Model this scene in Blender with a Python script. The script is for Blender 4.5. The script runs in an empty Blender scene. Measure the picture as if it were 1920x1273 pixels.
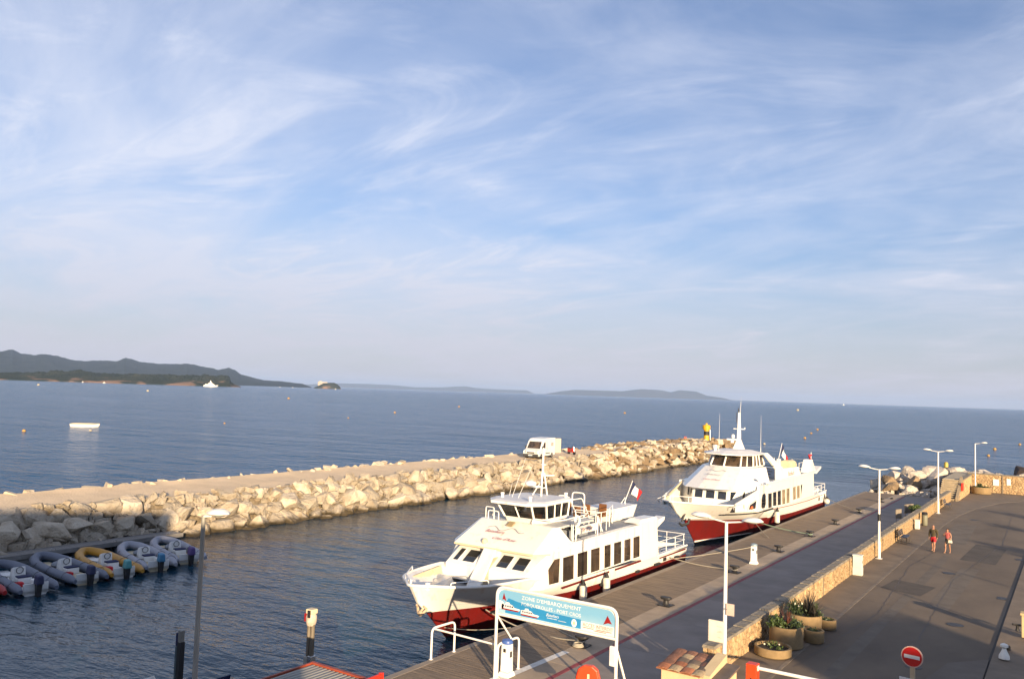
import bpy, bmesh, math, random
from math import sin, cos, pi, radians, sqrt, atan2
from mathutils import Vector, Matrix, noise as mnoise

random.seed(7)
scene = bpy.context.scene
COL = scene.collection

# ------------------------------------------------------------------ camera
# world frame: +Y runs along the quay out to sea, +X is the landward side, water at z = 0
CAM_Z = 11.3
YAW, PITCH, ROLL = radians(34.18), radians(3.66), radians(1.87)
Fh = Vector((-sin(YAW), cos(YAW), 0)); Rh = Vector((cos(YAW), sin(YAW), 0)); Zh = Vector((0, 0, 1))
fwd = Fh * cos(PITCH) + Zh * sin(PITCH)
up0 = Zh * cos(PITCH) - Fh * sin(PITCH)
right = Rh * cos(ROLL) + up0 * sin(ROLL)
up = up0 * cos(ROLL) - Rh * sin(ROLL)
cam_data = bpy.data.cameras.new('camera')
cam = bpy.data.objects.new('camera', cam_data); COL.objects.link(cam)
M = Matrix.Identity(4)
for i in range(3):
    M[i][0], M[i][1], M[i][2] = right[i], up[i], -fwd[i]
M[2][3] = CAM_Z
cam.matrix_world = M
cam_data.sensor_width = 36.0
cam_data.lens = 36.0 * 1550 / 1920
cam_data.clip_start = 0.2
cam_data.clip_end = 60000
scene.camera = cam

# ------------------------------------------------------------------ sky
SUN_AZ = radians(130.5)      # clockwise from +Y
SUN_EL = radians(10.2)
world = bpy.data.worlds.new('World'); scene.world = world; world.use_nodes = True
wn, wl = world.node_tree.nodes, world.node_tree.links
wn.clear()
def wnode(t, **k):
    n = wn.new(t)
    for a, b in k.items(): setattr(n, a, b)
    return n
def wmath(op, a, b=None, c=None, clamp=False):
    n = wn.new('ShaderNodeMath'); n.operation = op; n.use_clamp = clamp
    for i, v in enumerate((a, b, c)):
        if v is None: continue
        if isinstance(v, (int, float)): n.inputs[i].default_value = v
        else: wl.new(v, n.inputs[i])
    return n.outputs[0]
def wmix(f, a, b):
    n = wn.new('ShaderNodeMix'); n.data_type = 'RGBA'
    for s, v in ((n.inputs[0], f), (n.inputs[6], a), (n.inputs[7], b)):
        if isinstance(v, (int, float)): s.default_value = v
        elif isinstance(v, tuple): s.default_value = v
        else: wl.new(v, s)
    return n.outputs[2]
def wramp(f, lo, hi):
    n = wn.new('ShaderNodeMapRange'); n.interpolation_type = 'SMOOTHSTEP'
    wl.new(f, n.inputs[0]); n.inputs[1].default_value = lo; n.inputs[2].default_value = hi
    return n.outputs[0]
sky = wnode('ShaderNodeTexSky', sky_type='NISHITA', sun_disc=False, sun_elevation=SUN_EL,
            sun_rotation=SUN_AZ, altitude=10, air_density=1.0, dust_density=0.4, ozone_density=4.0)
geo = wnode('ShaderNodeTexCoord')
sep = wnode('ShaderNodeSeparateXYZ'); wl.new(geo.outputs['Generated'], sep.inputs[0])
zc = wmath('MAXIMUM', sep.outputs[2], 0.0)
den = wmath('ADD', zc, 0.16)
px = wmath('DIVIDE', sep.outputs[0], den)
py = wmath('DIVIDE', sep.outputs[1], den)
comb = wnode('ShaderNodeCombineXYZ'); wl.new(px, comb.inputs[0]); wl.new(py, comb.inputs[1])
def wnoise(scale, detail, rough, dist, sx, sy, rot, off=(0, 0, 0)):
    m = wnode('ShaderNodeMapping'); wl.new(comb.outputs[0], m.inputs[0])
    m.inputs['Rotation'].default_value = (0, 0, radians(rot)); m.inputs['Scale'].default_value = (sx, sy, 1)
    m.inputs['Location'].default_value = off
    n = wnode('ShaderNodeTexNoise'); wl.new(m.outputs[0], n.inputs['Vector'])
    n.inputs['Scale'].default_value = scale; n.inputs['Detail'].default_value = detail
    n.inputs['Roughness'].default_value = rough; n.inputs['Distortion'].default_value = dist
    return n.outputs[0]
n_veil = wnoise(0.50, 5, 0.50, 0.8, 1.0, 0.75, 20, (3.1, 1.7, 0))
n_wisp = wnoise(1.15, 10, 0.60, 1.3, 0.75, 1.35, 20, (4.3, 1.2, 0))
n_curl = wnoise(2.0, 10, 0.62, 1.6, 0.65, 1.25, 75, (2.3, 6.2, 0))
n_fine = wnoise(5.0, 8, 0.65, 1.0, 0.8, 1.3, 50, (0.3, 3.2, 0))
# cloud sheet thickens towards -x (out to sea on the left) and thins to the right
lean = wmath('MULTIPLY_ADD', px, -0.030, -0.015)
veil = wmath('MULTIPLY', wramp(wmath('ADD', n_veil, lean), 0.20, 0.72), 0.70)
wisp = wmath('MULTIPLY', wramp(wmath('ADD', n_wisp, lean), 0.34, 0.86), 0.46)
curl = wmath('MULTIPLY', wmath('MULTIPLY', wramp(n_curl, 0.45, 0.78), wramp(n_veil, 0.30, 0.6)), 0.75)
curl = wmath('MULTIPLY', curl, wmath('MULTIPLY_ADD', n_fine, 0.9, 0.5))
cl = wmath('ADD', wmath('ADD', veil, wisp), curl, clamp=True)
cl = wmath('MULTIPLY', cl, 0.92)
tint = wnode('ShaderNodeMix', data_type='RGBA', blend_type='MULTIPLY'); tint.inputs[0].default_value = 1.0
wl.new(sky.outputs[0], tint.inputs[6]); tint.inputs[7].default_value = (1.12, 1.12, 1.24, 1)
skyc = wmix(cl, tint.outputs[2], (6.0, 6.35, 7.5, 1))
hz = wmath('SUBTRACT', 1.0, wramp(zc, -0.06, 0.24))
skyc = wmix(wmath('MULTIPLY', hz, 0.85), skyc, (4.55, 4.28, 4.68, 1))
bg = wnode('ShaderNodeBackground'); wl.new(skyc, bg.inputs[0]); bg.inputs[1].default_value = 0.056
out = wnode('ShaderNodeOutputWorld'); wl.new(bg.outputs[0], out.inputs[0])

# ------------------------------------------------------------------ sun
sd = bpy.data.lights.new('sun', 'SUN'); sd.energy = 5.0; sd.angle = radians(0.5); sd.color = (1.0, 0.76, 0.48)
sun = bpy.data.objects.new('sun', sd); COL.objects.link(sun)
svec = Vector((sin(SUN_AZ) * cos(SUN_EL), cos(SUN_AZ) * cos(SUN_EL), sin(SUN_EL)))
sun.rotation_euler = (-svec).to_track_quat('-Z', 'Y').to_euler()
sun.location = (30, -30, 60)

scene.render.engine = 'CYCLES'
scene.view_settings.view_transform = 'Standard'
scene.view_settings.look = 'None'
scene.view_settings.gamma = 1.0
scene.view_settings.use_curve_mapping = False
scene.view_settings.exposure = 1.22
scene.cycles.use_denoising = True
scene.cycles.use_adaptive_sampling = True
scene.cycles.adaptive_threshold = 0.02
scene.cycles.max_bounces = 6
scene.cycles.diffuse_bounces = 2
scene.cycles.glossy_bounces = 3
scene.cycles.transparent_max_bounces = 8
scene.cycles.transmission_bounces = 3
scene.cycles.volume_bounces = 0
scene.cycles.caustics_reflective = False
scene.cycles.caustics_refractive = False
scene.cycles.sample_clamp_indirect = 4.0

# ------------------------------------------------------------------ helpers
class MB:
    """collects geometry and links it as one mesh object"""
    def __init__(s): s.v = []; s.f = []
    def add(s, pts, faces):
        o = len(s.v); s.v += [tuple(p) for p in pts]; s.f += [tuple(i + o for i in f) for f in faces]; return s
    def box(s, x0, x1, y0, y1, z0, z1):
        return s.add([(x0,y0,z0),(x1,y0,z0),(x1,y1,z0),(x0,y1,z0),(x0,y0,z1),(x1,y0,z1),(x1,y1,z1),(x0,y1,z1)],
                     [(3,2,1,0),(4,5,6,7),(0,1,5,4),(1,2,6,5),(2,3,7,6),(3,0,4,7)])
    def prism(s, a, b):
        n = len(a)
        return s.add(list(a) + list(b), [tuple(range(n-1,-1,-1)), tuple(range(n, 2*n))] +
                     [(i, (i+1) % n, n + (i+1) % n, n + i) for i in range(n)])
    def poly(s, pts2, z0, z1):
        return s.prism([(x, y, z0) for x, y in pts2], [(x, y, z1) for x, y in pts2])
    def loft(s, rows, close=False):
        n = len(rows[0]); pts = [p for r in rows for p in r]; f = []
        for j in range(len(rows) - 1):
            for i in range(n if close else n - 1):
                k = (i + 1) % n
                f.append((j*n + i, j*n + k, (j+1)*n + k, (j+1)*n + i))
        return s.add(pts, f)
    def tube(s, pts, r, n=6, r1=None):
        pts = [Vector(p) for p in pts]; rows = []
        m = len(pts); prev = None
        for i, p in enumerate(pts):
            d = (pts[min(i+1, m-1)] - pts[max(i-1, 0)]).normalized()
            ref = Vector((0, 0, 1)) if abs(d.z) < 0.9 else Vector((1, 0, 0))
            a = d.cross(ref).normalized() if prev is None else (prev - d * prev.dot(d)).normalized()
            prev = a; b = d.cross(a)
            rr = r if r1 is None else r + (r1 - r) * i / (m - 1)
            rows.append([p + a * (rr * cos(2*pi*k/n)) + b * (rr * sin(2*pi*k/n)) for k in range(n)])
        o = len(s.v); s.loft(rows, True)
        s.f.append(tuple(range(o + n - 1, o - 1, -1))); e = o + (m-1)*n; s.f.append(tuple(range(e, e + n)))
        return s
    def lathe(s, prof, c=(0, 0, 0), n=16, cap=True):
        rows = [[(c[0] + r*cos(2*pi*k/n), c[1] + r*sin(2*pi*k/n), c[2] + z) for k in range(n)] for r, z in prof]
        o = len(s.v); s.loft(rows, True)
        if cap:
            s.f.append(tuple(range(o + n - 1, o - 1, -1))); e = o + (len(rows)-1)*n; s.f.append(tuple(range(e, e + n)))
        return s
    def ell(s, c, r, n=12, m=8):
        rows = []
        for j in range(m + 1):
            t = -pi/2 + pi*j/m; q = max(cos(t), 0.02)
            rows.append([(c[0] + r[0]*q*cos(2*pi*k/n), c[1] + r[1]*q*sin(2*pi*k/n), c[2] + r[2]*sin(t)) for k in range(n)])
        o = len(s.v); s.loft(rows, True)
        s.f.append(tuple(range(o + n - 1, o - 1, -1))); e = o + m*n; s.f.append(tuple(range(e, e + n)))
        return s
    def mesh(s, name, material, smooth=False):
        me = bpy.data.meshes.new(name); me.from_pydata(s.v, [], s.f)
        bm = bmesh.new(); bm.from_mesh(me); bmesh.ops.recalc_face_normals(bm, faces=bm.faces); bm.to_mesh(me); bm.free()
        if material: me.materials.append(material)
        if smooth:
            me.polygons.foreach_set('use_smooth', [True] * len(me.polygons))
            try: me.set_sharp_from_angle(angle=radians(38))
            except Exception: pass
        return me
    def build(s, name, material, parent=None, smooth=False, loc=None, bevel=0, kind=None):
        ob = bpy.data.objects.new(name, s.mesh(name, material, smooth)); COL.objects.link(ob)
        if parent: ob.parent = parent
        if loc: ob.location = loc
        if bevel:
            m = ob.modifiers.new('bevel', 'BEVEL'); m.width = bevel; m.segments = 2; m.limit_method = 'ANGLE'
        if kind: ob['kind'] = kind
        return ob

def tag(o, label, cat, group=None):
    o['label'] = label; o['category'] = cat
    if group: o['group'] = group
    return o
def thing(name, loc, label, cat, group=None, rz=0):
    o = bpy.data.objects.new(name, None); COL.objects.link(o); o.location = loc; o.rotation_euler = (0, 0, rz)
    o.empty_display_size = 0.3
    return tag(o, label, cat, group)
def copy_tree(o, parent=None):
    c = o.copy(); COL.objects.link(c)
    if parent: c.parent = parent
    for ch in list(o.children): copy_tree(ch, c)
    return c
def interp(x, xs, ys):
    if x <= xs[0]: return ys[0]
    for i in range(1, len(xs)):
        if x <= xs[i]:
            t = (x - xs[i-1]) / (xs[i] - xs[i-1]); return ys[i-1] + (ys[i] - ys[i-1]) * t
    return ys[-1]
def smooth_interp(x, xs, ys):
    # monotone cubic through the knots, so a hull line has no corners at its stations
    n = len(xs)
    if x <= xs[0]: return ys[0]
    if x >= xs[-1]: return ys[-1]
    h = [xs[i+1] - xs[i] for i in range(n-1)]; d = [(ys[i+1] - ys[i]) / h[i] for i in range(n-1)]
    m = [d[0]] + [0 if d[i-1]*d[i] <= 0 else 2*d[i-1]*d[i]/(d[i-1] + d[i]) for i in range(1, n-1)] + [d[-1]]
    for i in range(n-1):
        if x <= xs[i+1]:
            t = (x - xs[i])/h[i]
            return ys[i]*(2*t**3 - 3*t*t + 1) + m[i]*h[i]*(t**3 - 2*t*t + t) + ys[i+1]*(3*t*t - 2*t**3) + m[i+1]*h[i]*(t**3 - t*t)
def arc(pts, r=0.12, n=4):
    """rounds the corners of a polyline"""
    P = [Vector(p) for p in pts]; o = [P[0]]
    for i in range(1, len(P) - 1):
        a, b = (P[i-1] - P[i]), (P[i+1] - P[i]); q = min(r, a.length*0.45, b.length*0.45)
        p0, p1 = P[i] + a.normalized()*q, P[i] + b.normalized()*q
        for k in range(n + 1):
            t = k / n; o.append(p0*(1-t)**2 + P[i]*2*t*(1-t) + p1*t*t)
    o.append(P[-1]); return o

# ------------------------------------------------------------------ materials
def mat(name, col, rough=0.5, metal=0.0, var=0.12, scale=2.0, bump=0.0, bscale=20.0, rnd=0.0, col2=None, detail=5,
        stretch=None, lo=0.35, hi=0.68, spec=0.5, coat=0.0):
    m = bpy.data.materials.new(name); m.use_nodes = True
    nt = m.node_tree; N, L = nt.nodes, nt.links; b = N['Principled BSDF']
    b.inputs['Roughness'].default_value = rough; b.inputs['Metallic'].default_value = metal
    b.inputs['Specular IOR Level'].default_value = spec
    if coat: b.inputs['Coat Weight'].default_value = coat; b.inputs['Coat Roughness'].default_value = 0.1
    tc = N.new('ShaderNodeTexCoord'); vec = tc.outputs['Object']
    if stretch:
        mp = N.new('ShaderNodeMapping'); mp.inputs['Scale'].default_value = stretch; L.new(vec, mp.inputs[0]); vec = mp.outputs[0]
    c2 = col2 or tuple(c * (1 - 2*var) for c in col)
    if rnd:
        oi = N.new('ShaderNodeObjectInfo')
        ad = N.new('ShaderNodeVectorMath'); ad.operation = 'ADD'
        sc = N.new('ShaderNodeVectorMath'); sc.operation = 'SCALE'; sc.inputs[3].default_value = 37.0
        cx = N.new('ShaderNodeCombineXYZ')
        for i in range(3): L.new(oi.outputs['Random'], cx.inputs[i])
        L.new(cx.outputs[0], sc.inputs[0]); L.new(vec, ad.inputs[0]); L.new(sc.outputs[0], ad.inputs[1]); vec = ad.outputs[0]
    nz = N.new('ShaderNodeTexNoise'); nz.inputs['Scale'].default_value = scale; nz.inputs['Detail'].default_value = detail
    nz.inputs['Roughness'].default_value = 0.6
    L.new(vec, nz.inputs['Vector'])
    mr = N.new('ShaderNodeMapRange'); mr.inputs[1].default_value = lo; mr.inputs[2].default_value = hi
    L.new(nz.outputs[0], mr.inputs[0])
    mx = N.new('ShaderNodeMix'); mx.data_type = 'RGBA'
    mx.inputs[6].default_value = (*col, 1); mx.inputs[7].default_value = (*c2, 1); L.new(mr.outputs[0], mx.inputs[0])
    cout = mx.outputs[2]
    if rnd:
        hs = N.new('ShaderNodeHueSaturation'); L.new(cout, hs.inputs['Color'])
        m2 = N.new('ShaderNodeMapRange'); m2.inputs[3].default_value = 1 - rnd; m2.inputs[4].default_value = 1 + rnd
        L.new(oi.outputs['Random'], m2.inputs[0]); L.new(m2.outputs[0], hs.inputs['Value']); cout = hs.outputs[0]
    L.new(cout, b.inputs['Base Color'])
    if bump:
        n2 = N.new('ShaderNodeTexNoise'); n2.inputs['Scale'].default_value = bscale; n2.inputs['Detail'].default_value = 6
        L.new(vec, n2.inputs['Vector'])
        bp = N.new('ShaderNodeBump'); bp.inputs['Strength'].default_value = bump; bp.inputs['Distance'].default_value = 1.0 / bscale
        L.new(n2.outputs[0], bp.inputs['Height']); L.new(bp.outputs[0], b.inputs['Normal'])
    return m
m_white = mat('gelcoat white', (0.745, 0.73, 0.685), 0.30, scale=2.2, coat=0.2, col2=(0.60, 0.49, 0.36), stretch=(1.2, 1.2, .12), lo=.56, hi=.86)
m_white2 = mat('painted white steel', (0.80, 0.79, 0.76), 0.4, var=0.05, scale=3)
m_deck = mat('grey deck paint', (0.23, 0.25, 0.28), 0.7, var=0.12, scale=4)
m_ltdeck = mat('pale deck paint', (0.55, 0.55, 0.53), 0.6, var=0.08, scale=3)
m_roofw = mat('roof paint white', (0.66, 0.66, 0.67), 0.55, var=0.05, scale=2)
m_red = mat('red antifouling', (0.125, 0.007, 0.006), 0.5, scale=2.0, spec=0.3, col2=(0.075, 0.010, 0.008), stretch=(1, 1, .2), lo=.4, hi=.75)
m_redline = mat('red stripe paint', (0.25, 0.012, 0.012), 0.35, var=0.03)
m_boot = mat('black boot topping', (0.02, 0.02, 0.02), 0.5)
m_steel = mat('stainless', (0.62, 0.62, 0.62), 0.25, 0.8, var=0.05)
m_black = mat('black rubber', (0.018, 0.018, 0.02), 0.65, var=0.2, scale=6)
m_iron = mat('black iron', (0.025, 0.023, 0.022), 0.55, var=0.25, scale=9, bump=0.2, bscale=40)
m_rope = mat('rope', (0.42, 0.38, 0.30), 0.9, var=0.15, scale=20)
m_ropeg = mat('green rope', (0.22, 0.30, 0.22), 0.9, var=0.15, scale=20)
m_glass = mat('dark glass', (0.022, 0.017, 0.013), 0.04, scale=1.1, spec=0.8, col2=(0.115, 0.075, 0.045), stretch=(1.5, 1.5, .5), lo=.42, hi=.78)  # brown patches in the colour stand in for interior reflections
m_glassb = mat('dark blue glass', (0.018, 0.022, 0.03), 0.04, var=0.3, scale=0.9, spec=0.8)
m_brown = mat('brown wood interior', (0.20, 0.085, 0.03), 0.5, var=0.2, scale=3)
m_orange = mat('orange cloth', (0.75, 0.14, 0.04), 0.7)
m_cream = mat('cream cushion', (0.62, 0.52, 0.34), 0.7, var=0.06)
m_navy = mat('flag navy', (0.012, 0.018, 0.07), 0.8); m_flagw = mat('flag white', (0.8, 0.8, 0.78), 0.8); m_flagr = mat('flag red', (0.52, 0.015, 0.02), 0.8)
m_script = mat('script red print', (0.42, 0.13, 0.13), 0.5); m_script2 = mat('script grey print', (0.30, 0.28, 0.30), 0.5)

def glass_clear(name, tint):
    m = bpy.data.materials.new(name); m.use_nodes = True; N, L = m.node_tree.nodes, m.node_tree.links
    N.clear(); o = N.new('ShaderNodeOutputMaterial'); t = N.new('ShaderNodeBsdfTransparent'); t.inputs[0].default_value = (*tint, 1)
    g = N.new('ShaderNodeBsdfGlossy'); g.inputs['Roughness'].default_value = 0.03
    f = N.new('ShaderNodeFresnel'); f.inputs[0].default_value = 1.5
    x = N.new('ShaderNodeMixShader'); L.new(f.outputs[0], x.inputs[0]); L.new(t.outputs[0], x.inputs[1]); L.new(g.outputs[0], x.inputs[2])
    L.new(x.outputs[0], o.inputs[0]); return m
m_clear = glass_clear('tinted clear glass', (0.55, 0.56, 0.55))

def write(txt, name, width, material, parent, loc, rot=(pi/2, 0, 0), shear=0.0, depth=0.002, height=None):
    """flat lettering, centred at loc, scaled to a width"""
    c = bpy.data.curves.new(name, 'FONT'); c.body = txt; c.align_x = 'CENTER'; c.align_y = 'CENTER'; c.size = 1.0; c.shear = shear; c.resolution_u = 2
    t = bpy.data.objects.new(name, c); COL.objects.link(t)
    me = bpy.data.meshes.new_from_object(t, depsgraph=bpy.context.evaluated_depsgraph_get())
    COL.objects.unlink(t); bpy.data.objects.remove(t)
    xs = [v.co.x for v in me.vertices]; ys = [v.co.y for v in me.vertices]
    s = width / (max(xs) - min(xs)); sy = s if height is None else height / (max(ys) - min(ys))
    mx, my = (max(xs) + min(xs)) / 2, (max(ys) + min(ys)) / 2
    for v in me.vertices: v.co = ((v.co.x - mx) * s, (v.co.y - my) * sy, 0)
    bm = bmesh.new(); bm.from_mesh(me)
    r = bmesh.ops.extrude_face_region(bm, geom=bm.faces[:])
    for g in r['geom']:
        if isinstance(g, bmesh.types.BMVert): g.co.z += depth
    bm.to_mesh(me); bm.free()
    me.name = name; me.materials.clear(); me.materials.append(material)
    o = bpy.data.objects.new(name, me); COL.objects.link(o); o.parent = parent; o.location = loc; o.rotation_euler = rot
    return o

def window(parent, q, nrm, frame_m, glass_m, fw=0.05, t=0.03, name='window'):
    """framed pane on the four corners q (counter-clockwise seen from outside); nrm points outwards"""
    q = [Vector(p) for p in q]; nrm = Vector(nrm).normalized(); c = sum(q, Vector()) / len(q)
    inn = []
    n = len(q)
    for i in range(n):
        a = (q[i-1] - q[i]).normalized(); b = (q[(i+1) % n] - q[i]).normalized()
        inn.append(q[i] + (a + b) * fw)
    mb = MB()
    A = [p + nrm*0.004 for p in q]; B = [p + nrm*t for p in q]; Ci = [p + nrm*t for p in inn]; D = [p + nrm*0.004 for p in inn]
    mb.loft([A, B, Ci, D], True)
    f = mb.build(name, frame_m, parent)
    pb = MB(); pb.prism([p + nrm*0.004 for p in inn], [p + nrm*(t*0.45) for p in inn])
    pb.build('pane', glass_m, f)
    return f
# ------------------------------------------------------------------ sea
def water_mat(name):
    m = bpy.data.materials.new(name); m.use_nodes = True; nt = m.node_tree; N, L = nt.nodes, nt.links
    b = N['Principled BSDF']; b.inputs['Base Color'].default_value = (0.013, 0.070, 0.175, 1)
    b.inputs['Roughness'].default_value = 0.16; b.inputs['IOR'].default_value = 1.333; b.inputs['Specular IOR Level'].default_value = 0.36
    g = N.new('ShaderNodeNewGeometry')
    def nz(scale, sx, sy, rot, detail, dist=0.3):
        mp = N.new('ShaderNodeMapping'); mp.inputs['Rotation'].default_value = (0, 0, radians(rot)); mp.inputs['Scale'].default_value = (sx, sy, 1)
        L.new(g.outputs['Position'], mp.inputs[0])
        n = N.new('ShaderNodeTexNoise'); n.inputs['Scale'].default_value = scale; n.inputs['Detail'].default_value = detail
        n.inputs['Roughness'].default_value = 0.55; n.inputs['Distortion'].default_value = dist
        L.new(mp.outputs[0], n.inputs[0]); return n.outputs[0]
    def mth(op, a, c):
        n = N.new('ShaderNodeMath'); n.operation = op
        for i, v in enumerate((a, c)):
            if isinstance(v, (int, float)): n.inputs[i].default_value = v
            else: L.new(v, n.inputs[i])
        return n.outputs[0]
    a = mth('ADD', mth('MULTIPLY', nz(0.12, 0.6, 1.5, -28, 5), 4.6), mth('MULTIPLY', nz(0.045, 0.7, 1.4, -55, 5), 4.0))
    c = mth('MULTIPLY', nz(0.62, 0.55, 1.5, -38, 4), 2.0)
    d = mth('MULTIPLY', nz(2.3, 0.7, 1.3, -20, 3), 0.2)
    # the basin inside the breakwater is calmer than the open sea
    sp = N.new('ShaderNodeSeparateXYZ'); L.new(g.outputs['Position'], sp.inputs[0])
    mr = N.new('ShaderNodeMapRange'); mr.inputs[1].default_value = -66; mr.inputs[2].default_value = -58; mr.inputs[3].default_value = 1.0; mr.inputs[4].default_value = 0.08
    L.new(sp.outputs[0], mr.inputs[0])
    my = N.new('ShaderNodeMapRange'); my.inputs[1].default_value = 120; my.inputs[2].default_value = 190; my.inputs[3].default_value = 0.0; my.inputs[4].default_value = 1.0
    L.new(sp.outputs[1], my.inputs[0]); mxx = mth('MAXIMUM', mr.outputs[0], my.outputs[0])
    # wind patches
    w = nz(0.012, 0.5, 1.6, -30, 4, 1.0)
    wr = N.new('ShaderNodeMapRange'); wr.inputs[1].default_value = 0.3; wr.inputs[2].default_value = 0.7; wr.inputs[3].default_value = 0.6; wr.inputs[4].default_value = 1.3
    L.new(w, wr.inputs[0])
    mfine = mth('MAXIMUM', mxx, 0.34)
    s = mth('MULTIPLY', mth('ADD', mth('MULTIPLY', mth('ADD', a, c), mxx), mth('MULTIPLY', d, mfine)), wr.outputs[0])
    cm = N.new('ShaderNodeMix'); cm.data_type = 'RGBA'; cm.inputs[6].default_value = (0.010, 0.038, 0.058, 1); cm.inputs[7].default_value = (0.013, 0.070, 0.175, 1)
    L.new(mxx, cm.inputs[0]); L.new(cm.outputs[2], b.inputs['Base Color'])     # greener, siltier water inside the basin
    bp = N.new('ShaderNodeBump'); bp.inputs['Strength'].default_value = 1.0; bp.inputs['Distance'].default_value = 1.0
    L.new(s, bp.inputs['Height']); L.new(bp.outputs[0], b.inputs['Normal'])
    return m
m_water = water_mat('sea water')
mb = MB(); mb.add([(-26000, -3000, 0), (26000, -3000, 0), (26000, 26000, 0), (-26000, 26000, 0)], [(0, 1, 2, 3)])
mb.build('sea', m_water, kind='structure')
m_bed = mat('sea bed', (0.05, 0.05, 0.04), 1.0)

# ------------------------------------------------------------------ quay
G = 1.2
m_conc = mat('quay concrete', (0.28, 0.23, 0.18), 0.85, var=0.14, scale=0.9, bump=0.25, bscale=30)
m_concs = mat('beige concrete slab', (0.385, 0.30, 0.215), 0.85, var=0.13, scale=1.1, bump=0.2, bscale=35, rnd=0.07)
m_walk = mat('grey walkway slab', (0.25, 0.215, 0.192), 0.85, var=0.12, scale=0.7, bump=0.2, bscale=35, rnd=0.06)
m_plank = mat('weathered deck boards', (0.228, 0.170, 0.116), 0.8, var=0.22, scale=1.5, bump=0.2, bscale=25, stretch=(0.5, 5, 1))
m_paint = mat('worn red line paint', (0.30, 0.05, 0.055), 0.7, var=0.25, scale=4)
m_paintw = mat('worn white line paint', (0.68, 0.66, 0.62), 0.7, var=0.12, scale=6)
QX0, QX1, QX2, QX3, QX4 = -20.1, -16.75, -15.6, -15.4, -11.42
mb = MB(); mb.box(QX0 + 0.06, -10.95, -40, 103.5, -3, G - 0.05)
quay = mb.build('quay', m_conc, kind='structure')
mb = MB(); mb.box(QX0, QX0 + 0.32, -40, 103.5, 0.75, G + 0.004); mb.build('quay_edge', m_conc, quay, bevel=0.02)
mb = MB()
y = -2.0
while y < 103:
    mb.box(QX0 + 0.335, QX1 - 0.015, y, y + 0.165, G - 0.045, G - random.random() * 0.006); y += 0.18
mb.build('deck_boards', m_plank, quay, kind='stuff')
slab_me = MB().box(0, QX2 - QX1 - 0.004, 0.007, 2.493, -0.045, 0).mesh('slab', m_concs)
walk_me = MB().box(0, QX4 - QX3 - 0.02, 0.009, 4.991, -0.045, 0).mesh('slab', m_walk)
y = 0.0
while y < 102:
    o = bpy.data.objects.new('slab', slab_me); COL.objects.link(o); o.parent = quay; o.location = (QX1, y, G - random.random()*0.003); y += 2.5
y = 1.0
while y < 98:
    o = bpy.data.objects.new('slab', walk_me); COL.objects.link(o); o.parent = quay; o.location = (QX3 + 0.005, y, G - random.random()*0.004); y += 5.0
mb = MB(); mb.box(QX2, QX3, -2, 101, G - 0.045, G + 0.002); mb.build('red_line', m_paint, quay)
mb = MB(); mb.add([(-16.98, 24.3, G+.008), (-16.68, 24.3, G+.008), (-16.44, 28.95, G+.008), (-16.74, 28.95, G+.008)], [(0, 1, 2, 3)])
mb.build('white_line', m_paintw, quay)

# ------------------------------------------------------------------ road and pavements
m_asph = mat('asphalt', (0.160, 0.122, 0.086), 0.9, scale=0.30, bump=0.35, bscale=60, col2=(0.092, 0.070, 0.051), detail=9, stretch=(1, .55, 1), lo=.38, hi=.72)
m_patch = mat('asphalt patch', (0.150, 0.122, 0.094), 0.9, var=0.15, scale=0.9, bump=0.3, bscale=60)
m_dark = mat('old dark asphalt', (0.086, 0.070, 0.056), 0.9, var=0.2, scale=0.8, bump=0.3, bscale=60)
m_pave = mat('pavement concrete', (0.198, 0.153, 0.110), 0.88, var=0.15, scale=0.8, bump=0.25, bscale=40)
mb = MB(); mb.box(-10.94, 90, -80, 119, -2.5, G)
road = mb.build('road', m_asph, kind='structure')
def sheet(name, m, pts, lift, parent=road):
    b = MB(); n = len(pts); b.add([(x, y, G + lift) for x, y in pts], [tuple(range(n))]); return b.build(name, m, parent)
# pavement along the wall with a low flush kerb that swings out towards the stairs
edge = [(-9.35, 20), (-9.35, 62), (-9.3, 80), (-9.0, 88), (-8.2, 96), (-6.5, 104), (-3.5, 110), (2, 113), (30, 114)]
mb = MB()
mb.loft([[(-10.93, min(y, 113.5), G + 0.006) for x, y in edge[:6]] + [(-10.93 + 1.5*i, 114.4, G + .006) for i in (1, 5, 27)],
         [(x, y, G + 0.006) for x, y in edge]])
pav = mb.build('pavement', m_pave, kind='structure')
kb = MB()
for (x0, y0), (x1, y1) in zip(edge[:-1], edge[1:]):
    n = max(1, int(math.hypot(x1-x0, y1-y0) / 1.0))
    if y0 < 20.5: n = 42
    for i in range(n):
        a, b = i/n, (i + 0.985)/n
        ax, ay, bx, by = x0+(x1-x0)*a, y0+(y1-y0)*a, x0+(x1-x0)*b, y0+(y1-y0)*b
        d = Vector((bx-ax, by-ay)).normalized(); nx, ny = d.y*0.16, -d.x*0.16
        kb.poly([(ax, ay), (bx, by), (bx+nx, by+ny), (ax+nx, ay+ny)], G - 0.1, G + 0.012)
kb.build('kerb_stones', mat('kerb stone', (0.22, 0.178, 0.135), 0.85, var=0.2, scale=2), pav, kind='stuff')
sheet('trench_patch', m_patch, [(-7.9, 28), (-7.35, 28), (-6.9, 64), (-7.35, 64)], 0.004)
sheet('trench_patch', m_patch, [(-6.2, 47), (-5.2, 47), (-4.9, 60), (-5.9, 60)], 0.004)
sheet('repair_patch', m_dark, [(-8.9, 50.2), (-6.8, 49.4), (-6.4, 52.4), (-8.6, 53.1)], 0.0055)
sheet('repair_patch', m_dark, [(-6.3, 63), (-4.2, 62.6), (-4.0, 70), (-6.0, 71)], 0.004)
sheet('repair_patch', m_patch, [(-8.6, 70), (-6.6, 70), (-6.9, 82), (-8.4, 82)], 0.004)
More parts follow.
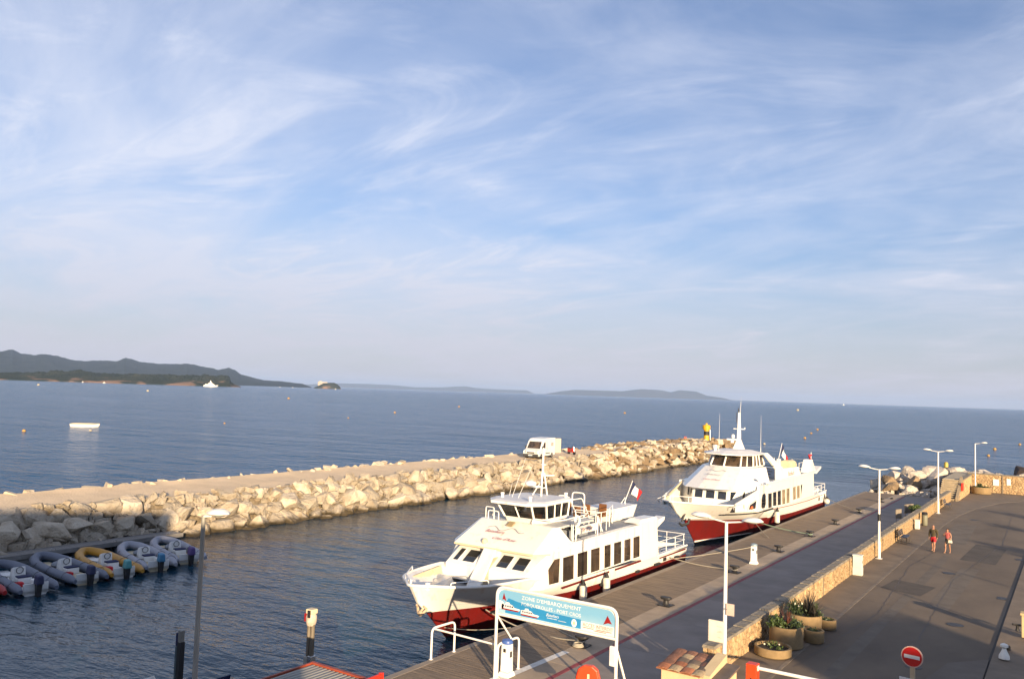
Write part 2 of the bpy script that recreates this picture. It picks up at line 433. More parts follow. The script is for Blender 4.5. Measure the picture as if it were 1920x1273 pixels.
sheet('gutter', mat('gutter grime', (0.045, 0.038, 0.032), 0.8), [(-2.96, 26), (-2.86, 26), (-2.68, 72), (-2.75, 72)], 0.004)
mb = MB(); mb.poly([(-2.84, 26), (12, 26), (12, 90), (4, 90), (-2.66, 72)], G - 0.2, G + 0.06)
mb.build('pavement', m_pave, kind='structure')
mb = MB(); mb.poly([(-4.15, 37.4), (-2.86, 39.0), (-2.86, 30), (-5.2, 30), (-4.7, 34)], G - 0.1, G + 0.055)
mb.build('pavement_ramp', mat('ramp concrete', (0.15, 0.12, 0.095), 0.9, var=0.12, scale=1), kind='structure')

def crack(pts, w, parent=road):
    b = MB(); L_, R_ = [], []
    P = []
    for (x0, y0), (x1, y1) in zip(pts[:-1], pts[1:]):
        n = max(2, int(math.hypot(x1 - x0, y1 - y0) / .5))
        for i in range(n): P.append((x0 + (x1-x0)*i/n + random.uniform(-.05, .05), y0 + (y1-y0)*i/n + random.uniform(-.05, .05)))
    for i in range(len(P) - 1):
        d = Vector((P[i+1][0] - P[i][0], P[i+1][1] - P[i][1])).normalized(); n_ = Vector((-d.y, d.x)) * w * random.uniform(.2, .65)
        L_.append((P[i][0] + n_.x, P[i][1] + n_.y, G + .006)); R_.append((P[i][0] - n_.x, P[i][1] - n_.y, G + .006))
    b.loft([L_, R_]); return b.build('tar_seam', m_tar, parent)
m_tar = mat('tar seam', (0.075, 0.060, 0.048), 0.6, var=.2, scale=5)
crack([(-8.9, 33), (-7.9, 44), (-8.6, 58), (-7.2, 74)], .035); crack([(-5.6, 40), (-5.9, 55), (-4.4, 72), (-4.8, 92)], .04); crack([(-9.0, 46.5), (-6.5, 46.0), (-3.2, 47.0)], .03); crack([(-9.1, 61.5), (-6, 62.4), (-3, 61.3)], .03); crack([(-9, 78), (-5.5, 79.2), (-2.6, 78.2)], .03); crack([(-3.9, 34), (-6.2, 37), (-8.8, 37.6)], .03)
m_cover = mat('iron cover', (0.055, 0.05, 0.046), 0.5, 0.4, var=.3, scale=9, bump=.4, bscale=30)
for x, y, r_ in ((-6.3, 57.4, .36), (-4.6, 44.2, .36), (-7.4, 86.0, .36), (-5.2, 36.1, .3)):
    MB().lathe([(r_, 0), (r_, .012)], n=24).build('manhole_cover', m_cover, road, loc=(x, y, G + .003))
for x, y in ((-3.2, 52), (-3.05, 66)): MB().box(-.2, .2, -.35, .35, 0, .012).build('drain_grate', m_cover, road, loc=(x, y, G + .003))

# ------------------------------------------------------------------ rocks
def rock_mesh(seed, sub=3):
    """fractured block: hull of random points with worn edges"""
    r = random.Random(seed); bm = bmesh.new(); n = 15 if sub == 3 else 11
    ax = Vector((r.uniform(.8, 1.15), r.uniform(.75, 1.1), r.uniform(.75, 1.05)))
    for _ in range(n):
        v = Vector((r.uniform(-1, 1), r.uniform(-1, 1), r.uniform(-1, 1))); m = max(abs(c) for c in v)
        v = v.normalized() * .62 + (v / m) * .40
        bm.verts.new((v.x*ax.x, v.y*ax.y, v.z*ax.z))
    h = bmesh.ops.convex_hull(bm, input=bm.verts[:])
    bmesh.ops.delete(bm, geom=[g for g in h['geom_interior'] + h['geom_unused'] if isinstance(g, bmesh.types.BMVert)], context='VERTS')
    bmesh.ops.dissolve_limit(bm, angle_limit=radians(14), verts=bm.verts[:], edges=bm.edges[:])
    if sub == 3:
        bmesh.ops.bevel(bm, geom=bm.edges[:], offset=.15, segments=2, profile=.6, affect='EDGES', clamp_overlap=True)
        bmesh.ops.triangulate(bm, faces=[f for f in bm.faces if len(f.verts) > 4])
        bmesh.ops.subdivide_edges(bm, edges=[e for e in bm.edges if e.calc_length() > .45], cuts=1, use_grid_fill=True)
        for v in bm.verts: v.co += v.co.normalized() * (.055 * mnoise.noise(v.co * 2.4 + Vector((seed*3.1, 0, 0))))
    for f in bm.faces: f.smooth = True
    me = bpy.data.meshes.new('boulder'); bm.to_mesh(me); bm.free()
    try: me.set_sharp_from_angle(angle=radians(30))
    except Exception: pass
    return me
def rockmat(name, c, c2, rnd=0.16):
    m = mat(name, c, 0.92, scale=1.3, bump=0.8, bscale=4, rnd=rnd, col2=c2, lo=0.42, hi=0.75)
    N, L = m.node_tree.nodes, m.node_tree.links; b = N['Principled BSDF']; src = b.inputs['Base Color'].links[0].from_socket
    g = N.new('ShaderNodeNewGeometry'); s = N.new('ShaderNodeSeparateXYZ'); L.new(g.outputs['Position'], s.inputs[0])
    n = N.new('ShaderNodeTexNoise'); n.inputs['Scale'].default_value = 1.1; L.new(g.outputs['Position'], n.inputs[0])
    a = N.new('ShaderNodeMath'); a.operation = 'MULTIPLY_ADD'; L.new(n.outputs[0], a.inputs[0]); a.inputs[1].default_value = -.6; L.new(s.outputs[2], a.inputs[2])
    r = N.new('ShaderNodeMapRange'); r.inputs[1].default_value = -.12; r.inputs[2].default_value = .22; L.new(a.outputs[0], r.inputs[0])
    x = N.new('ShaderNodeMix'); x.data_type = 'RGBA'; x.inputs[6].default_value = (.055, .040, .020, 1); L.new(src, x.inputs[7]); L.new(r.outputs[0], x.inputs[0]); L.new(x.outputs[2], b.inputs['Base Color'])
    return m      # wet weed stains the stone at the waterline
m_lime = rockmat('pale limestone', (0.43, 0.375, 0.295), (0.29, 0.225, 0.155), 0.30)
m_brock = rockmat('weathered brown rock', (0.27, 0.19, 0.11), (0.15, 0.105, 0.06), 0.25)
m_grock = rockmat('grey white rock', (0.52, 0.46, 0.39), (0.33, 0.28, 0.235), 0.2)
def rockset(m, seeds):
    out = []
    for s in seeds:
        me = rock_mesh(s); me.materials.append(m); out.append(me)
    return out
R_lime = rockset(m_lime, range(1, 11)); R_brown = rockset(m_brock, range(21, 29)); R_grey = rockset(m_grock, range(41, 51))
def put_rock(meshes, parent, loc, size, rnd=random, flat=0.75):
    o = bpy.data.objects.new('boulder', rnd.choice(meshes)); COL.objects.link(o); o.parent = parent; o.location = loc
    o.rotation_euler = (rnd.uniform(-.5, .5), rnd.uniform(-.5, .5), rnd.uniform(0, 6.28))
    o.scale = (size * rnd.uniform(.85, 1.25), size * rnd.uniform(.8, 1.15), size * rnd.uniform(flat - .12, flat + .15))
    return o
def joined_rocks(name, parent, meshes, items, rnd=random):
    """many rocks, too small to pick apart one by one, as one mesh"""
    V = []; F = []
    for loc, s in items:
        me = rnd.choice(meshes); o = len(V)
        R = Matrix.Rotation(rnd.uniform(0, 6.28), 3, 'Z') @ Matrix.Rotation(rnd.uniform(-.5, .5), 3, 'X') @ Matrix.Diagonal((s*rnd.uniform(.85, 1.25), s*rnd.uniform(.8, 1.15), s*rnd.uniform(.6, .9)))
        V += [tuple(R @ v.co + Vector(loc)) for v in me.vertices]
        F += [tuple(i + o for i in p.vertices) for p in me.polygons]
    me = bpy.data.meshes.new(name); me.from_pydata(V, [], F); me.materials.append(meshes[0].materials[0])
    me.polygons.foreach_set('use_smooth', [True]*len(F)); 
    try: me.set_sharp_from_angle(angle=radians(32))
    except Exception: pass
    ob = bpy.data.objects.new(name, me); COL.objects.link(ob); ob.parent = parent; ob['kind'] = 'stuff'; return ob
def low_set(m, seeds):
    out = []
    for s in seeds:
        me = rock_mesh(s, 2); me.materials.append(m); out.append(me)
    return out
L_lime = low_set(m_lime, range(61, 67)); L_brown = low_set(m_brock, range(71, 77)); L_grey = low_set(m_grock, range(81, 87))

# ------------------------------------------------------------------ breakwater
m_path = mat('pale crushed stone', (0.68, 0.53, 0.36), 0.95, var=0.09, scale=0.5, bump=0.5, bscale=6, detail=8)
ME = 170.0
def mole_z(y): return interp(y, [-30, 110, 125, 150, 170], [2.45, 2.5, 2.75, 2.9, 2.3])
rows = []
ys = [-30 + i*1.2 for i in range(int((ME + 30)/1.2) + 1)]
xs = [(-69.0, -1.5), (-64.0, 1.0), (-62.4, 0), (-61.5, 0), (-60.5, 0), (-59.5, 0), (-58.4, 0), (-57.3, 0), (-56.5, 0), (-55.6, 0.9), (-54.2, -1.0), (-52.5, -2.5)]
for y in ys:
    zt = mole_z(y); r = []
    taper = interp(y, [140, ME], [1.0, 0.35])
    for i, (x, z) in enumerate(xs):
        xx = -60 + (x + 60) * taper
        if 2 <= i <= 8: zz = zt + (-56.5 - x) * 0.075 * interp(y, [105, 125], [1, .3]) + 0.09 * mnoise.noise(Vector((x*0.5, y*0.35, 0))) + (0.10 if i in (2, 8) else 0)
        else: zz = z
        r.append((xx + 0.3 * mnoise.noise(Vector((x, y*0.5, 3))), y, zz))
    rows.append(r)
mb = MB(); mb.loft(rows)
mb.f.append(tuple(range(len(mb.v) - len(xs), len(mb.v))))
mole = mb.build('breakwater', m_path, smooth=True, kind='structure')
mole.data.materials.append(mat('gap-dark rubble', (0.29, 0.23, 0.155), 0.95, var=.3, scale=3, bump=.6, bscale=8))  # rubble slopes darkened, so gap shade between blocks is in the colour
for p in mole.data.polygons:
    if p.normal.z < 0.8: p.material_index = 1
rr = random.Random(11)
n_b = 0
cand = []
y = 8.0
while y < 118:
    far = y > 70
    step = 1.65 if not far else 1.8
    for k, (x, z, s) in enumerate(((-54.35, 0.15, 0.98), (-55.25, 1.15, 0.98), (-56.25, 2.05, 0.86))):
        cand.append((x + rr.uniform(-.22, .22), y + (0.5*step if k % 2 else 0) + rr.uniform(-.35, .35), z + rr.uniform(-.2, .2), s * rr.uniform(.72, 1.32)))
    if rr.random() < 0.45: cand.append((-53.6 + rr.uniform(-.2, .3), y + rr.uniform(0, 1), -0.15, rr.uniform(.5, .8)))
    y += step
cand.sort(key=lambda c: c[1])
rest = []
for x, y, z, s in cand:
    ok = y > 16 and n_b < 236
    if 12 < y < 37.5 and z < 0.6: x -= 0.75; z = max(z, 0.2)        # behind the dinghy pontoon
    if ok: put_rock(R_lime if y < 92 or rr.random() < .6 else R_brown, mole, (x, y, z), s, rr); n_b += 1
    else: rest.append(((x, y, z), s))
joined_rocks('rubble_stones', mole, L_lime, [c for c in rest], rr)
# small fill stones between the blocks, and the ragged far edge of the path
items = []
y = 10.0
while y < 118:
    for _ in range(8):
        x = rr.uniform(-56.7, -54.0); z = (-54.0 - x) * 1.05 - 0.05
        items.append(((x, y + rr.uniform(0, .9), z), rr.uniform(.3, .62)))
    if rr.random() < .9: items.append(((-56.75 + rr.uniform(-.3, .3), y, 2.45), rr.uniform(.2, .42)))
    y += 0.9
joined_rocks('fill_stones', mole, L_lime, items, rr)
items = []
y = 5.0
while y < 112:
    items.append(((-62.4 + rr.uniform(-.5, .2), y, 2.75 + rr.uniform(-.1, .15)), rr.uniform(.35, .7)))
    items.append(((-63.4 + rr.uniform(-.5, .5), y, 1.6), rr.uniform(.7, 1.2))); y += rr.uniform(.8, 1.5)
joined_rocks('far_edge_stones', mole, L_lime, items, rr)
# outer end: older brown rubble over the whole crest
itb, itl = [], []
y = 103.0
while y < ME + 1:
    taper = interp(y, [140, ME], [1.0, 0.4])
    for _ in range(13):
        t = rr.random()
        x = -66.5 + 13.0 * t; zt = mole_z(y)
        z = min(zt + 0.15, (x + 67.2) * 1.1, (-53.6 - x) * 1.1) if True else 0
        inner = x > -58.5
        if y < 114 and not (x < -63.8 or x > -57): continue
        if y < 123 and -63.8 < x < -57 and rr.random() < 0.8: continue
        xx = -60 + (x + 60) * taper
        s = rr.uniform(.3, .85)
        (itl if (inner or rr.random() < .35) and y < 158 and rr.random() < interp(y, [103, 158], [.9, .3]) else itb).append(((xx, y + rr.uniform(0, .9), z), s))
    y += 0.8
joined_rocks('brown_rubble', mole, L_brown, itb, rr); joined_rocks('pale_rubble', mole, L_lime, itl, rr)

# rock armour beyond the end of the quay
mb = MB(); mb.loft([[(-24, 103.4, -2), (-22.5, 108, -2), (-22, 122, -2), (-19, 150, -2), (-4, 158, -2), (40, 158, -2)],
                    [(-20.5, 103.4, .6), (-19.5, 109, 1.0), (-18.5, 122, 1.2), (-16.5, 140, 1.2), (-6, 146, 1.2), (40, 146, 1.2)],
                    [(-12.2, 103.4, 1.1), (-12.2, 110, 1.4), (-12.2, 118, 2.0), (-10, 122, 2.2), (-2, 124, 2.0), (40, 124, 2.0)],
                    [(-12.0, 103.4, -1), (-12.0, 110, -1), (-12.0, 117, -1), (-9, 117, -1), (-2, 118, -1), (40, 118, -1)]])
arm = mb.build('rock_shore', m_brock, kind='structure')
for (x, y, z, s, w) in [(-19.6, 104.6, 1.3, .9, 0), (-20.5, 101.6, .9, .8, 0), (-17.6, 105.4, 1.9, 1.35, 1), (-15.5, 105.2, 1.75, 1.25, 0), (-13.9, 105.6, 1.6, 1.0, 1),
        (-12.75, 106.0, 2.0, 1.35, 0), (-17.9, 108.4, 2.6, 1.4, 1), (-15.6, 108.6, 2.6, 1.45, 1), (-13.4, 109.2, 2.9, 1.5, 0), (-19.9, 109.5, 1.9, 1.3, 0), (-18.2, 112.5, 2.9, 1.4, 0),
        (-15.9, 112.6, 3.2, 1.4, 0), (-13.6, 113.2, 3.4, 1.5, 0), (-20.2, 116, 1.9, 1.4, 0), (-17.6, 117.5, 3.0, 1.5, 0), (-15, 118, 3.3, 1.5, 0), (-12.6, 118.5, 3.3, 1.3, 0),
        (-20.6, 123, 1.6, 1.3, 0), (-18.0, 123.5, 2.5, 1.6, 0), (-16.4, 124, 2.3, 1.5, 0), (-13.9, 124.5, 2.6, 1.5, 0), (-12.3, 122.5, 2.9, 1.3, 0), (-10.2, 121.5, 2.7, 1.3, 0), (-19.2, 131, 1.5, 1.5, 0), (-16.3, 131.5, 2.5, 1.5, 0),
        (-13.4, 131, 2.6, 1.5, 0), (-10.6, 128, 2.4, 1.4, 0), (-17.2, 139, 1.4, 1.5, 0), (-14, 140, 1.8, 1.6, 0), (-10.8, 138, 2.0, 1.6, 0)]:
    put_rock(R_grey if not w else R_brown, arm, (x, y, z - .42), s * .76, rr)
items = [((rr.uniform(-19.5, -11), rr.uniform(104, 142), 0), rr.uniform(.35, .9)) for _ in range(520)]
items = [((x, y, interp(y, [103, 109, 116, 124, 142], [1.0, 1.8, 2.35, 2.2, 1.3]) * interp(x, [-20, -18, -11], [.5, .9, 1.0])), s) for (x, y, _), s in items]
joined_rocks('shore_stones', arm, L_grey, items, rr)
items = [((rr.uniform(-9.5, 12), rr.uniform(118.5, 121), rr.uniform(2.6, 3.25)), rr.uniform(.4, .8)) for _ in range(60)]
joined_rocks('shore_stones', arm, L_grey, items, rr)

# ------------------------------------------------------------------ islands and hills on the horizon
def ridge(name, az_h, D, front, back, m, rough=0.10, nseg=220, rows_n=14, seed=0.0, nscale=1.0, wig=0.0):
    az = [a for a, _ in az_h]; hs = [h for _, h in az_h]; R = []
    for j in range(rows_n + 1):
        t = j / rows_n; row = []
        for i in range(nseg + 1):
            a = az[0] + (az[-1] - az[0]) * i / nseg; h = interp(a, az, hs)
            if t <= .6: q = t / .6; d = D - front * (1 - q); k = (sin(q * pi/2)) ** 0.9
            else: q = (t - .6) / .4; d = D + back * q; k = cos(q * pi/2)
            P = Vector((sin(radians(a)) * d, cos(radians(a)) * d, 0))
            nn = mnoise.fractal(P * (nscale * 9.0 / D) + Vector((seed, seed, 0)), 0.9, 2.2, 5)
            z = h * k * (1 + (rough * 1.5 * nn if 0 < j else 0)) + rough * h * nn * 0.8 * k
            if j in (0, rows_n): z = -6
            row.append((P.x, P.y, z))
        R.append(row)
    mb = MB(); mb.loft(R); return mb.build(name, m, smooth=False, kind='structure')
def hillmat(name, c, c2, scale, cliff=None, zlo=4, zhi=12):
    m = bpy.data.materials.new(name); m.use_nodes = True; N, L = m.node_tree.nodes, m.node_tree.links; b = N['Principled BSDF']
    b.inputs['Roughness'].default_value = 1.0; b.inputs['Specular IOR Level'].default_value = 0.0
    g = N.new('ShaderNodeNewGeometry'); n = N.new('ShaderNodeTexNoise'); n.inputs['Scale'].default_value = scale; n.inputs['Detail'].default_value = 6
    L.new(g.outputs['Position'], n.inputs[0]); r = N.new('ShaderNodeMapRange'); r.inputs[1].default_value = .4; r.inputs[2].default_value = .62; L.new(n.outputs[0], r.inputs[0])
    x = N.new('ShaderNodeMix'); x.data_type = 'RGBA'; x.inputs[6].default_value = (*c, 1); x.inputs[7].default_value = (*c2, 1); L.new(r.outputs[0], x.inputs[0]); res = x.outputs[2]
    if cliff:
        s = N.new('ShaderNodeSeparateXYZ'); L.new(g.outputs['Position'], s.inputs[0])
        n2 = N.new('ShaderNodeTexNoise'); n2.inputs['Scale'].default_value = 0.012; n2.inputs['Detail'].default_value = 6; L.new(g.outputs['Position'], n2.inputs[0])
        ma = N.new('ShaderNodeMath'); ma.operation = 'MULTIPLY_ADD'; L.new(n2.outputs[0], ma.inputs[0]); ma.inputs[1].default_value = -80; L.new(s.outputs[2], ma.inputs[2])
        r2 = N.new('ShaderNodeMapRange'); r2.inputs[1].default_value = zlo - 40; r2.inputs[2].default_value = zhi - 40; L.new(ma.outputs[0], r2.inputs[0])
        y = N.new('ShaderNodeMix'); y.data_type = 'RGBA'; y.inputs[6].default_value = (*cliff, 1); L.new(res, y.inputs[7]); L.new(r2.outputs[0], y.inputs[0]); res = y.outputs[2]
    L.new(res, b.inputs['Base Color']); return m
H1 = [(-69.94, 15.6), (-67.44, 17.3), (-65.86, 19.7), (-63.59, 25.4), (-62.64, 31.2), (-61.51, 32.4), (-60.56, 27.8), (-58.7, 28.9), (-56.77, 30.6), (-54.6, 33.2), (-53.23, 33.7), (-52.92, 28.0), (-52.84, 15.3), (-52.6, 6.7), (-52.2, 0.5)]
H2 = [(-72.32, 71.1), (-69.74, 131.4), (-67.5, 165.4), (-65.93, 180.1), (-65.25, 186.6), (-64.78, 164.5), (-64.23, 162.3), (-63.54, 176.6), (-62.93, 160.7), (-61.83, 139.6), (-60.63, 146.8), (-59.67, 145.5), (-59.17, 169.7), (-58.42, 141.7), (-56.14, 141.6), (-55.54, 153.3), (-54.79, 131.2), (-53.97, 121.6), (-53.64, 110.5), (-53.02, 130.8), (-52.58, 111.6), (-52.2, 81.4), (-50.77, 42.9), (-49.71, 39.1), (-48.29, 25.8), (-47.69, 2.2)]
H3 = [(-47.55, 0.5), (-47.41, 7.4), (-47.17, 15.7), (-46.9, 26.8), (-46.65, 27.3), (-46.16, 29.6), (-45.98, 23.3), (-45.83, 13.0), (-45.72, 1.3)]
H4 = [(-48.53, 27.0), (-45.73, 94.4), (-43.88, 99.3), (-42.36, 93.2), (-40.69, 56.9), (-38.86, 79.8), (-37.98, 106.2), (-37.25, 124.3), (-36.54, 89.4), (-34.77, 72.7), (-33.07, 74.4), (-32.48, 0.5)]
H5 = [(-31.85, 1.6), (-31.52, 18.3), (-30.6, 63.2), (-29.76, 97.2), (-28.23, 101.9), (-26.48, 103.6), (-25.18, 156.8), (-23.78, 144.9), (-23.21, 109.9), (-22.64, 152.7), (-21.51, 136.3), (-20.81, 68.0), (-19.8, 38.1), (-19.14, 0.5)]
mh_cape = hillmat('cape pines and ochre cliffs', (0.022, 0.030, 0.014), (0.042, 0.046, 0.022), 0.012, (0.22, 0.14, 0.09), 0, 5)
mh_hill = hillmat('wooded hill', (0.018, 0.026, 0.022), (0.028, 0.036, 0.030), 0.01)
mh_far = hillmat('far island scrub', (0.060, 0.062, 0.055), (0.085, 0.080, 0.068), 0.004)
ridge('cape', H1, 3000, 380, 500, mh_cape, 0.11, 420, 26, 1.3, 12.0)
ridge('hills', H2, 7000, 1900, 1500, mh_hill, 0.045, 420, 30, 4.1, 4.0)
islet = ridge('islet', H3, 4200, 80, 90, mh_cape, 0.06, 60, 10, 7.7, 6.0)
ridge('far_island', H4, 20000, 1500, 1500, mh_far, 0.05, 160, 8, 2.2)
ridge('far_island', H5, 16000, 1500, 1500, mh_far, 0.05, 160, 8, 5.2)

for i, (az, d, s_) in enumerate(((-57.2, 5900, 1.4), (-60.4, 5700, 1.0), (-54.9, 2790, .55), (-62.8, 2740, .6), (-61.9, 2745, .5))):
    t = thing('hill_house', (sin(radians(az))*d, cos(radians(az))*d, 28 if d > 4000 else 7), ['pale villa high on the wooded hill', 'second pale villa on the wooded hill', 'small pale house near the tip of the cape', 'pale house on the cape shore at left', 'smaller pale house beside the one on the cape shore'][i], 'house', rz=radians(-az) + .4)
    MB().box(-9*s_, 9*s_, -6*s_, 6*s_, -12, 8*s_).build('wall', mat('pale house render', (.5, .45, .38), .9), t)
    MB().prism([(-10*s_, -7*s_, 8*s_), (10*s_, -7*s_, 8*s_), (10*s_, 7*s_, 8*s_), (-10*s_, 7*s_, 8*s_)], [(-9*s_, 0, 11*s_), (9*s_, 0, 11*s_), (9*s_, .2, 11*s_), (-9*s_, .2, 11*s_)]).build('roof', mat('clay roof', (.3, .14, .08), .9), t)

# ------------------------------------------------------------------ haze over the sea
hb = MB(); hb.box(-25900, 25900, -2800, 25900, -8, 215)
hz = hb.build('haze', None); hz['kind'] = 'stuff'
hm = bpy.data.materials.new('sea haze'); hm.use_nodes = True; N = hm.node_tree.nodes
N.remove(N['Principled BSDF']); pv = N.new('ShaderNodeVolumePrincipled'); pv.inputs['Color'].default_value = (0.46, 0.64, 1.0, 1)
pv.inputs['Density'].default_value = 5.6e-5; pv.inputs['Anisotropy'].default_value = 0.0
hm.node_tree.links.new(pv.outputs[0], N['Material Output'].inputs['Volume']); hz.data.materials.append(hm)

# ------------------------------------------------------------------ town buildings behind the photographer (they shade the foreground)
m_stuc = mat('ochre render', (0.46, 0.33, 0.20), 0.9, var=0.08, scale=0.6)
m_tile = mat('clay roof tile', (0.36, 0.15, 0.075), 0.85, var=0.25, scale=3)
m_shut = mat('blue shutter', (0.10, 0.17, 0.24), 0.6)
DA = Vector((-sin(SUN_AZ), -cos(SUN_AZ), 0)); DC = Vector((-DA.y, DA.x, 0))
if DC.dot(Vector((0.65, 0.76, 0))) < 0: DC = -DC
def town(name, a0, a1, c0, c1, h, label):
    t = thing(name, DA * ((a0 + a1)/2) + DC * ((c0 + c1)/2), label, 'building', rz=atan2(DC.y, DC.x))
    w, d = (c1 - c0), (a1 - a0); sgn = 1
    MB().box(-w/2, w/2, -d/2, d/2, 0, h).build('wall', m_stuc, t)
    MB().box(-w/2 - .3, w/2 + .3, -d/2 - .3, d/2 + .3, h, h + .25).build('roof', m_tile, t)
    fr = MB(); pn = MB()
    for s in (-1, 1):
        for i in range(max(1, int(w / 3.5))):
            for k in range(max(1, int(h / 3))):
                x = -w/2 + 2 + i*3.5; z = 1.2 + k*3; yy = s*d/2
                b = MB(); b.box(x - .5, x + .5, yy - .05, yy + .06, z, z + 1.3); f = b.build('window', m_white2, t)
                MB().box(x - .43, x + .43, yy - .07, yy + .08, z + .07, z + 1.23).build('pane', m_glass, f)
    return t
town('apartment_building', -52, -40, 20.0, 29.4, 14.3, 'ochre apartment block behind the quay road')
town('apartment_building', -42, -30, -60, -7.6, 18.7, 'long ochre apartment block behind the dinghy basin')
town('harbour_office', -16, -3.5, -7.4, 0.9, 12.1, 'low ochre harbour office under the viewpoint')

# ------------------------------------------------------------------ quay wall
m_mort = mat('lime mortar', (0.36, 0.28, 0.18), 0.95, var=0.2, scale=3, bump=0.5, bscale=14)
m_stone = mat('golden wall stone', (0.47, 0.335, 0.185), 0.92, scale=5, bump=0.5, bscale=9, rnd=0.2, col2=(0.31, 0.20, 0.10), lo=.4, hi=.62)
m_cope = mat('grey coping', (0.27, 0.235, 0.185), 0.92, var=0.25, scale=2.5, bump=0.5, bscale=9)
WX0, WX1, WH = -11.40, -10.97, 2.22
wall = thing('stone_wall', (0, 0, 0), 'long low golden stone wall between the quay walk and the road', 'wall')
mb = MB(); mb.box(WX0, WX1, 30.0, 101.2, G - .2, WH - 0.07); mb.box(WX0 + .02, WX1 - .02, 26.6, 29.99, G - .2, G + .5)
mb.build('wall_core', m_mort, wall)
def cope_run(x0, x1, y0, y1, z, parent, step=1.1):
    me = [MB().prism([(x0, 0, z), (x1, 0, z), (x1, step - .012, z), (x0, step - .012, z)], [(x0 + .03, .03, z + .09 + random.uniform(-.012, .02)), (x1 - .03, .03, z + .09 + random.uniform(-.012, .02)), (x1 - .03, step - .04, z + .09), (x0 + .03, step - .04, z + .09)]).mesh('coping_stone', m_cope) for _ in range(3)]
    y = y0
    while y < y1 - .2:
        o = bpy.data.objects.new('coping_stone', random.choice(me)); COL.objects.link(o); o.parent = parent; o.location = (random.uniform(-.015, .015), y, random.uniform(-.01, .01)); y += step
cope_run(WX0 - .03, WX1 + .05, 30.0, 101.2, WH - 0.07, wall)
rw = random.Random(3)
def voronoi_cells(y0, y1, z0, z1, cw, ch, r):
    """irregular rubble courses: shrunken Voronoi cells over the rectangle"""
    ny, nz = max(1, round((y1 - y0) / cw)), max(1, round((z1 - z0) / ch)); dy, dz = (y1 - y0)/ny, (z1 - z0)/nz
    P = {}
    for j in range(nz):
        for i in range(-1, ny + 1):
            if r.random() < .07 and 0 < i < ny - 1: continue
            P[i, j] = (y0 + (i + .5 + (.5 if j % 2 else 0) + r.uniform(-.34, .34))*dy, z0 + (j + .5 + r.uniform(-.3, .3))*dz)
    out = []
    for (i, j), (cy, cz) in P.items():
        poly = [(max(y0, cy - 2*dy), z0), (min(y1, cy + 2*dy), z0), (min(y1, cy + 2*dy), z1), (max(y0, cy - 2*dy), z1)]
        if not (y0 < cy < y1): continue
        for di in (-2, -1, 0, 1, 2):
            for dj in (-2, -1, 0, 1, 2):
                q = P.get((i + di, j + dj))
                if not q or q == (cy, cz) or not poly: continue
                nx_, nz_ = q[0] - cy, q[1] - cz; L_ = math.hypot(nx_, nz_); nx_ /= L_; nz_ /= L_; d = L_/2 - .011
                o = []
                for k in range(len(poly)):
                    A_, B_ = poly[k], poly[(k + 1) % len(poly)]
                    da = (A_[0] - cy)*nx_ + (A_[1] - cz)*nz_ - d; db = (B_[0] - cy)*nx_ + (B_[1] - cz)*nz_ - d
                    if da <= 0: o.append(A_)
                    if da * db < 0: t_ = da/(da - db); o.append((A_[0] + (B_[0] - A_[0])*t_, A_[1] + (B_[1] - A_[1])*t_))
                poly = o
        if len(poly) >= 3:
            my_ = sum(p[0] for p in poly)/len(poly); mz_ = sum(p[1] for p in poly)/len(poly)
            if max(abs(p[0] - my_) for p in poly) > .04: out.append((my_, mz_, [(p[0] - my_, p[1] - mz_) for p in poly]))
    out.sort(); return out
def stone_geo(b, x, y, z, q, d, r, axis='x'):
    n = len(q); tx, ty = r.uniform(-.05, .05), r.uniform(-.08, .08)
    def tr(p): return (x + p[0], y + p[1], z + p[2]) if axis == 'x' else (x + p[1], y - p[0], z + p[2])
    o = len(b.v)
    b.loft([[tr((-.02, p, s)) for p, s in q], [tr((d*.6 + p*tx, p*.97, s*.97)) for p, s in q], [tr((d + p*tx + s*ty, p*.74, s*.74)) for p, s in q]], True)
    b.f.append(tuple(range(o + 2*n, o + 3*n)))
def stone_face(parent, x, y0, y1, z0, z1, rowh, wmean, budget, axis='x', start=0):
    b = MB(); n = start
    for (cy, cz, q) in voronoi_cells(y0, y1, z0, z1, wmean, rowh, rw):
        d = rw.uniform(.03, .07); X, Y = (x, cy) if axis == 'x' else (cy, x)
        if n < budget:
            s_ = MB(); stone_geo(s_, 0, 0, 0, q, d, rw, axis); s_.build('stone', m_stone, parent, loc=(X, Y, cz)); n += 1
        else: stone_geo(b, X, Y, cz, q, d, rw, axis)
    if b.v: b.build('stonework', m_stone, parent, kind='stuff')
    return n
stone_face(wall, WX1 - .005, 30.0, 101.2, G - .03, WH - .08, .205, .30, 285)
stone_face(wall, 30.003, WX0 + .02, WX1, G + .05, WH - .08, .205, .24, 20, 'y')
stone_face(wall, WX1 - .025, 26.6, 29.98, G - .03, G + .5, .18, .27, 300)
# rough stones lying along the low end of the wall
for (y, s) in ((26.9, .19), (27.5, .24), (28.1, .2), (28.7, .26), (29.3, .22)):
    put_rock(R_lime, wall, (-11.18 + rr.uniform(-.08, .08), y, G + .55), s, rr)
m_pier = mat('joint mortar', (0.25, 0.2, 0.14), 0.95)
for y in (45.9, 60.6, 75.2, 89.9):
    MB().box(WX1 - .01, WX1 + .075, y, y + .07, G, WH - .07).build('expansion_joint', m_pier, wall)

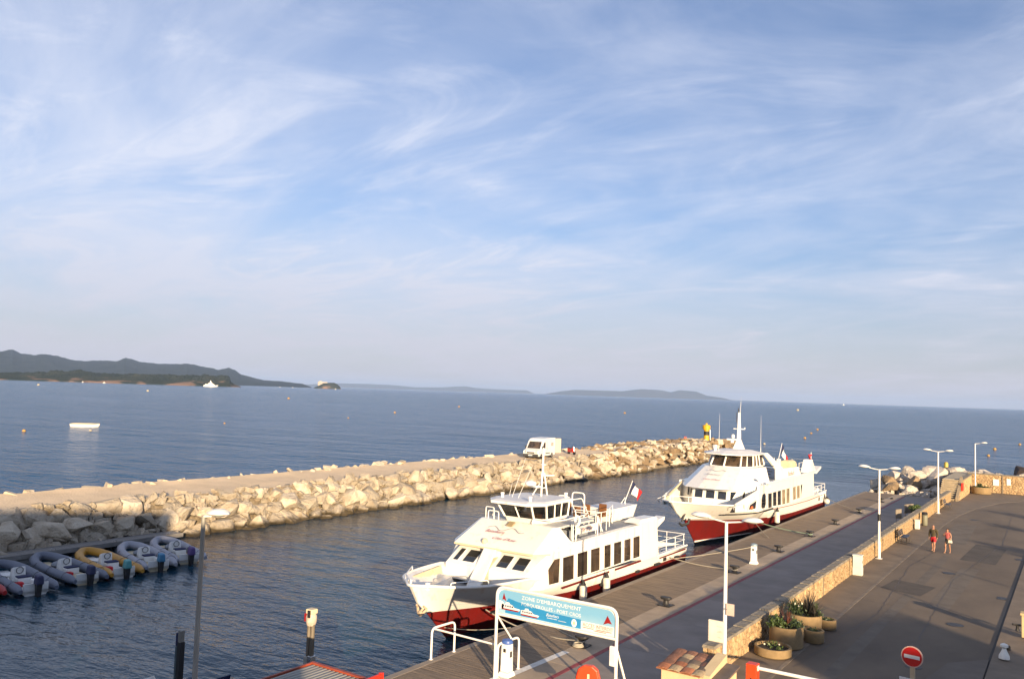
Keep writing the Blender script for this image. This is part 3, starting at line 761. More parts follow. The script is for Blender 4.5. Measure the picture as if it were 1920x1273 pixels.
# ------------------------------------------------------------------ stairs and end wall
m_step = mat('pale stone step', (0.46, 0.385, 0.27), 0.9, var=0.15, scale=2, bump=0.3, bscale=15)
stairs = thing('stone_stairs', (-11.35, 101.4, G), 'pale stone steps climbing beside a red box at the end of the wall', 'stairs')
for i in range(10):
    MB().box(-.78, .78, i*.36, 4.2, i*.2 + .002, i*.2 + .145).build('riser', m_mort, stairs)
    MB().box(-.82, .82, i*.36 - .04, i*.36 + .45, i*.2 + .147, i*.2 + .2).build('step', m_step, stairs)
MB().prism([(.84, -.1, -.1), (1.1, -.1, -.1), (1.1, 4.3, -.1), (.84, 4.3, -.1)], [(.84, -.1, .35), (1.1, -.1, .35), (1.1, 4.3, 2.35), (.84, 4.3, 2.35)]).build('side_wall', m_mort, stairs)
stone_face(stairs, 1.1, 1.2, 4.3, 0.0, .85, .22, .33, 60)
MB().box(-.82, 1.1, 4.25, 17, 1.4, 2.02).build('landing', m_step, stairs)
ewall = thing('stone_wall', (0, 0, 0), 'tall golden stone wall closing the far end of the road', 'wall')
mb = MB(); mb.box(-10.6, -10.2, 105.7, 115.3, G - .2, G + 1.95); mb.box(-10.6, 40, 115.32, 115.8, G - .2, G + 2.1)
mb.build('wall_core', m_mort, ewall)
stone_face(ewall, -10.2, 105.7, 115.3, G, G + 1.9, .24, .36, 90)
stone_face(ewall, 115.32, -10.2, 12, G, G + 2.05, .235, .36, 260, 'y', 90)
mb = MB(); mb.box(-10.65, -10.15, 105.7, 115.3, G + 1.95, G + 2.05); mb.box(-10.65, 40, 115.25, 115.9, G + 2.1, G + 2.2)
mb.build('coping', m_cope, ewall)
def plaque(x, z, w, h, lab):
    t = thing('plaque', (x, 115.27, z), lab, 'sign'); MB().box(-w/2, w/2, -.05, 0, -h/2, h/2).build('board', m_white2, t, bevel=.01)
    MB().box(-w/2 + .05, w/2 - .05, -.056, -.051, -h/2 + .05, h/2 - .05).build('face', m_flagw, t); return t
plaque(-7.65, 2.45, .62, .75, 'white square notice on the far wall above the round planter')
plaque(-6.35, 2.6, .42, .75, 'white upright notice on the far wall beside the dark joint')
MB().box(-7.02, -6.9, 115.2, 115.31, G, G + 2.1).build('drain_pipe', m_pier, ewall)
m_redbox = mat('red painted steel', (0.55, 0.03, 0.015), 0.45, var=0.06)
t = thing('fire_box', (-10.12, 104.0, 2.55), 'red box hung on the side wall of the stone steps', 'fire box')
MB().box(-.08, .1, -.3, .3, -.42, .42).build('case', m_redbox, t, bevel=.02); MB().box(.1, .115, -.24, .24, -.36, .36).build('door', m_redbox, t)

# ------------------------------------------------------------------ lamp posts
m_lamp = mat('white lamp paint', (0.78, 0.76, 0.70), 0.4, var=0.05, scale=4)
m_lens = mat('lamp lens', (0.45, 0.45, 0.42), 0.2)
def lamp(loc, H, arms, label, group='lamp posts along the quay wall', pole_m=None):
    t = thing('street_lamp', loc, label, 'lamp post', group)
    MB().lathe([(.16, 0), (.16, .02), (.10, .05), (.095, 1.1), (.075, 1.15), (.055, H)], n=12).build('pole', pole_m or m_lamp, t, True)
    MB().box(-.2, .2, -.2, .2, -.01, .02).build('base_plate', m_lamp, t)
    for sx, L in arms:
        MB().tube([(0, 0, H - .03), (sx*.3, 0, H + .01), (sx*L, 0, H + .06)], .033, 8, .026).build('arm', m_lamp, t, True)
        hd = MB(); rows = []
        cx = sx*(L + .26); cz = H + .10
        for u, wv, zt, zb in ((-.34, .03, .0, 0), (-.27, .14, .05, -.03), (-.1, .23, .115, -.05), (.10, .26, .13, -.06), (.29, .20, .10, -.05), (.41, .07, .02, -.015)):
            ring = []
            for k in range(12):
                a = 2*pi*k/12; z = (zt if sin(a) > 0 else -zb) * sin(a)
                ring.append((cx + sx*u, wv * cos(a), cz + z + .12*abs(u + .3)*.35))
            rows.append(ring)
        hd.loft(rows, True); hd.f.append(tuple(range(11, -1, -1))); hd.f.append(tuple(range(60, 72)))
        h = hd.build('lamp_head', m_lamp, t, True)
        MB().ell((cx + sx*.05, 0, cz - .012), (.24, .17, .06), 12, 6).build('lens', m_lens, h, True)
    return t
L2 = ((-1, .62), (1, .62))
l1 = lamp((-10.12, 28.7, G), 5.82, L2, 'tall white twin lamp post carrying the notice board')
l2 = lamp((-10.62, 59.4, G), 5.82, L2, 'white twin lamp post with a dark band, beside a bench and stone wall')
l3 = lamp((-10.62, 88.4, G), 5.82, L2, 'white twin lamp post farthest along the wall, near the stone steps')
l4 = lamp((-9.75, 114.4, G), 5.78, ((1, .62),), 'white single lamp post standing against the far end wall')
l5 = lamp((-19.3, 14.0, G), 6.55, ((1, .3),), 'shaded single lamp post rising in front of the water', pole_m=mat('shade-grey pole', (0.30, 0.285, 0.25), .55, 0.1, var=.15, scale=4, stretch=(1, 1, .2)))  # pole grey is darkened: the post's shade is put into the colour
MB().lathe([(.098, 2.45), (.098, 2.9)], n=12).build('dark_band', m_black, l2, True)
for y, x in ((24.0, 12.5), (33.0, 11.5), (42.0, 13.0)):
    lamp((x, y, G + .1), 6.6, ((-1, .62),), ['nearest', 'middle', 'farthest'][int((y - 24)/9)] + ' white lamp post on the landward pavement', 'lamp posts on the landward pavement')

# notice board and small plate on the first lamp
m_board = mat('cream notice board', (0.74, 0.66, 0.50), 0.5, var=0.05)
t = thing('notice_board', (-10.12, 28.58, 3.24), 'cream notice board strapped to the first white lamp post', 'notice board')
MB().box(-.52, .05, -.10, -.0, -.36, .36).build('case', m_board, t, bevel=.012)
MB().box(-.49, .02, -.112, -.101, -.33, .33).build('panel', mat('notice paper', (0.75, 0.69, 0.56), .6), t)
for k, (a, b, z) in enumerate(((-.2, -.02, .17), (-.18, -.02, .02), (-.2, -.02, -.02), (-.17, -.02, -.2))):
    MB().box(a, b, -.1145, -.1125, z, z + .014).build('print_line', m_script2, t)
t = thing('small_sign', (-10.04, 28.6, 4.03), 'small pale plate high on the first lamp post above the notice board', 'sign')
MB().box(0, .28, -.012, .012, -.2, .2).build('plate', mat('pink plate', (0.62, 0.47, 0.40), .5), t)
MB().box(-.05, .03, -.02, .02, -.02, .02).build('clamp', m_steel, t)
# ------------------------------------------------------------------ ferries
def hull(parent, L, sheer, red, half, zdeck, deck_to, boot=True):
    """sheer/red/wl: (stem_y, list of d, half-breadths, list of y, z)"""
    ts = [0, .004, .01, .018, .028, .04, .055, .07, .09, .11, .135, .16, .19, .22, .26, .30, .35, .40, .46, .53, .6, .7, .8, .9, 1.0]
    def row(spec, side, inset=0.0, dz=0.0):
        sy, ds, hb, ys, zs = spec; out = []
        for t in ts:
            y = sy + (L - sy) * t; d = y - sy
            out.append((side * max(smooth_interp(d, ds, hb) - inset, .0), y + (inset if t == 0 else 0), smooth_interp(y, ys, zs) + dz))
        return out
    def ring(spec, inset=0, dz=0): return row(spec, -1, inset, dz)[::-1] + row(spec, 1, inset, dz)
    wl, keel, mid = half
    R = [ring(keel), ring(wl), ring(red)]
    mb = MB(); mb.loft(R[1:]); mb.f.append((0, len(ts)*2 - 1, len(ts)*4 - 1, len(ts)*2)); mb.build('bottom_paint', m_red, parent, True)
    mb = MB(); mb.loft([R[0], ring(wl)]); mb.build('boot_top', m_boot, parent, True)
    mb = MB(); mb.loft([ring(red), ring(mid), ring(sheer)]); n = len(ts)*2
    mb.f.append((0, n - 1, 3*n - 1, 2*n)); h = mb.build('hull', m_white, parent, True)
    mb = MB(); inn = ring(sheer, .10)
    low = [((a[0] + c[0])/2 * .93, (a[1] + c[1])/2 + (.15 if a[1] < 4 else 0), zdeck) for a, c in zip(ring(mid), ring(red))]
    mb.loft([ring(sheer), inn, low]); mb.build('bulwark', m_white, parent, True)
    R0 = ring(sheer); fore = [p for p in R0 if p[1] <= deck_to]; aft_l = [p for p in R0[:len(ts)] if p[1] >= L - 5]; aft_r = [p for p in R0[len(ts):] if p[1] >= L - 5]
    for seg in (fore, aft_l, aft_r): MB().tube(seg, .065, 8).build('gunwale', m_white, parent, True)
    return ring

def rail_run(parent, pts, h, npost, mats=None, mid=True, r=.022, name='rail'):
    mats = mats or m_white2; b = MB(); P = [Vector(p) for p in pts]
    b.tube([p + Vector((0, 0, h)) for p in P], r, 6)
    if mid: b.tube([p + Vector((0, 0, h*.5)) for p in P], r*.7, 6)
    b.build(name, mats, parent, True)
    tot = [0]
    for i in range(1, len(P)): tot.append(tot[-1] + (P[i] - P[i-1]).length)
    for k in range(npost):
        s = tot[-1] * k / max(1, npost - 1)
        for i in range(1, len(P)):
            if s <= tot[i] + 1e-6:
                q = P[i-1].lerp(P[i], (s - tot[i-1]) / max(1e-6, tot[i] - tot[i-1])); break
        MB().tube([q, q + Vector((0, 0, h))], r, 6).build('post', mats, parent, True)

def quadface(a, b, u0, u1, v0, v1):
    """point set on the bilinear quad a=(p00,p10,p01,p11)"""
    p00, p10, p01, p11 = [Vector(p) for p in a]
    f = lambda u, v: (p00*(1-u) + p10*u)*(1-v) + (p01*(1-u) + p11*u)*v
    return [f(u0, v0), f(u1, v0), f(u1, v1), f(u0, v1)]
def quad_n(a):
    p00, p10, p01, p11 = [Vector(p) for p in a]; return (p10 - p00).cross(p01 - p00).normalized()

def flag(parent, base, tip, w, droop, name='ensign'):
    MB().tube([base, tip], .022, 6, .015).build('flagstaff', m_white2, parent, True)
    B, T = Vector(base), Vector(tip); d = (T - B).normalized(); a = T - d*.06; hgt = .62*w
    for k, m in enumerate((m_navy, m_flagw, m_flagr)):
        V = []; n = 5
        for i in range(n + 1):
            u = (k + i/n) / 3
            for j in range(5):
                v = j/4
                p = a - d * (hgt * v) + Vector((0.30*u*w, u*w*.85, -droop*u*w)) + Vector((.07*sin(u*9 + v*2), .05*cos(u*8 + v), 0)) * (w)
                V.append(p)
        F = [(i*5 + j, (i+1)*5 + j, (i+1)*5 + j + 1, i*5 + j + 1) for i in range(n) for j in range(4)]
        mb = MB(); mb.add(V, F); ob = mb.build('flag_stripe', m, parent, True)
        sm = ob.modifiers.new('thick', 'SOLIDIFY'); sm.thickness = .006

# ---- near ferry
f1 = thing('ferry', (-23.8, 27.65, 0), 'nearer white passenger ferry with a red bottom and tricolour at its stern', 'ferry', 'passenger ferries moored along the quay')
L1 = 24.45
sh = (0.18, [0, .12, .5, 1.4, 3, 5, 8, 12, 18, 25], [.08, .26, .66, 1.62, 2.32, 2.64, 2.86, 2.9, 2.9, 2.78], [0, 3, 6.2, 7.2, 12, 19, 25], [2.85, 2.68, 2.58, 1.99, 1.95, 1.72, 1.70])
rd = (1.35, [0, .7, 1.6, 3.5, 6, 9, 14, 24], [.03, .26, .62, 1.30, 2.05, 2.62, 2.84, 2.74], [1.3, 5, 9.5, 17, 25], [1.45, 1.34, 1.30, 1.22, 1.12])
wl = (2.75, [0, 2, 4, 7, 10, 15, 23], [.03, .55, 1.15, 2.0, 2.5, 2.72, 2.62], [0, 25], [.10, .10])
ke = (3.5, [0, 2, 5, 10, 22], [.02, .4, 1.0, 1.6, 1.7], [0, 25], [-.7, -.7])
mi = (0.7, [0, .4, 1.2, 2.6, 4.6, 6.2, 8, 12, 25], [.05, .24, .74, 1.44, 2.25, 2.66, 2.82, 2.89, 2.77], [0, 3, 8, 12, 19, 25], [2.0, 1.95, 1.75, 1.62, 1.52, 1.45])
hull(f1, L1, sh, rd, (wl, ke, mi), 1.75, 6.7)
MB().prism([(x, y, 1.70) for x, y in ((-.05, 1.35), (.05, 1.35), (.75, 2.4), (1.45, 4.0), (1.95, 5.8), (-1.95, 5.8), (-1.45, 4.0), (-.75, 2.4))],
           [(x, y, 1.78) for x, y in ((-.05, 1.35), (.05, 1.35), (.75, 2.4), (1.45, 4.0), (1.95, 5.8), (-1.95, 5.8), (-1.45, 4.0), (-.75, 2.4))]).build('fore_deck', m_deck, f1)
MB().prism([(x, y, 2.44) for x, y in ((-.05, .62), (.05, .62), (.42, .95), (.95, 1.55), (-.95, 1.55), (-.42, .95))],
           [(x, y, 2.60) for x, y in ((-.05, .62), (.05, .62), (.42, .95), (.95, 1.55), (-.95, 1.55), (-.42, .95))]).build('anchor_deck', m_roofw, f1)
MB().box(-2.55, 2.55, 11.5, 24.2, 1.0, 1.25).build('main_deck', m_ltdeck, f1)
# foredeck seats
for s in (-1,):
    MB().prism([(s*.95, 2.6, 1.79), (s*.6, 2.6, 1.79), (s*1.45, 5.2, 1.79), (s*1.85, 5.2, 1.79)], [(s*1.45, 2.4, 2.15), (s*1.0, 2.6, 2.15), (s*1.65, 5.2, 2.15), (s*2.2, 5.2, 2.15)]).build('bench', m_white, f1)
    for k in range(3):
        y0 = 2.4 + k*.95; xo = interp(y0, [2.2, 5.2], [1.72, 2.28]) ; x1 = interp(y0 + .85, [2.2, 5.2], [1.72, 2.28])
        MB().prism([(s*xo, y0, 2.2), (s*(xo-.1), y0, 2.2), (s*(x1-.1), y0+.85, 2.2), (s*x1, y0+.85, 2.2)], [(s*(xo+.1), y0, 2.6), (s*(xo+.02), y0, 2.6), (s*(x1+.02), y0+.85, 2.6), (s*(x1+.1), y0+.85, 2.6)]).build('seat_back', m_cream, f1)
MB().lathe([(.09, 2.6), (.09, 2.86), (.12, 2.88), (.12, 2.93)], (.5, .75, 0), 10).build('mooring_bitt', m_white, f1, True)
MB().lathe([(.09, 2.6), (.09, 2.86), (.12, 2.88), (.12, 2.93)], (-.5, .75, 0), 10).build('mooring_bitt', m_white, f1, True)
MB().box(-.25, .25, 2.6, 3.1, 1.78, 2.05).build('deck_locker', m_roofw, f1, bevel=.03)
# bow rails
MB().tube(arc([(1.42, 1.2, 2.72), (1.42, 1.2, 2.98), (2.25, 2.85, 2.95), (2.25, 2.85, 2.66)], .1), .026, 6).build('bow_rail', m_white2, f1, True)
MB().tube(arc([(-.2, .42, 2.78), (-.22, .44, 3.0), (-1.1, 1.15, 3.0), (-2.28, 2.95, 2.93), (-2.28, 2.95, 2.66)], .12), .026, 6).build('bow_rail', m_white2, f1, True)
MB().tube([(-1.1, 1.15, 2.72), (-1.1, 1.15, 3.0)], .024, 6).build('rail_post', m_white2, f1, True)
# anchor
an = MB(); an.tube([(.0, 1.25, 1.75), (0, .9, 1.55)], .05, 6); an.tube([(-.26, 1.05, 1.7), (-.1, .92, 1.48), (.1, .92, 1.48), (.26, 1.05, 1.7)], .06, 6)
an.tube([(-.26, 1.05, 1.7), (-.2, .9, 1.84)], .05, 6); an.tube([(.26, 1.05, 1.7), (.2, .9, 1.84)], .05, 6); an.ell((0, .92, 1.5), (.13, .1, .13), 8, 6)
an.build('anchor', mat('galvanised anchor', (0.55, 0.42, 0.28), .5, var=.2), f1, True)
ft = MB(); ft.ell((2.15, 3.55, 1.42), (.16, .36, .06), 12, 6); ft.build('fairlead', m_black, f1, True)
ft = MB(); ft.tube([(2.42, 3.7, 2.5), (2.2, 3.55, 1.46)], .014, 5); ft.tube([(2.42, 3.75, 2.1), (2.25, 3.85, 1.46)], .014, 5); ft.build('mooring_line', m_black, f1)
# saloon
lo_ = [(-2.38, 5.6), (2.38, 5.6), (2.88, 6.55), (2.88, 19.4), (-2.88, 19.4), (-2.88, 6.55)]
md_ = [(-2.38, 5.62), (2.38, 5.62), (2.885, 6.6), (2.885, 19.4), (-2.885, 19.4), (-2.885, 6.6)]
hi_ = [(-2.32, 7.35), (2.32, 7.35), (2.86, 7.45), (2.86, 19.4), (-2.86, 19.4), (-2.86, 7.45)]
mb = MB(); mb.loft([[(x, y, 1.98) for x, y in lo_], [(x, y, 2.7) for x, y in md_], [(x, y, 3.80) for x, y in hi_]], True); mb.f.append((12, 13, 14, 15, 16, 17))
mb.build('saloon', m_white, f1)
MB().box(-2.92, 2.92, 9.3, 19.45, 3.802, 3.87).build('saloon_roof', m_white, f1, bevel=.02)
MB().box(-2.55, 2.55, 9.4, 17.4, 3.872, 3.885).build('sun_deck', m_deck, f1)
fr = ((-2.38, 5.62, 2.7), (2.38, 5.62, 2.7), (-2.32, 7.35, 3.80), (2.32, 7.35, 3.80)); fn = quad_n(fr)
for u0, u1 in ((.045, .13), (.17, .34), (.60, .755), (.80, .965)):
    window(f1, quadface(fr, 0, u0, u1, .10, .56), fn, m_white, m_glassb, .045, .03)
m_sideshade = mat('beige side shade', (0.42, 0.36, 0.26), .5)
# stair housing in the front; its shaded side is painted as a beige door
MB().prism([(-.62, 4.95, 1.78), (.26, 4.75, 1.78), (.26, 5.75, 1.78), (-.62, 5.75, 1.78)], [(-.5, 6.25, 3.56), (.26, 6.15, 3.56), (.26, 7.4, 3.56), (-.5, 7.4, 3.56)]).build('door_housing', m_white, f1, bevel=.02)
MB().prism([(.265, 4.95, 1.82), (.29, 4.95, 1.82), (.29, 5.65, 1.82), (.265, 5.65, 1.82)], [(.265, 6.0, 3.2), (.29, 6.0, 3.2), (.29, 6.5, 3.2), (.265, 6.5, 3.2)]).build('door', m_sideshade, f1)
# side windows, both sides
edges = [(6.78, 7.95)] + [(8.35 + i*1.165, 8.35 + i*1.165 + .86) for i in range(8)]
edges = [(6.80, 7.92), (8.22, 9.38), (9.68, 10.8), (11.1, 12.15), (12.6, 13.42), (13.72, 14.7), (14.98, 15.88), (16.14, 17.08)]
for s in (1, -1):
    for i, (a, b) in enumerate(edges):
        z0, z1 = 2.02 + .0*i, 3.28; lean = .14
        if i == 0: q = [(s*2.89, a + .12, 2.12), (s*2.89, b, 2.08), (s*2.875, b + .06, 3.30), (s*2.875, a + .62, 3.30), (s*2.885, a, 2.9)]
        else: q = [(s*2.89, a, z0), (s*2.89, b, z0), (s*2.875, b - .02, z1), (s*2.875, a - .02, z1)]
        window(f1, q if s > 0 else q[::-1], (s, 0, 0), m_white, m_glass, .035, .025)
    for a, b in ((8.2, 13.2), (13.9, 19.6)):
        MB().box(*sorted((s*2.905, s*2.93)), a, b, 1.73, 1.83).build('rub_stripe', m_red, f1)
    MB().box(*sorted((s*2.82, s*2.86)), 20.0, 24.1, 1.47, 1.55).build('rub_stripe', m_red, f1)
    for y, w in ((12.3, .5), (16.6, .4), (19.2, .7), (22.3, .5)):
        MB().box(*sorted((s*2.84, s*2.98)), y, y + w, 1.16, 1.30).build('fender_pad', m_black, f1, bevel=.02)
    MB().box(*sorted((s*2.80, s*2.875)), 20.6, 21.0, 1.24, 1.44).build('scupper', m_black, f1)
# sloped fascia carrying the name
fl = [(-2.38, 6.25), (2.38, 6.25), (2.93, 7.0), (2.95, 9.4), (-2.95, 9.4), (-2.93, 7.0)]
fu = [(-2.2, 8.35), (2.2, 8.35), (2.36, 8.5), (2.36, 8.75), (-2.36, 8.75), (-2.36, 8.5)]
MB().prism([(x, y, 3.60) for x, y in fl], [(x, y, 4.62) for x, y in fu]).build('fascia', m_white, f1, bevel=.03)
MB().prism([(x, y, 3.52) for x, y in fl[:3] + fl[-1:]], [(x, y, 3.60) for x, y in fl[:3] + fl[-1:]]).build('fascia_lip', m_cream, f1)
tilt = atan2(1.02, 2.1)
def on_fascia(u, v): return (-2.25 + 4.5*u, 6.25 + 2.1*v - .035, 3.60 + 1.02*v + .045)
write("Bateliers", 'lettering', 1.15, m_script, f1, on_fascia(.36, .56), (tilt, 0, 0), .35)
write("Côte d'Azur", 'lettering', 1.45, m_script, f1, on_fascia(.56, .34), (tilt, 0, 0), .35)
sw = [on_fascia(.22 + .5*k/16, .68 + .07*sin(k*.75)) for k in range(17)]
MB().tube(sw, .014, 5).build('wave_emblem', m_script2, f1)
MB().prism([on_fascia(.43, .80), on_fascia(.51, .80), on_fascia(.51, .95), on_fascia(.43, .95)], [tuple(Vector(on_fascia(u, v)) + Vector((0, -.03, .06))) for u, v in ((.43, .80), (.51, .80), (.51, .95), (.43, .95))]).build('crest', mat('bronze crest', (.35, .27, .15), .5), f1)
MB().ell(on_fascia(.345, .17), (.16, .16, .15), 12, 8).build('searchlight', m_cream, f1, True)
MB().tube([(1.9, 7.3, 4.02), (2.62, 7.9, 4.03)], .01, 4).build('lettering', m_script2, f1)
# bridge deck and wheelhouse
MB().box(-2.3, 2.3, 8.4, 12.6, 4.52, 4.61).build('bridge_deck', m_ltdeck, f1)
MB().box(-1.35, 1.35, 8.75, 12.4, 3.88, 4.52).build('bridge_base', m_white, f1)
wb = [(-.85, 8.75), (.85, 8.75), (1.28, 9.25), (1.28, 11.3), (-1.28, 11.3), (-1.28, 9.25)]
wt = [(-1.05, 8.05), (1.05, 8.05), (1.58, 8.65), (1.42, 11.3), (-1.42, 11.3), (-1.58, 8.65)]
def lerp_ring(f, z): return [(a[0]*(1-f) + b[0]*f, a[1]*(1-f) + b[1]*f, z) for a, b in zip(wb, wt)]
MB().prism([(x, y, 4.61) for x, y in wb], lerp_ring(.22, 4.86)).build('wheelhouse_wall', m_white, f1)
A, B = lerp_ring(.22, 4.862), lerp_ring(.95, 5.60)
gl = MB(); gl.loft([[(x*.98, y + (.02 if y < 10 else -.02), z) for x, y, z in A], [(x*.98, y + (.02 if y < 10 else -.02), z) for x, y, z in B]], True); gl.build('wheelhouse_glass', m_clear, f1)
def post(p, q, w=.06): MB().tube([p, q], w, 4).build('window_post', m_white, f1)
for i in range(6): post(A[i], B[i], .062)
for f_ in (.5,): post(Vector(A[0]).lerp(Vector(A[1]), f_), Vector(B[0]).lerp(Vector(B[1]), f_), .045)
for f_ in (.36, .66): post(Vector(A[2]).lerp(Vector(A[3]), f_), Vector(B[2]).lerp(Vector(B[3]), f_), .05)
for f_ in (.36, .66): post(Vector(A[5]).lerp(Vector(A[4]), f_), Vector(B[5]).lerp(Vector(B[4]), f_), .05)
MB().box(-.9, .9, 9.0, 9.5, 4.62, 5.05).build('console', m_brown, f1); MB().box(-.4, .5, 10.4, 10.9, 4.62, 5.35).build('helm_chair', m_brown, f1, bevel=.05)
MB().box(-1.2, 1.2, 11.15, 11.25, 4.62, 5.55).build('rear_bulkhead', m_cream, f1)
rp = [(-1.1, 7.55), (1.1, 7.55), (1.72, 8.35), (1.62, 11.2), (1.4, 11.55), (-1.4, 11.55), (-1.62, 11.2), (-1.72, 8.35)]
MB().prism([(x, y, 5.60) for x, y in rp], [(x*.99, y, 5.74) for x, y in rp]).build('wheelhouse_eave', m_white, f1, bevel=.03)
MB().prism([(x*.97, y + (.06 if y < 10 else -.06), 5.742) for x, y in rp], [(x*.9, y + (.3 if y < 10 else -.2), 5.80) for x, y in rp]).build('wheelhouse_roof', m_roofw, f1)
for x, y in ((1.3, 11.1), (.9, 8.2), (-1.1, 8.6)): MB().lathe([(.08, 5.74), (.08, 5.95), (.1, 5.97), (.1, 6.05)], (x, y, 0), 8).build('nav_light', m_white2, f1, True)
def whip(par, p, q, r=.012): MB().tube([p, q], r, 5, .005).build('whip_antenna', m_white2, par)
whip(f1, (-.75, 9.0, 5.8), (-.1, 9.2, 7.9)); whip(f1, (-.3, 8.9, 5.8), (.2, 9.4, 7.5)); whip(f1, (-1.2, 9.4, 5.8), (-1.1, 9.5, 6.5))
# mast
ms = MB(); ms.tube([(.12, 10.5, 5.8), (-.02, 10.75, 7.0)], .05, 6); ms.tube([(.0, 11.3, 5.78), (0, 10.95, 7.0)], .045, 6); ms.tube([(-.5, 10.6, 5.8), (-.06, 10.8, 6.6)], .03, 6); ms.tube([(-.02, 10.82, 6.9), (-.02, 10.82, 8.35)], .075, 8, .04)
ms.tube([(0, 10.8, 6.2), (0, 11.2, 6.2)], .03, 6); ms.tube([(-.1, 10.85, 6.85), (.55, 11.1, 6.9)], .035, 6); ms.tube([(-.15, 10.85, 7.45), (.15, 10.85, 7.45)], .03, 6)
ms.build('mast', m_white2, f1, True)
MB().prism([(-.3, 10.35, 6.22), (-.05, 10.35, 6.22), (0, 10.8, 6.22), (-.05, 10.8, 6.22)], [(-.55, 9.95, 6.36), (-.1, 9.95, 6.36), (.1, 10.4, 6.36), (-.5, 10.4, 6.36)]).build('radar_bracket', m_white2, f1)
MB().lathe([(.05, 0), (.28, .02), (.31, .1), (.3, .18), (.1, .26)], (-.35, 10.15, 6.36), 14).build('radar_dome', m_white2, f1, True)
for z in (7.1, 7.75): MB().box(-.17, -.07, 10.7, 10.8, z, z + .14).build('mast_light', m_black, f1)
# bridge wing rails, life ring, ladder rails
MB().tube(arc([(-1.9, 8.5, 4.62), (-1.9, 8.5, 5.05), (-1.2, 8.45, 5.05), (-1.2, 8.45, 4.62)], .12), .03, 6).build('wing_rail', m_white2, f1, True)
MB().tube(arc([(-2.2, 8.7, 4.62), (-2.2, 8.7, 5.2), (-1.6, 8.6, 5.2), (-1.6, 8.6, 4.62)], .12), .03, 6).build('wing_rail', m_white2, f1, True)
MB().tube(arc([(.9, 8.5, 4.63), (.9, 8.5, 4.9), (2.1, 8.55, 4.9), (2.3, 9.3, 4.9), (2.3, 11.6, 4.95)], .2), .03, 6).build('wing_rail', m_white2, f1, True)
ring = MB(); ring.tube([(2.36, 10.5 + .26*cos(2*pi*k/16), 4.72 + .26*sin(2*pi*k/16)) for k in range(17)], .07, 6); ring.build('life_ring', m_flagw, f1, True)
MB().tube(arc([(1.45, 11.6, 5.65), (1.5, 12.5, 5.65), (1.5, 13.35, 4.6), (1.5, 13.4, 3.9)], .15), .03, 6).build('ladder_rail', m_white2, f1, True)
MB().tube(arc([(.7, 11.6, 5.65), (.7, 12.5, 5.65), (.7, 13.35, 4.6), (.7, 13.4, 3.9)], .15), .03, 6).build('ladder_rail', m_white2, f1, True)
for z, y in ((5.1, 12.95), (4.75, 13.15), (4.4, 13.3)): MB().box(.7, 1.5, y, y + .15, z, z + .03).build('ladder_step', m_white2, f1)
# gangway opening with a name panel
for y in (9.65, 9.95, 12.3): MB().tube([(2.62, y, 3.85), (2.62, y, 4.85)], .035, 6).build('stanchion', m_white2, f1)
MB().prism([(2.6, 10.0, 4.12), (2.65, 10.0, 4.12), (2.65, 12.3, 4.12), (2.6, 12.3, 4.12)], [(2.6, 10.0, 4.5), (2.65, 10.0, 4.5), (2.65, 12.2, 4.5), (2.6, 12.2, 4.5)]).build('name_panel', m_white, f1)
write("Ile d'Or", 'lettering', 1.2, m_script, f1, (2.652, 11.1, 4.31), (pi/2, 0, pi/2), .3)
MB().box(1.6, 2.3, 10.1, 11.8, 3.89, 4.25).build('deck_box', m_deck, f1)
# upper deck rails and seats
rail_run(f1, [(2.5, 9.7, 3.88), (2.5, 12.3, 3.88)], 1.0, 2)
rail_run(f1, [(2.45, 12.4, 3.88), (2.45, 13.6, 3.88), (1.5, 16.2, 3.88)], 1.05, 4)
rail_run(f1, [(-2.45, 9.7, 3.88), (-2.45, 13.6, 3.88), (-1.6, 16.5, 3.88)], 1.05, 6)
rail_run(f1, [(2.45, 13.0, 3.88), (.9, 12.9, 3.88)], 1.05, 2)
MB().tube([(2.5, 12.3, 4.9), (2.45, 13.2, 3.9)], .035, 6).build('brace', m_white2, f1)
for (x, y) in ((.3, 13.9), (-.9, 13.9), (.3, 15.0), (-.9, 15.0), (.9, 15.9)):
    MB().box(x - .25, x + .25, y - .25, y + .25, 4.25, 4.36).build('deck_seat', m_brown, f1, bevel=.03)
    MB().box(x - .25, x + .25, y + .2, y + .28, 4.36, 4.95).build('seat_back', m_brown, f1, bevel=.03)
    MB().box(x - .06, x + .06, y - .06, y + .06, 3.88, 4.25).build('seat_pedestal', m_white2, f1)
MB().tube(arc([(-.3, 14.6, 3.9), (-.3, 14.6, 5.65), (.5, 14.6, 5.65), (.5, 14.6, 3.9)], .2), .04, 6).build('hoop', m_white2, f1, True)
MB().tube(arc([(-1.2, 14.5, 3.9), (-1.2, 14.5, 5.4), (-.5, 14.5, 5.4), (-.5, 14.5, 3.9)], .2), .04, 6).build('hoop', m_white2, f1, True)
MB().prism([(-.2, 16.4, 3.89), (1.35, 16.4, 3.89), (1.35, 19.3, 3.89), (-.2, 19.3, 3.89)], [(-.3, 16.2, 4.62), (1.5, 16.2, 4.62), (1.5, 19.5, 4.62), (-.3, 19.5, 4.62)]).build('raft_locker', m_white, f1, bevel=.04)
MB().box(-.3, 1.5, 16.2, 19.5, 4.622, 4.68).build('locker_lid', m_roofw, f1)
flag(f1, (.75, 19.25, 4.68), (1.0, 19.85, 6.05), .95, .75)
MB().tube([(.65, 19.0, 4.68), (.78, 19.3, 5.05), (.95, 19.0, 4.68)], .025, 6).build('staff_foot', m_white2, f1)
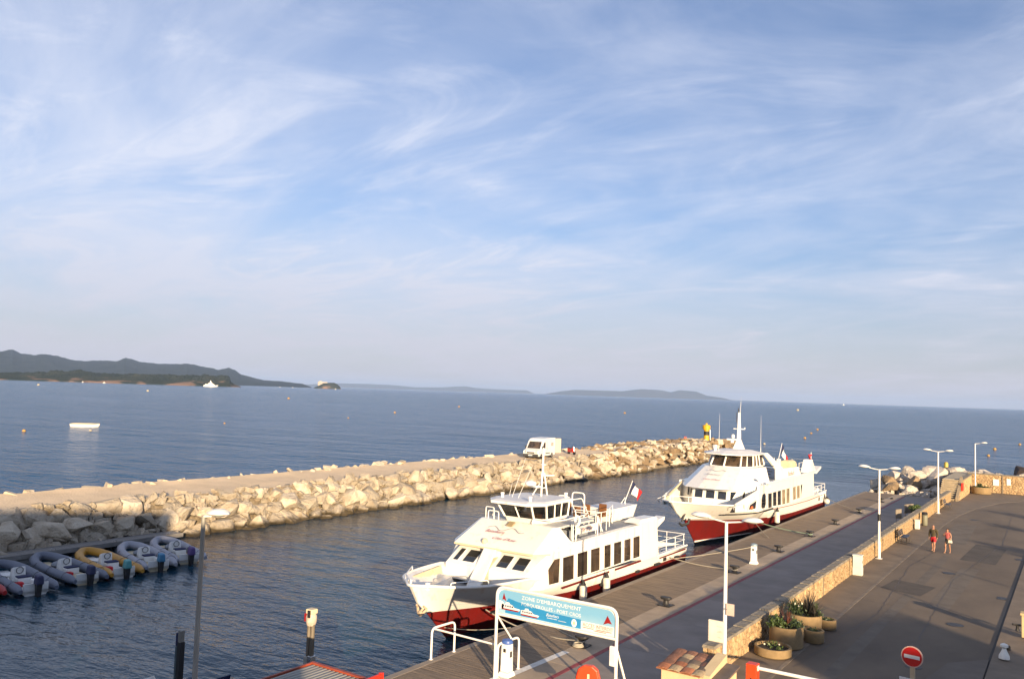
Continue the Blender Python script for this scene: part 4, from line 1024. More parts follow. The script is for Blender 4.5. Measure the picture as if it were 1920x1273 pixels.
# exhaust casings on both quarters
for s in (1, -1):
    MB().prism([(s*2.2, 17.2, 1.7), (s*2.93, 17.2, 1.7), (s*2.93, 19.7, 1.7), (s*2.2, 19.7, 1.7)], [(s*2.2, 17.0, 3.95), (s*2.95, 17.0, 3.95), (s*2.95, 19.3, 3.95), (s*2.2, 19.3, 3.95)]).build('exhaust_casing', m_white, f1, bevel=.03)
    MB().prism([(s*2.0, 16.7, 3.952), (s*2.96, 16.7, 3.952), (s*2.96, 19.4, 3.952), (s*2.0, 19.4, 3.952)], [(s*2.1, 17.2, 4.15), (s*2.9, 17.2, 4.15), (s*2.9, 19.2, 4.12), (s*2.1, 19.2, 4.12)]).build('casing_cap', m_white, f1, bevel=.02)
    MB().prism([(s*2.3, 19.3, 3.35), (s*2.9, 19.3, 3.35), (s*2.9, 20.5, 3.75), (s*2.3, 20.5, 3.75)], [(s*2.3, 19.3, 3.85), (s*2.9, 19.3, 3.85), (s*2.9, 20.6, 3.98), (s*2.3, 20.6, 3.98)]).build('exhaust_fin', m_white, f1, bevel=.02)
# stern
rail_run(f1, [(2.75, 19.8, 1.75), (2.7, 24.3, 1.72), (-2.7, 24.3, 1.72), (-2.75, 19.8, 1.75)], .72, 11)
for x, y in ((2.2, 20.8), (2.2, 22.6), (-1.2, 22)): MB().box(x - .3, x + .3, y - .3, y + .5, 1.25, 1.62).build('deck_locker', m_roofw, f1, bevel=.03)
MB().lathe([(.1, 1.25), (.1, 1.9), (.14, 1.95)], (2.35, 20.2, 0), 10).build('mooring_bitt', m_black, f1, True)

# ---- far ferry
f2 = thing('ferry', (-24.3, 57.0, 0), 'farther and larger white passenger ferry with a tall mast and red bottom', 'ferry', 'passenger ferries moored along the quay')
L2_ = 32.4
sh = (0.0, [0, .15, .6, 1.8, 4, 7, 11, 16, 25, 34], [.07, .2, .52, 1.32, 2.35, 3.05, 3.35, 3.4, 3.4, 3.2], [0, 3, 6, 9, 12, 18, 26, 34], [3.75, 3.45, 3.2, 3.0, 2.6, 2.35, 2.25, 2.35])
rd = (2.6, [0, 1, 2.5, 5, 8, 12, 18, 31], [.03, .32, .85, 1.70, 2.5, 3.1, 3.3, 3.15], [2.6, 7, 12, 20, 34], [2.15, 1.85, 1.6, 1.35, 1.2])
wl = (4.7, [0, 2.5, 5, 9, 13, 20, 30], [.03, .7, 1.4, 2.3, 2.85, 3.15, 3.05], [0, 34], [.28, .28])
ke = (5.4, [0, 3, 7, 13, 29], [.02, .5, 1.2, 1.9, 2.0], [0, 34], [-.9, -.9])
mi = (1.1, [0, .6, 1.6, 3.5, 6, 9, 12, 33], [.05, .30, .80, 1.64, 2.58, 3.2, 3.38, 3.2], [0, 6, 12, 18, 34], [2.9, 2.5, 2.15, 1.85, 1.7])
hull(f2, L2_, sh, rd, (wl, ke, mi), 2.3, 9.2)
wlr = [(s*interp(y - 4.7, wl[1], wl[2]), y, .2) for s, yy in ((1, [4.7, 5.5, 7, 9, 12, 16]),) for y in yy]
MB().tube([(x + .03, y - .02, .30) for x, y, z in wlr], .07, 6, .03).build('boot_stripe', m_white, f2, True)
MB().prism([(x, y, 2.25) for x, y in ((-.05, 2.4), (.05, 2.4), (.9, 3.9), (1.7, 6), (2.4, 8.4), (-2.4, 8.4), (-1.7, 6), (-.9, 3.9))], [(x, y, 2.33) for x, y in ((-.05, 2.4), (.05, 2.4), (.9, 3.9), (1.7, 6), (2.4, 8.4), (-2.4, 8.4), (-1.7, 6), (-.9, 3.9))]).build('fore_deck', m_ltdeck, f2)
MB().box(-3.05, 3.05, 13.5, 32.0, 1.5, 1.7).build('main_deck', m_ltdeck, f2)
rail_run(f2, [(.1, .2, 3.75), (1.25, 1.8, 3.6), (2.1, 3.6, 3.42)], .42, 4, mid=False)
rail_run(f2, [(-.1, .2, 3.75), (-1.25, 1.8, 3.6), (-2.75, 5.6, 3.28)], .42, 4, mid=False)
MB().tube([(-2.5, 4.9, 3.3), (-3.05, 9.4, 4.25)], .09, 6).build('bow_strut', m_cream, f2)
anc = MB(); anc.tube([(.32, 2.0, 2.75), (.2, 1.7, 2.15)], .07, 6); anc.tube([(.05, 1.6, 2.05), (.2, 1.75, 1.85), (.5, 2.2, 2.0), (.55, 2.3, 2.35)], .1, 6); anc.build('anchor', m_black, f2, True)
# near-side bulwark that sweeps up to the upper deck, with openings
for s in (1, -1):
    MB().prism([(s*2.9, 5.6, 3.12), (s*3.04, 5.6, 3.12), (s*3.44, 9.9, 3.86), (s*3.3, 9.9, 3.86)], [(s*2.9, 5.4, 3.40), (s*3.04, 5.4, 3.40), (s*3.44, 9.9, 4.2), (s*3.3, 9.9, 4.2)]).build('sweep_beam', m_white, f2, bevel=.02)
    MB().prism([(s*3.24, 9.3, 2.6), (s*3.42, 9.3, 2.6), (s*3.42, 10.1, 2.5), (s*3.24, 10.1, 2.5)], [(s*3.24, 9.8, 4.4), (s*3.42, 9.8, 4.4), (s*3.42, 10.1, 4.4), (s*3.24, 10.1, 4.4)]).build('side_pillar', m_white, f2)
    MB().prism([(s*3.05, 6.9, 2.85), (s*3.22, 6.9, 2.85), (s*3.26, 7.4, 2.85), (s*3.1, 7.4, 2.85)], [(s*3.05, 6.7, 3.42), (s*3.22, 6.7, 3.42), (s*3.26, 7.2, 3.5), (s*3.1, 7.2, 3.5)]).build('bulwark_post', m_white, f2)
    MB().prism([(s*2.92, 5.5, 2.75), (s*3.02, 5.5, 2.75), (s*3.34, 9.8, 2.45), (s*3.24, 9.8, 2.45)], [(s*2.92, 5.5, 3.15), (s*3.02, 5.5, 3.15), (s*3.40, 9.8, 3.9), (s*3.3, 9.8, 3.9)]).build('bulwark_panel', m_white, f2)
    q = [(s*3.225, 7.6, 2.74), (s*3.345, 9.1, 2.70), (s*3.385, 9.2, 3.42), (s*3.25, 7.8, 3.12)]
    window(f2, q if s > 0 else q[::-1], (s, 0, 0), m_white, m_glassb, .04, .05, 'opening')
    MB().tube(arc([(s*3.02, 4.9, 3.0), (s*3.12, 4.6, 3.25), (s*3.3, 6.6, 3.3), (s*3.25, 6.8, 2.95)], .2), .03, 6).build('gate_rail', m_white2, f2)
    MB().box(*sorted((s*3.36, s*3.44)), 10.2, 13.6, 2.30, 2.38).build('rub_rail', m_black, f2)
MB().tube([(2.52, 4.6, 2.62), (2.98, 6.6, 2.48), (3.3, 9.0, 2.36), (3.42, 11.5, 2.3), (3.42, 13.6, 2.28)], .05, 6).build('rub_rail', m_black, f2)
MB().tube([(3.42, 13.6, 2.25), (3.43, 19, 2.08), (3.40, 25, 1.98), (3.26, 32.2, 2.02)], .03, 6).build('side_stripe', m_redline, f2)
MB().ell((3.33, 8.25, 2.86), (.06, .28, .14), 10, 6).build('folded_jacket', m_orange, f2, True)
# deckhouse
lo_ = [(-1.5, 7.7), (1.5, 7.7), (2.55, 9.2), (3.36, 10.0), (3.36, 27.0), (-3.36, 27.0), (-3.36, 10.0), (-2.55, 9.2)]
hi_ = [(-1.45, 8.2), (1.45, 8.2), (2.5, 9.5), (3.34, 10.2), (3.34, 27.0), (-3.34, 27.0), (-3.34, 10.2), (-2.5, 9.5)]
MB().prism([(x, y, 2.28) for x, y in lo_], [(x, y, 4.42) for x, y in hi_]).build('saloon', m_white, f2)
def zint(i, z): f = (z - 2.28)/2.14; return (lo_[i][0] + (hi_[i][0]-lo_[i][0])*f, lo_[i][1] + (hi_[i][1]-lo_[i][1])*f, z)
fq = (zint(0, 3.2), zint(1, 3.2), zint(0, 4.2), zint(1, 4.2))
for u0, u1 in ((.04, .30), (.36, .64), (.70, .97)): window(f2, quadface(fq, 0, u0, u1, .06, .78), quad_n(fq), m_white, m_glassb, .05, .03)
for a, b, rev in ((1, 2, 1), (7, 0, 1)):
    fq = (zint(a, 3.2), zint(b, 3.2), zint(a, 4.2), zint(b, 4.2))
    for u0, u1 in ((.08, .46), (.54, .93)): window(f2, quadface(fq, 0, u0, u1, .06, .78), quad_n(fq), m_white, m_glassb, .05, .03)
m_curt = mat('pale curtain glass', (0.36, 0.29, 0.19), 0.15, var=.3, scale=1.5)
for s in (1, -1):
    q = [(s*3.37, 10.55, 2.55), (s*3.37, 11.45, 2.55), (s*3.37, 11.7, 2.85), (s*3.36, 11.7, 3.5), (s*3.36, 11.5, 3.76), (s*3.36, 10.7, 3.76), (s*3.37, 10.45, 3.35), (s*3.37, 10.4, 2.8)]
    window(f2, q if s > 0 else q[::-1], (s, 0, 0), m_white, m_glassb, .04, .03)
    for i in range(5):
        a = 12.25 + i*1.32; q = [(s*3.37, a, 2.42 - .03*i), (s*3.37, a + 1.1, 2.40 - .03*i), (s*3.365, a + 1.06, 3.66), (s*3.365, a - .06, 3.68)]
        window(f2, q if s > 0 else q[::-1], (s, 0, 0), m_white, m_curt if i > 2 else m_glassb, .035, .03)
    for i, (a, w) in enumerate(((19.6, 1.05), (20.9, 1.05), (22.2, .7))):
        q = [(s*3.37, a, 2.45), (s*3.37, a + (w if i < 2 else .15), 2.45), (s*3.365, a + w - .05, 3.66), (s*3.365, a - .05, 3.66)]
        window(f2, q if s > 0 else q[::-1], (s, 0, 0), m_white, m_curt if i < 2 else m_glassb, .035, .03)
MB().box(-3.42, 3.42, 12.6, 28.2, 4.42, 4.55).build('upper_deck', m_white, f2, bevel=.03)
MB().box(-3.1, 3.1, 14.2, 27.6, 4.552, 4.565).build('sun_deck', m_deck, f2)
# sloping fascia
fl = [(-2.0, 7.55), (-.7, 7.05), (.7, 7.05), (2.0, 7.55), (2.95, 9.2), (3.42, 12.9), (-3.42, 12.9), (-2.95, 9.2)]
fu = [(-1.55, 10.9), (-.55, 10.5), (.55, 10.5), (1.55, 10.9), (2.3, 12.2), (2.6, 14.2), (-2.6, 14.2), (-2.3, 12.2)]
MB().prism([(x, y, 4.14) for x, y in fl], [(x, y, 5.66) for x, y in fu]).build('fascia', m_white, f2, bevel=.04)
def onf(u, v): return (-.1 + 1.9*u, 7.05 + (.55*max(0, u - .42)) + 3.42*v - .05, 4.14 + 1.52*v + .06)
tl = atan2(1.52, 3.42)
write("Bateliers", 'lettering', 1.2, m_script2, f2, onf(-.05, .62), (tl, 0, 0), .35)
write("Côte d'Azur", 'lettering', 1.5, m_script, f2, onf(.05, .40), (tl, 0, 0), .35)
MB().tube([onf(-.4 + .8*k/12, .80 + .03*sin(k*.8)) for k in range(13)], .02, 5).build('wave_emblem', m_script2, f2)
# wheelhouse
wb = [(-1.3, 11.3), (0, 10.9), (1.3, 11.3), (1.95, 12.7), (2.0, 15.6), (-2.0, 15.6), (-1.95, 12.7)]
wt = [(-1.15, 12.1), (0, 11.7), (1.15, 12.1), (1.75, 13.2), (1.8, 15.4), (-1.8, 15.4), (-1.75, 13.2)]
MB().prism([(x, y, 5.5) for x, y in wb], lerp_ring(.12, 5.72)).build('wheelhouse_wall', m_white, f2)
A, B = lerp_ring(.12, 5.722), lerp_ring(.95, 6.66)
gl = MB(); gl.loft([[(x*.98, y + (.02 if y < 14 else -.02), z) for x, y, z in A], [(x*.98, y + (.02 if y < 14 else -.02), z) for x, y, z in B]], True); gl.build('wheelhouse_glass', m_glass, f2)
def post2(p, q, w): MB().tube([p, q], w, 4).build('window_post', m_white, f2)
for i in range(7): post2(A[i], B[i], .085)
for i in (2, 6, 3, 0, 1):
    k = (i + 1) % 7
    if i in (2, 6): post2(Vector(A[i]).lerp(Vector(A[k]), .5), Vector(B[i]).lerp(Vector(B[k]), .5), .06)
for a, b in ((3, 4), (6, 5)):
    for f_ in (.33, .62): post2(Vector(A[a]).lerp(Vector(A[b]), f_), Vector(B[a]).lerp(Vector(B[b]), f_), .07)
rp = [(-1.5, 10.9), (0, 10.5), (1.5, 10.9), (2.25, 12.4), (2.2, 15.4), (1.7, 16.0), (-1.7, 16.0), (-2.2, 15.4), (-2.25, 12.4)]
MB().prism([(x, y, 6.66) for x, y in rp], [(x*1.02, y, 6.76) for x, y in rp]).build('wheelhouse_eave', m_white, f2, bevel=.02)
MB().prism([(x*1.0, y, 6.762) for x, y in rp], [(x*.55, 13.2 + (y - 13.2)*.55, 7.02) for x, y in rp]).build('wheelhouse_roof', m_roofw, f2)
MB().lathe([(.13, 6.85), (.16, 7.1), (.2, 7.15), (.2, 7.4), (.1, 7.42)], (-1.0, 11.6, 0), 10).build('searchlight', m_white2, f2, True)
# mast
MB().prism([(-.42, 14.2, 6.9), (.42, 14.2, 6.9), (.42, 15.3, 6.9), (-.42, 15.3, 6.9)], [(-.13, 14.62, 7.9), (.13, 14.62, 7.9), (.13, 14.95, 7.9), (-.13, 14.95, 7.9)]).build('mast_base', m_white, f2, bevel=.04)
mm = MB(); mm.prism([(-.13, 14.62, 7.9), (.13, 14.62, 7.9), (.13, 14.95, 7.9), (-.13, 14.95, 7.9)], [(-.07, 14.72, 10.2), (.07, 14.72, 10.2), (.07, 14.9, 10.2), (-.07, 14.9, 10.2)])
mm.tube([(-.5, 14.8, 8.75), (.5, 14.8, 8.75)], .05, 6); mm.tube([(.5, 14.8, 8.75), (.5, 14.8, 8.9)], .04, 6); mm.build('mast', m_white2, f2)
whip(f2, (.05, 14.85, 10.1), (.12, 14.9, 11.6), .02)
MB().tube([(-.05, 14.7, 10.2), (-.05, 14.7, 10.55)], .05, 6).build('mast_light', m_black, f2); MB().tube([(-.2, 14.7, 9.3), (-.2, 14.7, 10.2)], .03, 6).build('halyard_block', m_black, f2)
MB().box(-.85, .1, 14.0, 14.25, 7.75, 7.9).build('radar_scanner', m_white, f2, bevel=.03); MB().lathe([(.16, 7.55), (.16, 7.75)], (-.38, 14.12, 0), 10).build('radar_base', m_white, f2, True); MB().ell((-.3, 14.1, 8.1), (.17, .17, .2), 10, 8).build('antenna_dome', m_white, f2, True)
whip(f2, (-.4, 10.9, 6.9), (-.4, 11.0, 10.1), .018); whip(f2, (.3, 20.0, 6.9), (.3, 20.0, 9.9), .018); MB().tube([(.3, 20, 4.6), (.3, 20, 6.9)], .03, 6).build('antenna_post', m_white2, f2)
# raked arch, stairs, upper bulwark
for s in (1, -1):
    MB().prism([(s*2.9, 15.6, 5.4), (s*3.1, 15.6, 5.4), (s*3.1, 17.6, 5.4), (s*2.9, 17.6, 5.4)], [(s*2.0, 14.9, 6.78), (s*2.2, 14.9, 6.78), (s*2.2, 15.9, 6.78), (s*2.0, 15.9, 6.78)]).build('raked_arch', m_white, f2, bevel=.03)
    MB().prism([(s*3.05, 15.2, 4.55), (s*3.25, 15.2, 4.55), (s*3.25, 22.8, 4.55), (s*3.05, 22.8, 4.55)], [(s*2.95, 15.5, 5.42), (s*3.1, 15.5, 5.42), (s*3.15, 22.2, 5.30), (s*3.0, 22.2, 5.30)]).build('upper_bulwark', m_white, f2, bevel=.02)
for i in range(6): MB().box(2.2, 2.95, 13.6 + i*.28, 13.95 + i*.28, 4.6 + i*.22, 4.64 + i*.22).build('stair_tread', m_black, f2)
write("Bateliers", 'lettering', 1.9, m_script, f2, (3.215, 19.6, 4.86), (pi/2 - .12, 0, pi/2), .3)
for x, y, r in ((2.2, 21.6, .52), (2.2, 23.0, .46)):
    lr = MB(); lr.tube([(x, y - .5, 5.35), (x, y + .5, 5.35)], r, 14); lr.build('raft_canister', m_cream, f2, True); MB().box(x - .4, x + .4, y - .5, y + .5, 4.57, 4.95).build('raft_cradle', m_white2, f2)
rail_run(f2, [(3.1, 22.6, 4.56), (3.1, 27.6, 4.56), (-3.1, 27.6, 4.56), (-3.1, 16, 4.56)], 1.05, 14)
for s in (1, -1):
    MB().prism([(s*2.6, 24.9, 4.56), (s*3.3, 24.9, 4.56), (s*3.3, 28.0, 4.56), (s*2.6, 28.0, 4.56)], [(s*2.6, 26.0, 5.75), (s*3.2, 26.0, 5.75), (s*3.2, 27.0, 5.75), (s*2.6, 27.0, 5.75)]).build('funnel', m_white, f2, bevel=.04)
    MB().prism([(s*2.7, 27.9, 4.3), (s*3.4, 27.9, 4.3), (s*3.4, 29.6, 4.72), (s*2.7, 29.6, 4.72)], [(s*2.7, 27.9, 4.54), (s*3.4, 27.9, 4.54), (s*3.4, 29.7, 4.95), (s*2.7, 29.7, 4.95)]).build('wing_fin', m_white, f2, bevel=.03)
flag(f2, (1.6, 21.2, 5.9), (1.8, 21.6, 7.4), 1.0, 1.5)
MB().prism([(1.4, 20.9, 4.57), (1.9, 20.9, 4.57), (1.9, 21.4, 4.57), (1.4, 21.4, 4.57)], [(1.5, 21.0, 5.95), (1.8, 21.0, 5.95), (1.8, 21.3, 5.95), (1.5, 21.3, 5.95)]).build('staff_base', m_white, f2)
rg = MB(); rows = [[(2.9 + .18*sin(k*1.1 + j), 27.3 + .25*j/3 + .1*cos(k), 5.3 + k*.22) for k in range(5)] for j in range(4)]; rg.loft(rows); rr_ = rg.build('red_pennant', m_flagr, f2, True); sm = rr_.modifiers.new('thick', 'SOLIDIFY'); sm.thickness = .02
MB().tube([(2.95, 27.5, 4.6), (2.95, 27.5, 6.4)], .025, 6).build('pennant_staff', m_white2, f2)
rail_run(f2, [(3.25, 27.4, 2.3), (3.15, 32.2, 2.33), (-3.15, 32.2, 2.33), (-3.25, 27.4, 2.3)], .7, 11)
for x, y in ((2.5, 29.4), (2.4, 31.2), (-1, 30.6)): MB().box(x - .35, x + .35, y - .4, y + .4, 1.7, 2.6).build('deck_locker', m_roofw, f2, bevel=.03)
MB().box(3.1, 3.32, 29.3, 29.5, 1.55, 1.9).build('scupper', m_black, f2); MB().box(3.05, 3.3, 31.6, 31.8, 1.6, 1.95).build('scupper', m_black, f2)

# fenders hang from the ferries
m_fend = mat('grey white fender', (0.62, 0.60, 0.55), 0.55, var=0.12, scale=4)
def fender(x, y, z, r, h, label, ball=False):
    t = thing('fender', (x, y, z), label, 'fender', 'fenders hung from the ferries')
    b = MB()
    if ball: b.ell((0, 0, 0), (r, r, r*1.05), 14, 10)
    else: b.lathe([(.05, h*.56), (r*.6, h*.52), (r, h*.42), (r, -h*.42), (r*.6, -h*.5), (.05, -h*.54)], n=14)
    b.build('body', m_fend, t, True)
    MB().lathe([(.03, h*.9), (r*.75, h*.55), (r*.5, h*.5)], n=10).build('cap', m_black, t, True)
    MB().tube([(0, 0, h*.5), (-.03, 0, h*1.2)], .014, 5).build('lanyard', m_rope, t)
fender(-20.66, 37.6, 1.28, .19, .72, 'white fender on the nearer ferry just above the boarding sign')
fender(-20.66, 40.15, 1.22, .19, .78, 'white cylinder fender halfway along the nearer ferry')
fender(-20.66, 71.0, 1.55, .22, .95, 'grey white fender on the farther ferry above the quay edge')
fender(-20.75, 88.4, 1.35, .3, .5, 'round white fender at the stern of the farther ferry', True)
# ------------------------------------------------------------------ boarding sign across the quay
m_signp = mat('white sign tube', (0.78, 0.75, 0.70), 0.35, var=0.04)
def grad_mat():
    m = bpy.data.materials.new('sea print'); m.use_nodes = True; N, L = m.node_tree.nodes, m.node_tree.links; b = N['Principled BSDF']; b.inputs['Roughness'].default_value = .35
    tc = N.new('ShaderNodeTexCoord'); s = N.new('ShaderNodeSeparateXYZ'); L.new(tc.outputs['Object'], s.inputs[0])
    n = N.new('ShaderNodeTexNoise'); n.inputs['Scale'].default_value = 1.4; n.inputs['Detail'].default_value = 5; L.new(tc.outputs['Object'], n.inputs[0])
    a = N.new('ShaderNodeMath'); a.operation = 'MULTIPLY_ADD'; L.new(n.outputs[0], a.inputs[0]); a.inputs[1].default_value = .5; L.new(s.outputs[2], a.inputs[2])
    r = N.new('ShaderNodeValToRGB'); r.color_ramp.elements[0].position = .0; r.color_ramp.elements[0].color = (.42, .58, .66, 1); r.color_ramp.elements[1].position = .85; r.color_ramp.elements[1].color = (.17, .38, .56, 1)
    L.new(a.outputs[0], r.inputs[0]); L.new(r.outputs[0], b.inputs['Base Color']); return m
m_print = grad_mat(); m_blue = mat('blue sea print', (0.03, 0.24, 0.50), .35, var=.08, scale=2); m_lett = mat('white lettering', (0.78, 0.78, 0.76), .4); m_redl = mat('red lettering', (0.62, 0.12, 0.07), .4)
SX0, SX1, SY = -16.98, -12.25, 24.6
sg = thing('boarding_sign', (SX0, SY, G), 'white tube gantry with a blue boarding sign spanning the quay', 'sign')
W_ = SX1 - SX0; TOP = 3.22; BOT = 2.27
MB().tube(arc([(0, 0, -.02), (0, 0, TOP), (W_, 0, TOP), (W_, 0, -.02)], .32, 7), .055, 10).build('frame', m_signp, sg, True)
MB().tube([(0, 0, BOT), (W_, 0, BOT)], .05, 10).build('lower_bar', m_signp, sg, True)
MB().box(.06, W_ - .06, -.012, .012, BOT + .06, TOP - .06).build('backing_board', m_lett, sg)
pb = MB(); cr = .26; h0, h1 = BOT + .07, TOP - .07; x0, x1 = .07, W_ - .07
pts = [(x0, h0), (x1, h0)] + [(x1 - cr + cr*sin(a*pi/10), h1 - cr + cr*cos(a*pi/10)) for a in range(5, -1, -1)] + [(x0 + cr - cr*sin(a*pi/10), h1 - cr + cr*cos(a*pi/10)) for a in range(0, 6)]
pb.prism([(x, -.016, z - BOT) for x, z in pts], [(x, -.0135, z - BOT) for x, z in pts]); pb.build('sea_print', m_print, sg, loc=(0, 0, BOT))
def plate(name, m, pts, y, par=sg, t=.002): return MB().prism([(x, y, z) for x, z in pts], [(x, y + t, z) for x, z in pts]).build(name, m, par)
plate('blue_band', m_blue, [(x0 + .3, BOT + .10), (3.42, BOT + .10), (3.42, BOT + .40), (2.2, BOT + .42), (1.4, BOT + .5), (.85, BOT + .56), (.5, BOT + .62), (.42, BOT + .5)], -.019)
def mini_boat(cx, cz, s):
    plate('boat_print', m_redline, [(cx - .50*s, cz), (cx + .55*s, cz), (cx + .62*s, cz + .07*s), (cx - .5*s, cz + .08*s)], -.0225)
    plate('boat_print', m_lett, [(cx - .52*s, cz + .08*s), (cx + .64*s, cz + .07*s), (cx + .70*s, cz + .16*s), (cx + .32*s, cz + .19*s), (cx + .18*s, cz + .31*s), (cx + .02*s, cz + .34*s), (cx - .02*s, cz + .42*s), (cx - .22*s, cz + .42*s), (cx - .28*s, cz + .30*s), (cx - .5*s, cz + .28*s)], -.0225)
    for k in range(5): plate('boat_print', m_navy, [(cx - .42*s + k*.14*s, cz + .17*s), (cx - .33*s + k*.14*s, cz + .17*s), (cx - .33*s + k*.14*s, cz + .25*s), (cx - .42*s + k*.14*s, cz + .25*s)], -.0245, t=.001)
mini_boat(.55, BOT + .20, .66); mini_boat(1.35, BOT + .13, .62)
plate('boat_print', m_lett, [(.09, BOT + .22), (.3, BOT + .22), (.3, BOT + .45), (.12, BOT + .5)], -.0225)
for cx, r in ((.30, 0), (W_ - .33, .3)):
    a = [(-.06, -.10), (.0, .16), (.12, -.13), (.0, -.06)] if r == 0 else [(-.15, -.14), (.0, .16), (.16, -.08), (.02, -.07)]
    plate('arrow', m_redline, [(cx + p*1.0, TOP - .33 + q) for p, q in a] if r == 0 else [(cx + p, TOP - .42 + q) for p, q in a], -.0225)
write("ZONE D'EMBARQUEMENT", 'lettering', 2.36, m_lett, sg, (2.23, -.017, TOP - .23), height=.155)
write("PORQUEROLLES - PORT CROS", 'lettering', 2.36, m_lett, sg, (2.23, -.017, TOP - .44), height=.135)
plate('red_notice', m_lett, [(3.42, BOT + .08), (W_ - .09, BOT + .08), (W_ - .09, BOT + .36), (3.42, BOT + .36)], -.0195)
write("ACCES INTERDIT", 'lettering', 1.12, m_redl, sg, (4.05, -.0205, BOT + .265), height=.115)
for a, b, z in ((3.5, 3.9, .16), (3.97, 4.55, .16), (3.9, 4.35, .115)): plate('small_print', m_redl, [(a, BOT + z), (b, BOT + z), (b, BOT + z + .022), (a, BOT + z + .022)], -.0215)
rd_ = [(3.16 + .10*cos(2*pi*k/16), BOT + .24 + .13*sin(2*pi*k/16)) for k in range(16)]; plate('round_emblem', m_lett, rd_, -.0225)
plate('round_emblem', m_cream, [(3.16 + .045*cos(2*pi*k/8), BOT + .24 + .06*sin(2*pi*k/8)) for k in range(8)], -.0245, t=.001)
write("Bateliers", 'lettering', .5, m_lett, sg, (2.32, -.0205, BOT + .33), shear=.35)
for a, b, z in ((2.1, 2.5, .22), (2.55, 2.85, .2)): plate('small_print', m_lett, [(a, BOT + z), (b, BOT + z), (b, BOT + z + .015), (a, BOT + z + .015)], -.0215)
for x in (0, W_): MB().box(x - .13, x + .13, -.13, .13, -.01, .015).build('foot_plate', m_signp, sg)
MB().tube([(W_, 0, 2.0), (W_ + .02, 1.1, .0)], .04, 8).build('brace', m_signp, sg, True)
MB().tube([(0, 0, 2.25), (0, 1.05, 1.12)], .035, 8).build('brace', m_signp, sg, True)
MB().box(-.16, .04, -.14, -.03, 1.45, 2.07).build('switch_box', m_lett, sg, loc=(W_, -.03, 0), bevel=.012)

# white tube handrails at the gangway
hr = thing('handrail', (-20.0, 24.8, G), 'white tube handrail with two hoops beside the boarding sign', 'railing')
for x, w in ((-.05, 1.3), (2.98, 1.25)):
    MB().tube(arc([(x, 0, 0), (x, 0, 1.15), (x + .08, w, 1.15), (x + .08, w, 0)], .22, 5), .042, 10).build('hoop', m_signp, hr, True)
    for p in ((x, 0), (x + .08, w)): MB().lathe([(.085, 0), (.085, .012)], (p[0], p[1], 0), 12).build('foot_plate', m_signp, hr)
MB().tube([(-.02, .1, 1.12), (2.95, -.02, 1.12)], .036, 8).build('rail', m_signp, hr, True)

# service pedestals
def pedestal(x, y, h, cap, label):
    t = thing('service_pedestal', (x, y, G), label, 'service pedestal', 'service pedestals on the quay')
    MB().prism([(-.24, -.24, 0), (.24, -.24, 0), (.24, .24, 0), (-.24, .24, 0)], [(-.19, -.19, .16), (.19, -.19, .16), (.19, .19, .16), (-.19, .19, .16)]).build('foot', m_lett, t, bevel=.02)
    MB().prism([(-.17, -.17, .16), (.17, -.17, .16), (.17, .17, .16), (-.17, .17, .16)], [(-.155, -.155, h - .14), (.155, -.155, h - .14), (.155, .155, h - .14), (-.155, .155, h - .14)]).build('column', m_lett, t, bevel=.03)
    MB().lathe([(.2, h - .14), (.21, h - .08), (.18, h - .02), (.05, h + .02)], n=14).build('cap', cap, t, True)
    MB().box(-.04, .05, -.18, -.16, h - .42, h - .3).build('socket', m_black, t); MB().box(.16, .18, -.05, .05, h - .6, h - .4).build('socket', m_black, t)
pedestal(-16.85, 25.15, 1.28, mat('blue cap', (0.06, 0.13, 0.40), .4), 'white service pedestal with a blue cap inside the handrail')
pedestal(-16.45, 51.7, 1.24, mat('grey blue cap', (0.22, 0.30, 0.36), .4), 'white service pedestal with a grey blue cap among the bollards')

# mooring bollards
names = ['roped mooring bollard just beyond the boarding sign', 'second mooring bollard from the boarding sign', 'third mooring bollard from the boarding sign, below the nearer ferry stern',
         'fourth mooring bollard from the boarding sign, past the white pedestal', 'fifth mooring bollard from the boarding sign, tied with a green rope',
         'sixth mooring bollard from the boarding sign', 'seventh mooring bollard, tied to the stern of the farther ferry', 'last mooring bollard before the boulders']
bys = [30.0, 38.4, 48.3, 57.1, 65.2, 73.2, 82.6, 93.7]
bol = thing('mooring_bollard', (-16.5, bys[0], G), names[0], 'bollard', 'mooring bollards along the quay')
MB().box(-.32, .32, -.32, .32, 0, .035).build('base_plate', m_iron, bol, bevel=.008)
MB().lathe([(.2, .03), (.15, .08), (.125, .18), (.12, .26), (.16, .31)], n=14).build('shaft', m_iron, bol, True)
cap = MB(); cap.prism([(x, y, .30) for x, y in [(.30*cos(2*pi*k/14), .19*sin(2*pi*k/14)) for k in range(14)]], [(x, y, .41) for x, y in [(.31*cos(2*pi*k/14), .2*sin(2*pi*k/14)) for k in range(14)]]); cap.build('cap', m_iron, bol, bevel=.03)
for sx in (-.25, .25):
    for sy in (-.25, .25): MB().lathe([(.03, .035), (.03, .06)], (sx, sy, 0), 6).build('bolt', m_iron, bol)
for y, n in list(zip(bys, names))[1:]:
    c = copy_tree(bol); c.location = (-16.5 - (.1 if y > 90 else 0), y, G); c['label'] = n; c.rotation_euler = (0, 0, random.uniform(-.2, .2))

